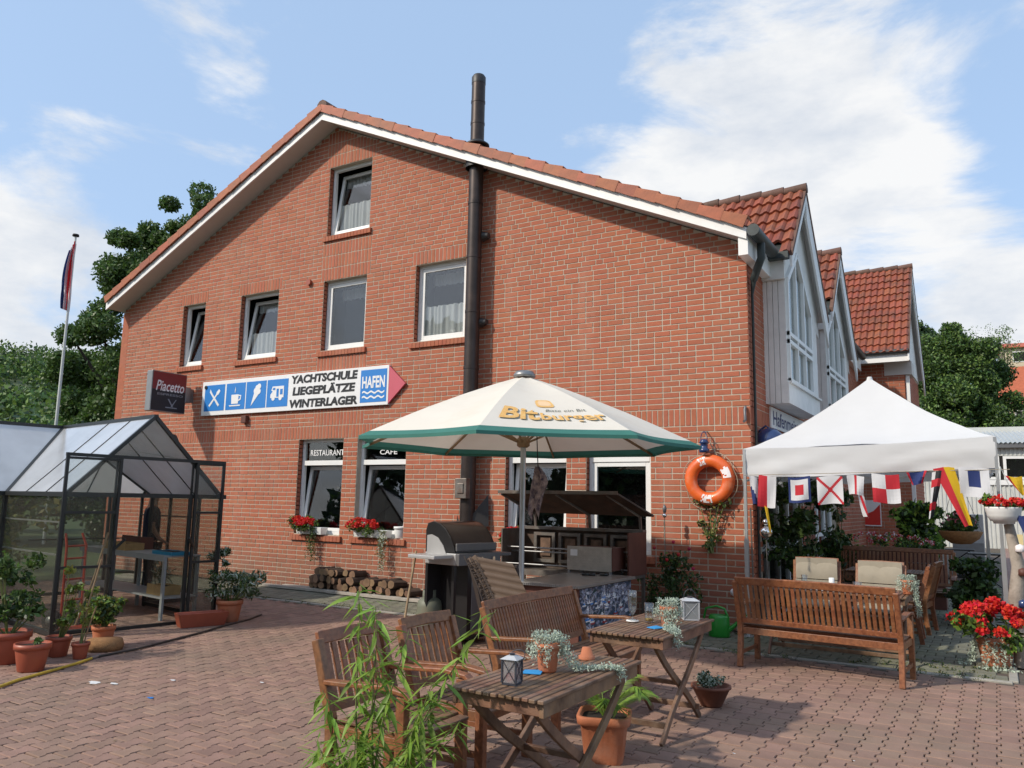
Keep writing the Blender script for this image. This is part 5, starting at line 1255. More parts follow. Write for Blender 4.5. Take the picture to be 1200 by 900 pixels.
for s in (-1, 1): mb = MB(); mb.box(s * .42 + (-.36 if s < 0 else .003), s * .42 + (-.003 if s < 0 else .36), -.26, .22, .87, .905); mb.build('side_shelf', M_grlight if s < 0 else M_grgrey, gg, bevel=.008)
mb = MB(); mb.box(-.08, .40, -.29, -.27, .12, .80); mb.build('cabinet_door', M_grgrey, gg, bevel=.006)
mb = MB(); mb.box(-.40, -.08, -.22, -.20, .12, .80) if False else mb.box(-.16, -.081, -.285, .22, .10, .80); mb.build('cabinet_side', M_grblack, gg)
mb = MB(); mb.box(-.40, .40, .20, .23, .10, .80); mb.build('rear_panel', M_grblack, gg)
mb = MB(); mb.box(-.42, .42, -.28, .24, .06, .10); mb.build('base_tray', M_grblack, gg)
for sx in (-1, 1):
    for sy in (-1, 1): mb = MB(); mb.box(sx * .40 - .022, sx * .40 + .022, sy * .24 - .022 - .02, sy * .24 + .022 - .02, .0, .80); mb.build('leg', M_grblack, gg)
# gas bottle beside it
t = thing('gas_bottle', 'grey green gas bottle standing by the left side of the gas grill', 'gas bottle', (-3.02, -3.10, 0))
mb = MB(); mb.lathe([(.12, 0), (.12, .03), (.145, .05), (.15, .10), (.15, .40), (.135, .46), (.09, .50), (.0, .51)], n=22); mb.build('tank', M_gas, t)
mb = MB(); mb.lathe([(.085, .49), (.085, .59), (.078, .59), (.078, .49)], n=18); mb.tube([(0, 0, .5), (0, 0, .56)], .02, 8); mb.build('valve_guard', M_gas, t)
mb = MB(); mb.tube([(-2.92, -3.75, .0), (-2.97, -3.58, .5), (-3.03, -3.38, 1.05)], .014, 8); tag(mb.build('broom_stick', M_oak), 'thin pale wooden stick leaning against the left side of the gas grill', 'stick')
# ------------------------------------------------------------------ folded padded lounger
t = thing('folded_lounger', 'folded garden lounger with brown quilted cushion between gas grill and wooden bench', 'lounger', (-1.2, -4.70, 0), 0)
A0, B0 = Vector((-.10, .0, 1.135)), Vector((.26, .04, 1.09)); dn = Vector((.31, -.12, -.37))
mb = MB(); nb_ = 6; vs = []; m = 5
for j in range(nb_ * m + 1):
    q = j / (nb_ * m); b = .036 * abs(math.sin(PI * j / m)) ** .45
    for i in range(7): s = i / 6; p = A0.lerp(B0, s) + dn * q + Vector((.15, -.55, .35)).normalized() * b; vs.append(p)
mb.add(vs, [(j * 7 + i, j * 7 + i + 1, j * 7 + i + 8, j * 7 + i + 7) for j in range(nb_ * m) for i in range(6)], 0, True)
mb.build('quilted_cushion', M_cush, t)
mb = MB()
for k in range(2):
    off = Vector((-.045 - .05 * k, .03, .0 - .02 * k)); mb.bar(A0 + off, A0 + off + dn * 1.05, .045, .05, up=(1, 0, 0))
mb.build('folded_layers', M_cush, t, bevel=.012)
mb = MB()
for k in range(12):
    q = .08 + k * .075; p = A0 + dn * q; mb.tube([p + Vector((-.13, .0, .0)), p + Vector((-.07, -.05, -.03 + rnd.uniform(-.02, .02))), p + Vector((.0, -.045, .0)), p + Vector((.05, -.05, -.04))], .006, 5)
for a_ in (-.12, -.06): mb.tube([A0 + Vector((a_, -.03, 0)), A0 + dn * .6 + Vector((a_ + .02, -.05, 0)), A0 + dn * 1.0 + Vector((a_, -.05, 0))], .005, 5)
mb.build('tie_cords', M_cushd, t)
mb = MB()
for p, q in ((A0 + Vector((-.12, .06, -.02)), Vector((.10, .1, 0))), (B0 + Vector((0, .06, -.02)), Vector((.35, .25, 0))), (A0 + dn + Vector((0, .06, -.02)), Vector((-.12, .35, 0))), (B0 + dn + Vector((0, .08, -.04)), Vector((.38, .1, 0)))): mb.bar(p, q, .03, .035)
mb.build('wooden_frame', M_cushd, t)
# ------------------------------------------------------------------ chicken roaster
ro = thing('roaster', 'dark steel rotisserie cabinet with raised hood and four framed panels under the windows', 'roaster', (-2.2, -1.0, 0))
hx = .95
mb = MB(); mb.box(-hx, hx, .28, .31, .70, 1.26); mb.build('back_plate', M_rustin, ro)
mb = MB(); mb.box(-hx, hx, -.30, .28, .68, .72); mb.build('floor_tray', M_rust, ro)
mb = MB(); mb.box(-hx, hx, -.33, -.30, .66, .74); mb.build('front_rail', M_rust, ro)
mb = MB(); mb.box(-hx, hx, .20, .33, 1.26, 1.30); mb.build('top_rail', M_rust, ro)
for s in (-1, 1): mb = MB(); mb.box(s * hx - .01, s * hx + .01, -.30, .30, .72, 1.27); mb.build('side_plate', M_rust if s < 0 else M_lav, ro)
for i in range(4):
    x0 = -hx + .22 + i * .40; f = MB()
    for a, b, c, d, y in ((x0, x0 + .34, .80, 1.22, .27),): rect_frame(f, a, b, c, d, .045, y - .05, y)
    fo = f.build('burner_frame', M_rust, ro); g = MB(); g.box(x0 + .09, x0 + .25, .255, .27, .89, 1.14); g.build('burner_plate', mat('rusty_plate', (.20, .12, .08), .8, .5, 9), fo)
for z, y in ((1.02, -.18), (.96, -.05), (.80, -.26)): mb = MB(); mb.tube([(-hx + .02, y, z), (hx - .02, y, z)], .012, 8); mb.build('spit', M_grey, ro)
for s in (-1, 1):
    for y in (-.28, .28): mb = MB(); mb.box(s * (hx - .03) - .02, s * (hx - .03) + .02, y - .02, y + .02, 0, .68); mb.build('leg', M_rust, ro)
mb = MB(); mb.add([(-1.0, -.33, 1.80), (.82, -.33, 1.78), (1.10, .22, 1.50), (-.72, .22, 1.52), (-1.0, -.33, 1.775), (.82, -.33, 1.755), (1.10, .22, 1.475), (-.72, .22, 1.495)], [(0, 1, 2, 3), (7, 6, 5, 4), (0, 4, 5, 1), (1, 5, 6, 2), (2, 6, 7, 3), (3, 7, 4, 0)]); mb.build('hood', M_rustin, ro)
mb = MB(); mb.box(-1.0, .82, -.345, -.33, 1.755, 1.80); mb.build('hood_lip', M_rust, ro)
for x in (-.72, .15, .9): mb = MB(); mb.bar((x, .25, 1.30), (x, .22, 1.50), .03, .03); mb.bar((x - .25, -.30, 1.75), (x, .2, 1.48), .03, .03); mb.build('hood_strut', M_rust, ro)
pb = thing('plated_box', 'box of diamond tread plate with small white label standing in front of the roaster', 'box', (-1.68, -1.42, 0))
mb = MB(); mb.box(-.30, .32, -.12, .30, .80, 1.08); mb.build('box_body', M_lav, pb)
mb = MB(); mb.box(-.31, .31, -.135, -.122, .79, 1.09); fpl = mb.build('tread_sheet', M_plate, pb)
dm = MB(); dm.add([(-.016, 0, 0), (0, 0, .0045), (.016, 0, 0), (0, 0, -.0045), (0, -.003, 0)], [(0, 3, 4), (3, 2, 4), (2, 1, 4), (1, 0, 4)]); st = MB()
for i in range(18):
    for j in range(9):
        a = .7 if (i + j) % 2 else -.7; cx, cz = -.29 + i * .034, .805 + j * .034
        st.add([(cx + x * math.cos(a) - z * math.sin(a), -.136 + y, cz + x * math.sin(a) + z * math.cos(a)) for x, y, z in dm.v], dm.f)
st.build('tread_pattern', M_plate, pb, kind='stuff')
mb = MB(); mb.box(-.26, -.16, -.142, -.138, .97, 1.05); mb.build('label', M_signw, pb)
for s in (-1, 1): mb = MB(); mb.box(s * .29 - .015, s * .29 + .015, -.13, -.10, 0, .79); mb.box(s * .29 - .015, s * .29 + .015, .25, .28, 0, .79); mb.build('leg', M_grey, pb)
# counter with the harbour picture
cn = thing('bar_counter', 'dark bar counter with a printed picture of moored boats on its side', 'counter', (-1.5, -2.25, 0))
mb = MB(); mb.box(-.40, .38, -.72, .72, .03, .72); mb.build('counter_body', M_lav, cn)
mb = MB(); mb.box(-.46, .42, -.78, .78, .722, .755); mb.build('counter_top', M_counter, cn, bevel=.004)
mb = MB()
for i in range(34): mb.box(-.46 + i * .026, -.46 + i * .026 + .019, -.787, -.781, .724, .752)
mb.build('edge_trim', M_grey, cn, kind='stuff')
def harbour_mat():
    m = bpy.data.materials.new('harbour_picture'); m.use_nodes = True; t = m.node_tree; b = t.nodes['Principled BSDF']; b.inputs['Roughness'].default_value = .35
    tc = N(t, 'ShaderNodeTexCoord'); mp = N(t, 'ShaderNodeMapping'); mp.inputs['Scale'].default_value = (1, 1, 2.1); t.links.new(tc.outputs['Object'], mp.inputs[0])
    v = N(t, 'ShaderNodeTexVoronoi', i_Scale=14.0); n = N(t, 'ShaderNodeTexNoise', i_Scale=7.0, i_Detail=6.0, i_Distortion=1.5)
    t.links.new(mp.outputs[0], v.inputs['Vector']); t.links.new(mp.outputs[0], n.inputs['Vector'])
    r = N(t, 'ShaderNodeValToRGB'); e = r.color_ramp.elements; e[0].position = 0; e[0].color = (.012, .02, .03, 1); e[1].position = 1; e[1].color = (.62, .66, .75, 1)
    for p, c in ((.30, (.02, .045, .035, 1)), (.42, (.05, .08, .14, 1)), (.50, (.05, .045, .05, 1)), (.56, (.34, .38, .50, 1)), (.64, (.08, .05, .06, 1)), (.70, (.55, .58, .66, 1))): q = e.new(p); q.color = c
    s = math_(t, 'ADD', math_(t, 'MULTIPLY', v.outputs['Color'], .45), math_(t, 'MULTIPLY', n.outputs['Fac'], .62)); t.links.new(s, r.inputs[0])
    t.links.new(r.outputs[0], b.inputs['Base Color']); return m
mb = MB(); mb.box(.383, .392, -.70, .70, .04, .71); pic = mb.build('harbour_picture', harbour_mat(), cn)
CF = lambda u, v, q: Vector((.392 + q, u, v))
hull = lambda cx, cz, l, h: [(cx - l / 2, cz + h / 2), (cx - l * .42, cz - h / 2), (cx + l * .36, cz - h / 2), (cx + l / 2, cz + h / 2)]
mk = MB()
for k in range(34):
    e_ = k * .00006; cx, cz = rnd.uniform(-.62, .62), rnd.uniform(.30, .62); l = rnd.uniform(.07, .16); sc = .6 + (.62 - cz) * 1.6
    mk.prism(hull(cx, cz, l * sc, .018 * sc), CF, .0004, .0012 + e_, rnd.choice([0, 0, 0, 1, 2])); mk.prism([(cx - .02 * sc, cz + .01), (cx + .02 * sc, cz + .01), (cx + .015 * sc, cz + .028), (cx - .015 * sc, cz + .028)], CF, .0004, .00122 + e_, rnd.choice([0, 1, 0]))
    mk.prism([(cx - .001, cz), (cx + .0015, cz), (cx + .0015, min(.70, cz + .12 * sc)), (cx - .001, min(.70, cz + .12 * sc))], CF, .0004, .00124 + e_, 0)
mk.build('printed_boats', [M_signw, M_blue, mat('hull_red', (.30, .03, .03), .5)], pic, kind='stuff')
mb = MB(); 
for y in (.0, .03, .10): mb.lathe([(0, 0), (.05, 0), (.055, .025), (.0, .03)], (-.1 + y * 2, .45 + y, .757), 12)
tag(mb.build('tongs_and_trays', M_blackfr, cn, kind='stuff'), '', '') if False else mb.build('ashtray_stack', M_blackfr, cn)

# ------------------------------------------------------------------ greenhouse
GH = thing('greenhouse', 'greenhouse of black aluminium with cloudy roof panes and open double doors', 'greenhouse', (-6.41, -4.575, 0), math.atan2(-.162, .987))
EZ, RZ = 1.63, 2.64; bx_ = .99
fr = MB()
def fbar(p, q, w_=.034): fr.bar(p, q, w_, w_)
def gbar(name, segs, w_=.034):
    for p, q in segs: m = MB(); m.bar(p, q, w_, w_); m.build(name, M_blackfr, GH)
# front wing (x 0..-2), cross wing (x -2..-4) running along y
YA, YB = -4.2, 1.75
gbar('sill_rail', [((0, -bx_, .04), (0, -.42, .04)), ((-.0, -.42, .012), (0, .56, .012)), ((0, .56, .04), (0, bx_, .04)), ((0, -bx_, .04), (-2, -bx_, .04)), ((0, bx_, .04), (-2, bx_, .04)), ((-2, -bx_, .04), (-2, YA, .04)), ((-2, bx_, .04), (-2, YB, .04)), ((-4, YA, .04), (-4, YB, .04)), ((-2, YB, .04), (-4, YB, .04))], .05)
gbar('post', [((x, y, 0), (x, y, EZ)) for x, y in ((0, -bx_), (0, bx_), (-.0, -.42), (0, .56), (-2, -bx_), (-2, bx_), (-2, -2.6), (-2, YA), (-2, YB), (-4, YB), (-4, 1.2), (-4, -.4), (-4, -2.0), (-4, YA), (-2.95, YB))], .042)
gbar('eaves_rail', [((0, -bx_, EZ), (0, bx_, EZ)), ((0, -bx_, EZ), (-2, -bx_, EZ)), ((0, bx_ + .05, EZ), (-2, bx_, EZ)), ((-2, -bx_, EZ), (-2, YA, EZ)), ((-2, bx_, EZ), (-2, YB, EZ)), ((-4, YA, EZ), (-4, YB, EZ)), ((-2, YB, EZ), (-4, YB, EZ))], .055)
gbar('ridge_rail', [((.02, 0, RZ), (-3, 0, RZ)), ((-3, YA, RZ), (-3, YB, RZ))], .055)
gbar('rafter', [((0, -bx_, EZ), (0, 0, RZ)), ((0, bx_, EZ), (0, 0, RZ)), ((-2, -bx_, EZ), (-3, 0, RZ)), ((-2, bx_, EZ), (-3, 0, RZ)), ((-2, YB, EZ), (-3, YB, RZ)), ((-4, YB, EZ), (-3, YB, RZ))], .045)
gbar('glazing_bar', [((x, s * bx_, EZ), (x, 0, RZ)) for x in (-.66, -1.33) for s in (-1, 1)] + [((-2, y, EZ), (-3, y, RZ)) for y in (-1.75, -2.5, -3.3)] + [((-4, y, EZ), (-3, y, RZ)) for y in (-3.3, -2.5, -1.7, -.9, 0, .8)], .020)
gbar('door_track', [((.05, -bx_ - .05, 2.10), (.05, bx_ + .0, 2.09))], .04)
gbar('tie_bar', [((0, -.42, EZ), (0, -.42, 2.10)), ((0, .56, EZ), (0, .56, 2.10)), ((-4, YB * .0, .9), (-4, YB, .9)), ((-2, YB, 1.30), (-4, YB, 1.30))], .022)
for z_ in (.92, 1.30):
    m = MB(); m.bar((-.03, -bx_ + .02, z_), (-2, -bx_ + .02, z_), .018, .018); m.build('side_rail', M_alu, GH)
def pane(pts, m_=None, name='pane'):
    p = [Vector(v) for v in pts]; n = (p[1] - p[0]).cross(p[2] - p[0]).normalized() * .003; k = len(p); m = MB()
    m.add([v - n for v in p] + [v + n for v in p], [tuple(range(k))[::-1], tuple(range(k, 2 * k))] + [(i, (i + 1) % k, k + (i + 1) % k, k + i) for i in range(k)]); m.build(name, m_ or M_green_gl, GH)
for s in (-1, 1):
    for i in range(3):
        x0, x1 = -.66 * i, -.66 * (i + 1) if i < 2 else -2.0
        pane([(x0, s * bx_, EZ), (x1, s * bx_, EZ), (x1, 0, RZ), (x0, 0, RZ)], M_green_roof, 'roof_pane'); pane([(x0, s * bx_, .06), (x1, s * bx_, .06), (x1, s * bx_, EZ), (x0, s * bx_, EZ)], name='side_pane')
    pane([(-2, s * bx_, EZ), (-2, 0, RZ), (-3, 0, RZ)] if False else [(-2.0, s * bx_, EZ), (-3, 0, RZ), (-2, 0, RZ)], M_green_roof, 'roof_pane')
for ys in ([-bx_ - .0, -1.75, -2.5, -3.3, YA], [bx_, YB]):
    for a, b in zip(ys, ys[1:]):
        pane([(-2, a, EZ), (-2, b, EZ), (-3, b, RZ), (-3, a, RZ)], M_green_roof, 'roof_pane'); pane([(-2, a, .06), (-2, b, .06), (-2, b, EZ), (-2, a, EZ)], name='side_pane')
    a = ys[0]; pane([(-2, a, EZ), (-3, a, RZ), (-3, 0, RZ)], M_green_roof, 'roof_pane')
ys = [-4.2, -3.3, -2.5, -1.7, -.9, 0, .8, YB]
for a, b in zip(ys, ys[1:]): pane([(-4, a, EZ), (-4, b, EZ), (-3, b, RZ), (-3, a, RZ)], M_green_roof, 'roof_pane'); pane([(-4, a, .06), (-4, b, .06), (-4, b, EZ), (-4, a, EZ)], name='side_pane')
pane([(-2, YB, .06), (-4, YB, .06), (-4, YB, EZ), (-3, YB, RZ), (-2, YB, EZ)], name='gable_pane')
pane([(0, -bx_, EZ), (0, -.42, EZ), (0, -.42, 2.20)], name='gable_pane'); pane([(0, .56, EZ), (0, bx_, EZ), (0, .56, 2.06)], name='gable_pane'); pane([(0, -.42, 2.11), (0, .56, 2.11), (0, .56, 2.06 + .03), (0, 0, RZ - .02), (0, -.42, 2.20)], name='gable_pane')
for s, y0, y1 in ((-1, -bx_ - .03, -.40), (1, .60, .975)):                  # sliding doors pushed aside
    m = MB(); x = .05
    for y in (y0, y1): m.bar((x, y, .03), (x, y, 2.08), .034, .034)
    for z in (.05, .78, 1.42, 2.06): m.bar((x, y0, z), (x, y1, z), .030, .030)
    d = m.build('sliding_door', M_blackfr, GH); m = MB(); m.box(x - .003, x + .003, y0 + .02, y1 - .02, .06, 2.05); m.build('door_pane', M_green_gl, d)
    m = MB(); yy = y1 if s < 0 else y0; m.bar((x + .02, yy, .98), (x + .09, yy + .09 * s * -1, 1.10), .025, .03); m.build('door_handle', M_blackfr, d)
def GW(x, y, z=0): v = GH_M @ Vector((x, y, z)); return (v.x, v.y, v.z)
GH_M = Matrix.Translation((-6.41, -4.575, 0)) @ Matrix.Rotation(math.atan2(-.162, .987), 4, 'Z'); GR = math.atan2(-.162, .987)
# potting bench inside
t = thing('potting_bench', 'grey two tier potting bench inside the greenhouse seen through the open doors', 'bench', GW(-1.75, .70), GR)
for z in (.84, .30):
    for k in range(5): m = MB(); m.box(-1.35, 1.40, -.25 + k * .102, -.25 + k * .102 + .094, z - .02, z); m.build('shelf_board', M_bench_gr, t)
for x in (-1.25, -.35, 1.36):
    for y in (-.23, .23): m = MB(); m.box(x - .03, x + .03, y - .015, y + .015, 0, .82); m.build('leg', M_bench_gr, t)
m = MB(); m.box(-1.35, 1.40, -.265, -.25, .77, .845); m.build('front_rail', M_bench_gr, t)
def crate(x, y, z, sx, sy, h, m_, label, name='seed_tray', soil=True):
    m = MB(); p = GW(x, y, z); t = thing(name, label, 'tray', p, GR)
    for a, b, c, d in ((-sx, sx, -sy, -sy + .015), (-sx, sx, sy - .015, sy), (-sx, -sx + .015, -sy + .015, sy - .015), (sx - .015, sx, -sy + .015, sy - .015)): m.box(a, b, c, d, 0, h)
    n = int(sx * 2 / .04)
    if h > .07:
        for i in range(n): m.box(-sx + i * .04 + .006, -sx + i * .04 + .03, -sy, -sy + .015, h, h + .018)
    m.build('tray_sides', m_, t); m = MB(); m.box(-sx + .015, sx - .015, -sy + .015, sy - .015, .0, h * .8); m.build('soil', M_soil, t); return t
crate(-2.0, .62, .842, .36, .14, .10, M_tray, 'pale wooden tray with slatted sides on the potting bench')
crate(-2.1, .86, .842, .33, .09, .17, M_lav, 'dark trough behind the pale tray on the potting bench')
crate(-.62, .66, .842, .28, .13, .045, M_bluefoil, 'blue foil covered tray on the right end of the potting bench')
crate(-.75, .66, .302, .20, .14, .12, M_tray, 'small wooden crate on the lower shelf of the potting bench')
t = leafy('agave', 'spiky pale green plant on the lower level behind the potting bench', 'plant', GW(-2.3, 1.35, 0), [(0, 0, .55, .16), (.15, .0, .45, .14), (-.18, 0, .45, .14), (0, 0, .3, .2)], .10, [M_silver, M_leaf], 30, aspect=.12)
# red hand truck
t = thing('hand_truck', 'red hand truck with black wheels standing behind the left glass door of the greenhouse', 'hand truck', GW(-.45, -.62), GR + PI / 2 + .35)
m = MB()
for s in (-1, 1): m.tube([(s * .14, 0, .12), (s * .14, .02, 1.0), (s * .12, .08, 1.15)], .014, 8)
for z in (.35, .6, .85, 1.0): m.tube([(-.14, .01, z), (.14, .01, z)], .012, 8)
m.box(-.17, .17, -.22, .02, .02, .035); m.build('frame', M_truck, t)
for s in (-1, 1):
    m = MB(); m.lathe([(0, -.03), (.07, -.03), (.12, -.035), (.125, 0), (.12, .035), (.07, .03), (0, .03)], n=20); m.v = [(z + s * .21, x + .07, y + .125) for x, y, z in m.v]; wl = m.build('wheel', M_rubber, t)
    m = MB(); m.lathe([(0, -.038), (.055, -.038), (.055, .038), (0, .038)], n=14); m.v = [(z + s * .21, x + .07, y + .125) for x, y, z in m.v]; m.build('hub', M_grey, wl)
m = MB(); m.tube([GW(-.5, -.55), GW(-.55, -.35, .6), GW(-.62, -.2, 1.15)], .013, 8); tag(m.build('rake_handle', M_oak), 'pale wooden tool handle leaning by the red hand truck', 'tool handle')
m = MB(); m.tube([(p_) for p_ in (GW(.22, -1.75), GW(.1, -1.7, .7), GW(.05, -1.65, 1.2))], .012, 8); tag(m.build('metal_rod', M_grey), 'thin grey rod standing among the potted plants at the left edge', 'rod')

# potted plants on the left
def potted(loc, r, h, label, cl, size, mats, per=50, pm=None, name='potted_plant', aspect=.45, sq=False, extra=None):
    t = thing(name, label, 'potted plant', loc)
    m = MB(); pot(m, r, h); m.build('pot', pm or M_terra2, t)
    m = MB(); m.lathe([(0, h * .9), (r * .9, h * .9)], n=18); m.build('soil', M_soil, t)
    if cl:
        clumps([c[:3] for c in cl], [c[3] for c in cl], per, size, 'foliage', mats, t, None, aspect)
        m = MB()
        for c in cl[:10]: m.tube([(c[0] * .1, c[1] * .1, h * .85), (c[0] * .6, c[1] * .6, (h + c[2]) / 2), (c[0], c[1], c[2])], [.009, .006, .003], 5)
        m.build('stems', M_stem, t)
    return t
def cl_(n, rx, ry, z0, z1, r0, r1, cx=0, cy=0): return [(cx + rnd.uniform(-rx, rx), cy + rnd.uniform(-ry, ry), rnd.uniform(z0, z1), rnd.uniform(r0, r1)) for _ in range(n)]
potted((-4.98, -6.61, 0), .155, .25, 'round reddish pot with bare soil and one small sprout in front of the greenhouse', [(.08, 0, .28, .03)], .03, [M_leaf])
potted((-5.52, -6.56, 0), .20, .30, 'large reddish pot with tall dense tomato like plant at the left edge', cl_(30, .20, .20, .42, 1.0, .05, .11), .034, [M_leafd, M_leaf, M_leaf], 48)
potted((-5.45, -6.1, 0), .12, .2, 'small reddish pot with thin pale shoots between the large pots', cl_(14, .16, .14, .3, .9, .035, .07, .12, .08), .032, [M_leaf, M_leafb, M_leafy], 26)
t = potted((-5.16, -6.04, 0), .085, .16, 'small brown pot holding bamboo canes and a withered tomato', [(-.0, 0, .5, .07), (.04, .02, .36, .06)], .03, [M_leafy], 22)
m = MB(); m.tube([(-.03, 0, .1), (.02, .03, .55), (.12, .06, .98)], .008, 6); m.tube([(.03, 0, .1), (.1, .0, .3), (.17, .02, .52)], .007, 6); m.build('cane', M_oak, t)
potted((-5.62, -5.52, .0), .12, .22, 'clay pot with peppers, yellow green leaves, on a coir mat by the greenhouse door', cl_(24, .15, .15, .26, .52, .05, .09), .032, [M_leaf, M_leafy, M_leafb, M_leafd], 52, M_terra)
m = MB(); m.lathe([(0, 0), (.18, 0), (.19, .05), (.17, .11), (0, .12)], n=18); o = m.build('coir_basket', M_coir); o.location = (-5.42, -5.62, 0); tag(o, 'shaggy brown coir basket on the paving next to the pepper pot', 'basket')
t = potted((-6.02, -3.52, 0), .17, .28, 'pale clay pot with olive like shrub between greenhouse and brick wall', cl_(26, .30, .22, .34, .62, .06, .11, .1) + cl_(8, .15, .1, .6, .95, .04, .07, -.25), .05, [M_leafd, M_leaf, M_silver], 40, M_terra, aspect=.22)
t = thing('clay_trough', 'low long clay trough on the paving in front of the right glass door', 'trough', (-5.98, -3.98, 0), 1.25)
m = MB(); m.add([(-.27, -.09, 0), (.27, -.09, 0), (.27, .09, 0), (-.27, .09, 0), (-.31, -.12, .17), (.31, -.12, .17), (.31, .12, .17), (-.31, .12, .17), (-.29, -.10, .17), (.29, -.10, .17), (.29, .10, .17), (-.29, .10, .17), (-.27, -.08, .12), (.27, -.08, .12), (.27, .08, .12), (-.27, .08, .12)],
           [(0, 3, 2, 1), (0, 1, 5, 4), (1, 2, 6, 5), (2, 3, 7, 6), (3, 0, 4, 7), (4, 5, 9, 8), (5, 6, 10, 9), (6, 7, 11, 10), (7, 4, 8, 11), (8, 9, 13, 12), (9, 10, 14, 13), (10, 11, 15, 14), (11, 8, 12, 15), (12, 13, 14, 15)]); m.build('trough_body', M_terra2, t, bevel=.004)
# garden hose
hp = [(-4.35, -7.35), (-4.62, -6.9), (-4.78, -6.5), (-4.93, -6.15), (-5.05, -5.95)]
m = MB(); m.tube([(x, y, .014) for x, y in hp], .0135, 8); hs = m.build('yellow_hose_end', M_hosey)
m = MB(); m.tube([(x, y, .014) for x, y in [(-5.05, -5.95), (-5.12, -5.45), (-5.3, -4.9), (-5.5, -4.3), (-5.68, -3.9), (-5.88, -3.3), (-6.1, -2.9)]], .0125, 8)
t = thing('garden_hose', 'garden hose on the paving, yellow in front and dark towards the greenhouse', 'hose'); hs.parent = t; m.build('dark_hose_end', M_hosed, t)
m = MB(); m.tube([(-5.02, -6.0, .015), (-5.08, -5.88, .015)], .019, 8); m.build('coupling', M_grey, t)

# square pot with palm, succulent bowl
t = thing('potted_palm', 'square fluted clay pot with a small palm under the nearest folding table', 'potted plant', (.53, -5.90, 0), .35)
m = MB(); a, b, h = .120, .160, .29
def rsq(r, z, n=48, flute=0): 
    out = []
    for i in range(n):
        q = 2 * PI * i / n; c, s = math.cos(q), math.sin(q); k = r / (abs(c) ** 6 + abs(s) ** 6) ** (1 / 6); k *= 1 - flute * (i % 2); out.append((k * c, k * s, z))
    return out
rings = [rsq(a, 0, flute=.06), rsq(a * 1.04, .02, flute=.06), rsq(b * .93, h * .78, flute=.06), rsq(b * .94, h * .8), rsq(b * 1.06, h * .83), rsq(b * 1.09, h * .97), rsq(b * 1.05, h), rsq(b * .93, h), rsq(b * .90, h * .88)]
vs = [v for r in rings for v in r]; m.add(vs, [(j * 48 + i, j * 48 + (i + 1) % 48, (j + 1) * 48 + (i + 1) % 48, (j + 1) * 48 + i) for j in range(len(rings) - 1) for i in range(48)], 0, True); m.build('pot', M_terra, t)
m = MB(); m.add(rsq(b * .92, h * .89), [tuple(range(48))]); m.build('soil', M_soil, t)
for k in range(11):
    az = k * 2.399; L = rnd.uniform(.30, .42); up = rnd.uniform(.5, 1.1); C = []; m = MB(); pts = []
    for i in range(10):
        q = i / 9; r = L * math.sin(q * 1.25) * .85; z = h * .88 + up * L * math.sin(q * 2.1) * .75; pts.append(Vector((math.cos(az) * r, math.sin(az) * r, z)))
    m.tube(pts, [.005 * (1 - i / 12) for i in range(10)], 5)
    for i in range(1, 40):
        q = .18 + i / 40 * .8; j = min(8, int(q * 9)); f = q * 9 - j; p = pts[j].lerp(pts[j + 1], f); d = (pts[j + 1] - pts[j]).normalized(); sd_ = d.cross(Vector((0, 0, 1))).normalized()
        for s in (-1, 1):
            l = .10 * math.sin(q * PI * .9) + .02; e = p + sd_ * s * l * .8 + d * l * .7 - Vector((0, 0, l * .35)); w2 = d * .005
            m.add([p - w2, p + w2, e], [(0, 1, 2)])
    m.build('frond', M_leafb, t)
t = thing('succulent_bowl', 'dark clay bowl with grey green succulent on the paving beside the second folding table', 'potted plant', (.68, -4.12, 0))
m = MB(); m.lathe([(0, 0), (.08, 0), (.09, .01), (.155, .145), (.165, .145), (.165, .165), (.145, .165), (.13, .13), (0, .13)], n=24); m.build('bowl', mat('dark_clay', (.20, .075, .045), .7, .3, 8), t)
clumps([c[:3] for c in cl_(16, .10, .10, .17, .25, .03, .05)], [.045] * 16, 60, .013, 'foliage', [M_silver, M_leafd], t)

# geraniums at the right, hanging bowl on a driftwood post
t = thing('geranium_pot', 'clay pot overflowing with big red geraniums and silver trailing leaves at the right edge', 'potted plant', (2.70, -.62, 0))
m = MB(); pot(m, .19, .30); m.build('pot', M_terra, t)
clumps([c[:3] for c in cl_(22, .34, .30, .25, .52, .08, .12)], [.11] * 22, 44, .042, 'foliage', [M_leaf, M_leafd, M_leafb], t)
fl = []
for _ in range(44):
    a_ = rnd.uniform(0, 2 * PI); r_ = .40 * math.sqrt(rnd.random()); fl.append((r_ * math.cos(a_), r_ * math.sin(a_), .62 - r_ * r_ * 1.2 + rnd.uniform(-.08, .06)))
clumps(fl, [.062] * len(fl), 60, .021, 'blooms', M_red, t, 'stuff', .9)
C = []
for s in range(16):
    a_ = rnd.uniform(PI * .8, PI * 1.7); 
    for k in range(60):
        q = k / 60; r_ = .17 + .12 * q + (max(0, q - .8)) * .5; C.append((math.cos(a_) * r_ + rnd.gauss(0, .014), math.sin(a_) * r_ + rnd.gauss(0, .014), max(.012, .33 - q * .38 + rnd.gauss(0, .01))))
cloud(C, .016, 'silver_trailer', M_silver, t, .5)
t = thing('driftwood_post', 'weathered grey driftwood post with barnacled shells at the right edge behind the geraniums', 'post', (2.93, -.55, 0))
m = MB(); m.tube([(0, 0, 0), (.02, 0, .35), (-.01, .02, .7), (.03, 0, 1.05), (-.03, 0, 1.5)], [.085, .075, .08, .065, .05], 9); m.build('trunk', M_drift, t)
for z, x, k in ((.62, .05, M_enamel), (.36, .02, M_whitefl), (1.2, .06, M_whitefl), (.95, .07, M_lav)): m = MB(); m.lathe([(0, 0), (.05, .01), (.045, .07), (0, .09)], (x, -.06, z), 9); m.build('shell', k, t)
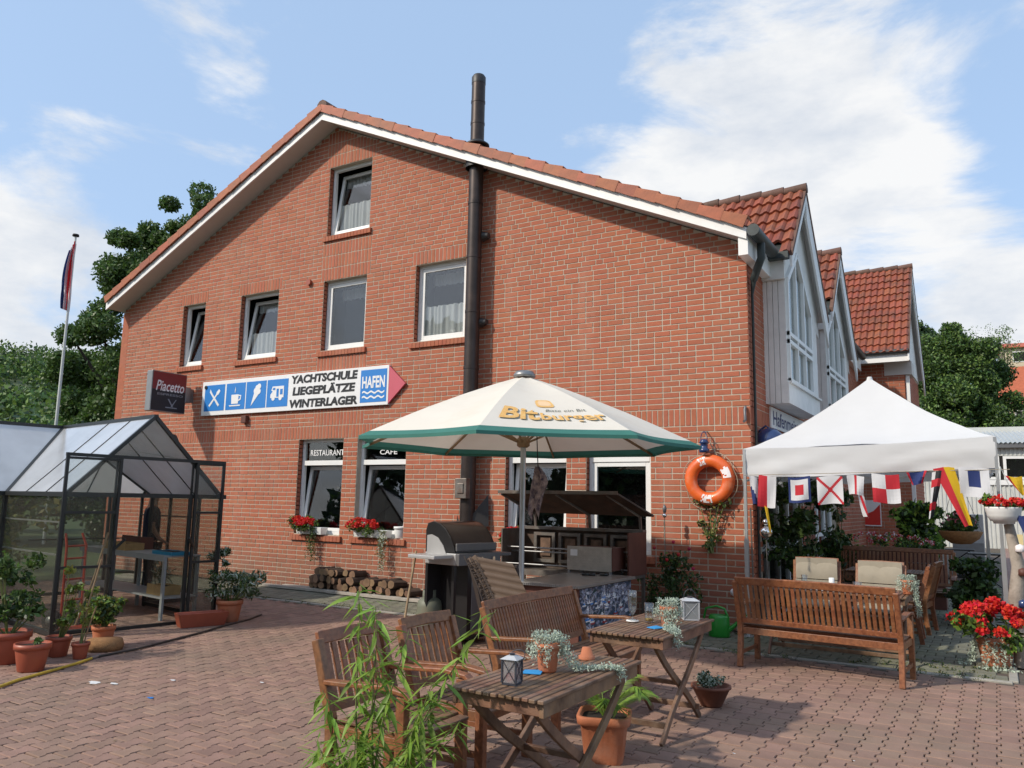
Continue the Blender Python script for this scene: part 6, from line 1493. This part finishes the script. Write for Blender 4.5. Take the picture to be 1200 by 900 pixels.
t = thing('hanging_bowl', 'white ribbed plastic flower bowl with red geraniums on top of the driftwood post', 'flower bowl', (2.86, -.62, 1.50))
m = MB(); m.lathe([(0, 0), (.10, 0), (.105, .025), (.13, .03), (.155, .08), (.158, .085), (.165, .12), (.168, .125), (.175, .165), (.178, .18), (.165, .18), (.15, .14), (0, .13)], n=26); m.build('bowl', M_white, t)
m = MB()
for a_ in (.4, 2.5, 4.6): m.tube([(.17 * math.cos(a_), .17 * math.sin(a_), .17), (-.0, .0, .62)], .004, 5)
m.build('hanger', M_pole, t)
geranium(t, (0, 0, .21), (.20, .18, .10), 14, nf=22, fr=.032)
# greenery and clutter deep under the tent
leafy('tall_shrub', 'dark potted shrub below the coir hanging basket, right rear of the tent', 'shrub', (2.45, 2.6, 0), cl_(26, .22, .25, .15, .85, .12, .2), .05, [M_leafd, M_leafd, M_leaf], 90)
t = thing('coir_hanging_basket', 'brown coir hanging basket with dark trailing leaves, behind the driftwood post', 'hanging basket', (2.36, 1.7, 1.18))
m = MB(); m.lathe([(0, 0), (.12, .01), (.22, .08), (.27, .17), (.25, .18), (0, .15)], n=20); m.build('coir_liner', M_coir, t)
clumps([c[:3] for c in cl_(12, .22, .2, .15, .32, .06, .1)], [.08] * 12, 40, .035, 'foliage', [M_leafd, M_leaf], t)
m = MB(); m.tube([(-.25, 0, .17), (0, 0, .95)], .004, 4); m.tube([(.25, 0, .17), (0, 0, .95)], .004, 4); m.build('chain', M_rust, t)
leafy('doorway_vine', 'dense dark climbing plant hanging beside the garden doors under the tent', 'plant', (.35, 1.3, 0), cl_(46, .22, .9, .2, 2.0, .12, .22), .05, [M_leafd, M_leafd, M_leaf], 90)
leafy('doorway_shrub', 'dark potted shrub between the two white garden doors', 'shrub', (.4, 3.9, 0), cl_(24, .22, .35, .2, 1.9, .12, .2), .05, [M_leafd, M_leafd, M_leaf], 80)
leafy('oleander', 'green flowering shrub in front of the far brick wing under the flags', 'shrub', (1.35, 8.6, 0), cl_(34, .32, .4, .4, 1.7, .14, .24), .08, [M_leaf, M_leafd, M_leafb], 90)
t = thing('flower_trough', 'trough of white and pink flowers on the dark bench deep under the tent', 'flower trough', (1.0, 4.6, .75))
m = MB(); m.box(-.9, .9, -.12, .12, 0, .2); m.build('trough', M_lav, t); geranium(t, (0, 0, .32), (.85, .2, .18), 26, nf=30, mf=[M_pinkfl, M_whitefl, M_red], fr=.045)
m = MB(); m.box(-1.0, 1.0, -.2, .2, -.75, -.02); m.build('stand', M_lav, t)
t = thing('red_poster', 'red and white poster on the far brick wing seen between the signal flags', 'poster', (-.05, WY - .03, 1.25))
m = MB(); m.box(-.02, .42, -.01, .02, -.03, .60); m.build('poster_board', M_signw, t)
m = MB(); m.prism([(0, .0), (.40, .0), (.40, .50), (.25, .34), (.0, .22)], lambda u, v, q: (u, -.012 - q, v), 0, .003); m.build('red_print', M_poster, t)
for k, (x, y, lb_) in enumerate([(1.95, 11.2, 'small dark folding cafe table beyond the tent near the far brick wing'), (2.55, 9.5, 'dark metal side table beyond the tent left of the driftwood post')]):
    t = thing('cafe_table', lb_, 'table', (x, y, 0)); m = MB(); m.box(-.35, .35, -.3, .3, .70, .73); m.build('table_top', M_blackfr, t)
    for s in (-1, 1): m = MB(); m.tube([(s * .25, -.25, .70), (-s * .2, .0, .36), (s * .25, .25, 0)], .014, 6); m.build('leg', M_blackfr, t)
t = thing('grey_cupboard', 'light grey metal cabinet standing outside behind the tent below the coir basket', 'cabinet', (2.15, 12.5, 0)); m = MB(); m.box(-.35, .35, -.3, .3, .06, 1.55); m.build('cabinet_body', M_alu, t, bevel=.01); m = MB(); m.box(-.33, .33, -.312, -.302, .1, .85); m.build('cabinet_door', M_grey, t); m = MB(); m.box(-.33, .33, -.33, .31, 0, .06); m.build('plinth', M_blackfr, t)
leafy('basket_plant', 'dark hanging plant with pink blooms in front of the light grey cabinet', 'plant', (2.30, 4.0, 1.30), cl_(10, .2, .2, -.05, .25, .08, .13), .045, [M_leafd, M_leaf, M_pinkfl], 50)

# ------------------------------------------------------------------ the man behind the potting bench
def person(loc, rz, label):
    t = thing('person', label, 'person', loc, rz)
    def skin(name, pts, edges, rad, m_, root=0, sub=2):
        me = bpy.data.meshes.new(name); me.from_pydata(pts, edges, []); me.materials.append(m_); o = bpy.data.objects.new(name, me); link(o, t)
        sk = o.modifiers.new('skin', 'SKIN'); sk.use_smooth_shade = True; lay = me.skin_vertices[0].data if me.skin_vertices else None
        if lay is None:
            bm = bmesh.new(); bm.from_mesh(me); bm.verts.layers.skin.verify(); bm.to_mesh(me); bm.free(); lay = me.skin_vertices[0].data
        for i, r in enumerate(rad): lay[i].radius = r if isinstance(r, tuple) else (r, r)
        lay[root].use_root = True; s = o.modifiers.new('sub', 'SUBSURF'); s.levels = sub; s.render_levels = sub; return o
    P = [(0, 0, .95), (0, .0, 1.12), (0, .0, 1.30), (0, .01, 1.42), (0, .01, 1.50), (0, -.01, 1.58), (0, -.005, 1.66), (0, .0, 1.71)]; E = [(i, i + 1) for i in range(7)]
    Rr = [(.15, .11), (.14, .10), (.16, .11), (.12, .09), .058, .072, .088, .06]
    def chain(start, pts, rads):
        last = start
        for p, r in zip(pts, rads): P.append(p); Rr.append(r); E.append((last, len(P) - 1)); last = len(P) - 1
        return last
    for s in (-1, 1):
        h = chain(3, [(s * .17, .01, 1.41), (s * .235, .02, 1.15), (s * .21, -.10, .97), (s * .19, -.16, .93)], [.06, .045, .033, .028])
        for k, (dx, l) in enumerate(((-.024, .062), (-.008, .072), (.008, .068), (.024, .055))): chain(h, [(s * .19 + dx, -.20, .915), (s * .19 + dx, -.20 - l * .6, .895), (s * .19 + dx, -.20 - l * .8, .865)], [.0095, .009, .008])
        chain(h, [(s * .155, -.17, .915), (s * .14, -.20, .90)], [.010, .009])
        chain(0, [(s * .09, 0, .86), (s * .10, -.01, .48), (s * .10, .02, .09), (s * .105, -.06, .04), (s * .11, -.14, .03)], [.085, .058, .042, .035, .03])
    chain(6, [(0, -.088, 1.64), (0, -.10, 1.615)], [.016, .012])                        # nose
    for s in (-1, 1): chain(6, [(s * .088, .01, 1.645), (s * .094, .015, 1.66)], [.012, .010])   # ears
    skin('body', P, E, Rr, M_skin)
    Ps = [(0, 0, .86), (0, .0, 1.05), (0, .0, 1.30), (0, .01, 1.42)]; Es = [(0, 1), (1, 2), (2, 3)]; Rs = [(.20, .14), (.185, .135), (.20, .145), (.13, .10)]
    for s in (-1, 1): Ps += [(s * .17, .01, 1.41), (s * .225, .018, 1.20)]; Rs += [.085, .07]; Es += [(3, len(Ps) - 2), (len(Ps) - 2, len(Ps) - 1)]
    skin('shirt', Ps, Es, Rs, M_shirt)
    Pt = [(0, 0, .95)]; Rt = [(.165, .125)]; Et = []
    for s in (-1, 1): b = len(Pt); Pt += [(s * .09, 0, .84), (s * .10, -.01, .48), (s * .10, .02, .08)]; Rt += [.10, .075, .062]; Et += [(0, b), (b, b + 1), (b + 1, b + 2)]
    skin('trousers', Pt, Et, Rt, M_trouser)
    skin('hair', [(0, .035, 1.60), (0, .03, 1.66), (0, .01, 1.71)], [(0, 1), (1, 2)], [.07, .086, .07], M_hair)
    for s in (-1, 1): m = MB(); m.lathe([(0, 0), (.05, 0), (.055, .03), (.035, .08), (0, .09)], (s * .105, -.07, 0), 12, sy=2.1); m.build('shoe', M_rubber, t)
import bmesh
person((-8.66, -2.95, 0), PI - .5 + PI * 0, 'man with grey hair and dark navy shirt seen from behind through the greenhouse panes')

# ------------------------------------------------------------------ leafy shoots in the foreground
t = thing('foreground_shrub', 'bright green shoots with long narrow leaves in front of the nearest armchair', 'shrub', (.12, -7.86, 0))
lm_ = []
for k in range(4):
    m = MB(); n = 6; L = [.155, .18, .13, .165][k]; bend = [.5, .9, .3, 1.3][k]; vs = []
    for i in range(n + 1):
        q = i / n; wv = .0118 * math.sin(PI * min(1, q * 1.02) ** .75) + .0004; x = L * q * (1 - .12 * bend * q); z = -.045 * bend * q * q
        vs += [(x, -wv, z + wv * .45), (x, 0, z), (x, wv, z + wv * .45)]
    m.add(vs, [(3 * i + j, 3 * i + 3 + j, 3 * i + 4 + j, 3 * i + 1 + j) for i in range(n) for j in range(2)], 0, True); lm_.append(m.mesh('leaf', M_leafb))
shoots = [((.05, .0), (-.06, .06), 1.29), ((.10, .05), (.09, .02), 1.22), ((.12, -.02), (.22, .12), 1.10), ((.2, .0), (.60, .30), 1.22), ((.15, -.06), (.52, .2), .66), ((.0, .03), (-.16, -.05), .78),
          ((.02, .06), (.02, .16), .92), ((.22, .02), (.38, .10), .86), ((.1, .1), (.30, .28), .74), ((-.02, 0), (-.26, .02), .50), ((.2, -.05), (.30, -.05), .52), ((.05, -.05), (.12, -.12), .62)]
nl = 0
for (bx0, by0), (tx0, ty0), h in shoots:
    pts = [Vector((bx0 + (tx0 - bx0) * q ** 1.5 + .012 * math.sin(q * 9), by0 + (ty0 - by0) * q ** 1.5, h * (q - .08 * q ** 4))) for q in np.linspace(0, 1, 9)]
    m = MB(); m.tube(pts, [.0065 * (1 - .75 * i / 8) for i in range(9)], 6); m.build('shoot', M_stem, t)
    n = int(h * 24)
    for i in range(n):
        q = .22 + .78 * (i + .5) / n; j = min(7, int(q * 8)); p = pts[j].lerp(pts[j + 1], q * 8 - j)
        if nl >= 298: break
        az = i * 2.4 + rnd.uniform(-.4, .4); top = q > .93
        inst('leaf', lm_[rnd.randrange(4)], t, T(p.x, p.y, p.z, rnd.uniform(-.5, .5), rnd.uniform(.1, .85) if not top else rnd.uniform(-.3, .6), az, rnd.uniform(.75, 1.25))); nl += 1
C = []; A_ = []; B_ = []
for _ in range(900):
    (bx0, by0), (tx0, ty0), h = rnd.choice(shoots); q = rnd.uniform(.15, .95); p = np.array([bx0 + (tx0 - bx0) * q ** 1.5, by0 + (ty0 - by0) * q ** 1.5, h * q])
    az = rnd.uniform(0, 2 * PI); dn_ = rnd.uniform(-.9, .2); d = np.array([math.cos(az), math.sin(az), dn_]); d /= np.linalg.norm(d); L = rnd.uniform(.05, .085)
    C.append(p + d * L); A_.append(d * L); sd_ = np.cross(d, [0, 0, 1.0]); B_.append(sd_ / np.linalg.norm(sd_) * L * .17)
quads_mesh('small_leaves', np.array(C), np.array(A_), np.array(B_), M_leafb, t, 'stuff')
clumps([c[:3] for c in cl_(22, .32, .16, .02, .30, .06, .1, .05, .05)], [.09] * 22, 26, .06, 'low_foliage', [M_leafb, M_leaf], t, None, .2)

# ------------------------------------------------------------------ flagpole, trees, hills, far buildings
t = thing('flagpole', 'white flagpole with a limp red white and blue flag left of the building', 'flagpole', (-23.9, 3.7, 0))
m = MB(); m.tube([(0, 0, 0), (.0, 0, 5), (0, 0, 10.45)], [.055, .05, .035], 10); m.build('pole', M_pole, t)
m = MB(); m.lathe([(.0, 10.45), (.11, 10.47), (.10, 10.54), (0, 10.56)], n=12); m.build('cap', M_flK, t)
m = MB(); nz = 16; cols = 9
for j in range(nz):
    for i in range(cols):
        def fp(i, j): 
            v = j / nz; fan = .30 + .30 * math.sin(v * 2.4); u = i / cols; return (u * fan * .55 - .03, .10 * math.sin(i * 2.2 + v * 3), 10.3 - v * 2.5 * (1 - .18 * u) - u * .35)
        m.add([fp(i, j), fp(i + 1, j), fp(i + 1, j + 1), fp(i, j + 1)], [(0, 3, 2, 1)], 0 if i < 4 else (1 if i < 6 else 2), True)
fo = m.build('flag', [M_flR, M_flW, M_flB], t); fo.rotation_euler = (0, 0, PI + .5)
def tree(label, loc, h, tw, cls, per, size, mats, name='tree', group=None, limbs=9):
    t = thing(name, label, 'tree', loc, 0, group)
    m = MB(); m.tube([(0, 0, 0), (nr.uniform(-.2, .2), 0, h * .3), (0, nr.uniform(-.2, .2), h * .6), (0, 0, h * .85)], [tw, tw * .8, tw * .5, tw * .15], 9)
    for c in cls[:limbs * 3:3]:
        z0 = min(h * .5, c[2] * .55); m.tube([(0, 0, z0), (c[0] * .5, c[1] * .5, (z0 + c[2]) / 2 + .2), (c[0], c[1], c[2])], [tw * .4, tw * .25, tw * .06], 6)
    m.build('trunk', M_bark, t)
    clumps([c[:3] for c in cls], [c[3] for c in cls], per, size, 'crown', mats, t, 'stuff'); return t
def crown(n, rx, ry, z0, z1, r0, r1, cx=0, cy=0, shape=1.0):
    out = []
    while len(out) < n:
        a, b, c = rnd.uniform(-1, 1), rnd.uniform(-1, 1), rnd.uniform(-1, 1); d = a * a + b * b + c * c
        if d > 1 or d < .22: continue
        out.append((cx + a * rx, cy + b * ry, (z0 + z1) / 2 + c * (z1 - z0) / 2, rnd.uniform(r0, r1)))
    return out
MTA = [M_leaf, mat('ash_leaf', (.12, .20, .07), .5, .3, 1, island=.35, trans=.3), M_leaf]; MT1 = [M_leafd, M_leafd, mat('tree_leaf', (.10, .185, .045), .55, .3, 1, island=.35, trans=.25)]; MT2 = [mat('tree_leaf_light', (.16, .26, .05), .55, .3, 1, island=.35, trans=.3), MATS['tree_leaf'], M_leafd]
tree('tall dark feathery tree rising behind the left eave of the brick building', (-27.3, 8.3, 0), 12.5, .35, crown(60, 3.0, 2.6, 3.0, 11.0, .5, .95, .5) + crown(44, 1.9, 1.7, 9.0, 13.2, .3, .65, .6, .4) + crown(14, 1.2, 1.2, 10.5, 13.0, .3, .5, 1.9, 1.2) + crown(9, 1.2, 1.0, 6.2, 7.6, .4, .65, -2.9, -.4), 900, .09, MTA, 'ash_tree')
tree('slender feathery tree top showing above the left roof slope of the building', (-25.4, 9.6, 0), 13.5, .3, crown(44, 2.1, 2.0, 8.5, 14.6, .3, .65), 620, .08, MTA, 'ash_tree')
for k, (x, y, r, h, lb_) in enumerate([(-26.5, 3.4, 2.2, 4.2, 'mixed green shrub thicket behind the greenhouse ridge'), (-31.5, 3.0, 2.4, 3.6, 'yellowish bushy tree at the left edge behind the greenhouse'), (-22.8, 5.4, 1.9, 4.4, 'dark bushy shrub next to the left corner of the building'), (-37, 8, 3.0, 5.0, 'rounded green tree below the wooded hill at the left edge')]):
    tree(lb_, (x, y, 0), h, .18, crown(34, r, r, .3, h, .45, .85), 800, .08, [MT2, [M_leafy, MATS['tree_leaf'], M_leaf], MT1, MT2][k], 'bushy_tree')
for k, (x, y, r, h, lb_) in enumerate([(-13.5, -3.6, 1.2, 1.7, 'low weedy shrub seen through the greenhouse panes, nearer the building'), (-13.2, -6.0, 1.4, 1.9, 'low weedy shrub seen through the left greenhouse panes'), (-15.5, -8.5, 1.8, 2.3, 'dense shrub seen through the leftmost greenhouse panes'), (-17.0, -3.0, 1.8, 2.8, 'tall shrub behind the greenhouse beside the corner of the building')]):
    leafy('wild_shrub', lb_, 'shrub', (x, y, 0), cl_(34, r, r, .1, h, .28, .5), .075, [M_leafd, M_leaf, M_leafy], 110)
# left wooded hill
def hill(name, label, f, x0, x1, y0, y1, nx, ny, count, size, mats, cs, keep=lambda x, y: True):
    m = MB(); vs = [(x0 + (x1 - x0) * i / nx, y0 + (y1 - y0) * j / ny, f(x0 + (x1 - x0) * i / nx, y0 + (y1 - y0) * j / ny)) for j in range(ny + 1) for i in range(nx + 1)]
    m.add(vs, [(j * (nx + 1) + i, j * (nx + 1) + i + 1, (j + 1) * (nx + 1) + i + 1, (j + 1) * (nx + 1) + i) for j in range(ny) for i in range(nx)], 0, True); m.build(name, M_grass, kind='structure')
    cc = []; rr = []
    while len(cc) < count:
        x, y = rnd.uniform(x0, x1), rnd.uniform(y0, y1); z = f(x, y)
        if z < .5 or not keep(x, y): continue
        r = rnd.uniform(*cs); cc.append((x, y, z + r * .7)); rr.append(r)
    o = clumps(cc, rr, 280, size, label.replace(' ', '_'), mats, None, 'stuff'); o['label'] = 'dense green wood covering the %s' % label; o['category'] = 'wood'
def hl(x, y):                                                    # ridge falling towards the right
    d = math.hypot(x + 190, (y - 95) * .8); return max(-1, 33 * math.exp(-(d / 95) ** 2) - 3 + 3 * noise.noise(Vector((x * .02, y * .02, 0))))
hill('wooded_hill', 'left hill', hl, -330, -60, -40, 200, 40, 34, 1300, .40, MT2, (2.2, 4.2), lambda x, y: (x + 60) * .4 + 80 > -(y - 0) * .2 and y < 170)
def hr(x, y): return max(-1, min(26, (y - 45) * .20)) * min(1, max(0, (x + 45) / 30)) + 1.2 * noise.noise(Vector((x * .04, y * .04, 3)))
hill('village_hill', 'right hill', hr, -60, 120, 44, 240, 36, 30, 200, .22, MT2, (1.3, 2.4), lambda x, y: not (2.5 < x < 14 and y < 118))
# trees at the right
tree('dense round green tree behind the right end of the building and the corrugated hall', (1.2, 47.5, 0), 13, .4, crown(90, 2.9, 2.9, 1.5, 13.4, .6, 1.25), 1700, .10, MT2, 'lime_tree')
tree('small dark tree top showing beside the far gable of the building', (-1.8, 50, 0), 15, .3, crown(22, 1.7, 1.6, 10.5, 15.4, .5, .9), 1100, .10, MT1, 'lime_tree')
tree('green bushy tree behind the hall roof at the right edge', (5.4, 43, 0), 7, .25, crown(34, 1.6, 1.8, 1.5, 7.4, .5, .9), 1100, .10, MT2, 'lime_tree')
tree('thin see through tree on the slope above the red roof', (4.6, 92, 7), 15, .2, crown(22, 2.0, 1.6, 10.5, 15.0, .7, 1.1), 60, .11, MT2, 'birch')
tree('bare thin young tree on the slope left of the pale house', (2.6, 92, 7), 15, .15, crown(14, 1.2, 1.0, 11.0, 16.0, .5, .9), 26, .09, MT2, 'birch')
# corrugated hall
hall = thing('corrugated_hall', 'long white corrugated metal hall with a row of windows behind the tent', 'hall', (.0, 31.2, -.1), .10)
m = MB(); x0, x1, p_ = -9, 26, .17; n = int((x1 - x0) / p_); vs = []; prof = []
for i in range(n): a = x0 + i * p_; prof += [(a, 0), (a + p_ * .4, 0), (a + p_ * .5, -.035), (a + p_ * .9, -.035)]
for x, y in prof: vs += [(x, y, 0), (x, y, 4.62)]
zb_, zt_ = 3.15, 4.25; WN = [(2.35 + i * 1.12, 2.35 + i * 1.12 + (.62 if i == 0 else 1.0)) for i in range(14)]
def strip(z0, z1, xa, xb, nm):
    m = MB(); pr = [q for q in prof if xa <= q[0] <= xb]; vs = []
    for x, y in pr: vs += [(x, y, z0), (x, y, z1)]
    m.add(vs, [(2 * i, 2 * i + 2, 2 * i + 3, 2 * i + 1) for i in range(len(pr) - 1)]); m.build(nm, M_corr, hall)
strip(0, zb_, x0, x1, 'corrugated_wall'); strip(zt_, 4.85, x0, x1, 'corrugated_wall'); strip(zb_, zt_, x0, 2.2, 'corrugated_wall')
m = MB(); m.box(2.2, x1, -.02, .1, zb_, zt_); m.build('window_band_backing', M_dark, hall)
wf = None
for i in range(12):
    a = 2.25 + (0 if i == 0 else .95 + (i - 1) * 1.35); b = a + (.80 if i == 0 else 1.2); m = MB(); rect_frame(m, a, b, zb_ + .02, zt_ - .02, .12, -.08, -.03); w_o = m.build('window_frame', M_white, hall)
    m = MB(); m.box(a + .12, b - .12, -.06, -.05, zb_ + .14, zt_ - .14); m.build('pane', M_pane, w_o)
m = MB(); m.box(2.2, x1, -.10, -.0, zb_ - .22, zb_); m.build('sill_band', M_white, hall)
m = MB(); vs = []
for i in range(int((x1 - x0) / .18)):
    a = x0 + i * .18
    for k, (dx, dz) in enumerate(((0, 0), (.05, .06), (.11, .06), (.16, 0))): vs += [(a + dx, -.35, 4.78 + dz), (a + dx, 3.2, 5.60 + dz)]
m.add(vs, [(2 * i, 2 * i + 2, 2 * i + 3, 2 * i + 1) for i in range(len(vs) // 2 - 1)]); m.build('corrugated_roof', M_corrr, hall)
m = MB(); m.box(x0, x1, 3.2, 3.5, 5.55, 5.86); m.build('ridge_parapet', M_corr, hall)
m = MB(); m.box(x0, x1, -.30, -.04, 4.60, 4.80); m.build('eaves_gutter', M_grgrey, hall)
m = MB(); m.box(x0, x1, .1, 9, 0, 4.6); m.build('hall_core', M_dark, hall)
m = MB(); m.box(-.12, .12, -.25, -.05, 0, .65); o = m.build('yellow_sack', mat('sack_pale', (.6, .5, .25), .8)); o.location = (3.6, 31.2, 0); tag(o, 'pale yellow sack standing against the corrugated hall at the right', 'sack')
# far houses
def house(name, label, loc, rz, w_, d_, h_, rh, mw_, mr_, win):
    t = thing(name, label, 'house', loc, rz)
    m = MB(); m.box(-w_ / 2, w_ / 2, 0, d_, -3, h_); m.add([(-w_ / 2, 0, h_), (-w_ / 2, d_, h_), (-w_ / 2, d_ / 2, h_ + rh)], [(0, 1, 2)]); m.add([(w_ / 2, 0, h_), (w_ / 2, d_, h_), (w_ / 2, d_ / 2, h_ + rh)], [(2, 1, 0)]); m.build('wall', mw_, t)
    m = MB(); o = .5; 
    for s, e in ((-o, 1), (d_ + o, -1)):
        m.add([(-w_ / 2 - o, s, h_ - .3), (w_ / 2 + o, s, h_ - .3), (w_ / 2 + o, d_ / 2, h_ + rh + .1), (-w_ / 2 - o, d_ / 2, h_ + rh + .1), (-w_ / 2 - o, s, h_ - .15), (w_ / 2 + o, s, h_ - .15), (w_ / 2 + o, d_ / 2, h_ + rh + .3), (-w_ / 2 - o, d_ / 2, h_ + rh + .3)], [(0, 3, 2, 1), (4, 5, 6, 7), (0, 1, 5, 4), (1, 2, 6, 5), (3, 0, 4, 7)])
    m.build('roof', mr_, t)
    for a, b, c, d in win: m = MB(); m.box(a, b, -.05, .02, c, d); f = m.build('window', M_white, t); m = MB(); m.box(a + .12, b - .12, -.08, -.052, c + .12, d - .12); m.build('pane', M_dark, f)
    m = MB(); m.box(1.2, 1.7, d_ / 2 - .25, d_ / 2 + .25, h_ + rh - .4, h_ + rh + .9); m.build('chimney', M_brick, t); return t
house('tiled_house', 'house with bright orange red tiled roof behind the hall at the right edge', (8.6, 84, 9.3), -.1, 9, 9, 3.3, 4.2, M_render, M_roofred, [(-3.6, -2.4, 1.2, 2.6), (-1, .4, 1.2, 2.6)])
house('pale_house', 'pale cream flat roofed house highest on the right hand slope', (11.2, 118, 21.3), .1, 12, 8, 3.2, .8, M_render, M_roofred, [(-5.2, -3.2, .9, 2.4), (-1.5, .5, .9, 2.4), (2, 4, .9, 2.4)])
# trees on the far side of the yard, behind the camera: they stand in the window reflections
for k, (x, y, r, h, lb_) in enumerate([(-16, -34, 6, 12, 'broad tree behind the viewer on the left side of the yard'), (-5, -38, 6.5, 13, 'broad tree behind the viewer left of the middle of the yard'), (6, -36, 6, 11, 'broad tree behind the viewer at the middle of the yard'), (17, -33, 6, 12, 'broad tree behind the viewer on the right side of the yard'), (-27, -28, 6, 12, 'broad tree behind the viewer at the left end of the yard')]):
    tree(lb_, (x, y, 0), h, .4, crown(40, r, r * .6, 1.0, h, 1.4, 2.4), 260, .42, MT1, 'broad_tree')

# weeds in the joints, fallen leaves
C = []
for _ in range(150):
    k = rnd.random()
    if k < .45: x, y = rnd.uniform(-9, 0), -.05 - abs(rnd.gauss(0, .10))
    elif k < .75: x, y = rnd.uniform(-8, 2.8), ter_y + rnd.gauss(0, .05)
    else: x, y = rnd.uniform(1.2, 2.8), rnd.uniform(-1.45, -.6)
    for _ in range(rnd.randint(8, 26)): C.append((x + rnd.gauss(0, .03), y + rnd.gauss(0, .018), abs(rnd.gauss(.008, .012))))
cloud(C, .016, 'joint_weeds', [M_leaf, M_leafy, M_leafd], yard, .25)['kind'] = 'stuff'
C = np.array([(rnd.uniform(-8, 4.5), rnd.uniform(-9, -1), .008) for _ in range(130)]); n = len(C)
a = nr.uniform(0, 2 * PI, n); A = np.stack([np.cos(a), np.sin(a), nr.uniform(-.1, .2, n)], 1) * nr.uniform(.008, .022, (n, 1)); B = np.stack([-np.sin(a), np.cos(a), nr.uniform(-.1, .2, n)], 1) * .010
quads_mesh('fallen_leaves', C, A, B, [M_leafy, M_oak, M_log], yard, 'stuff')
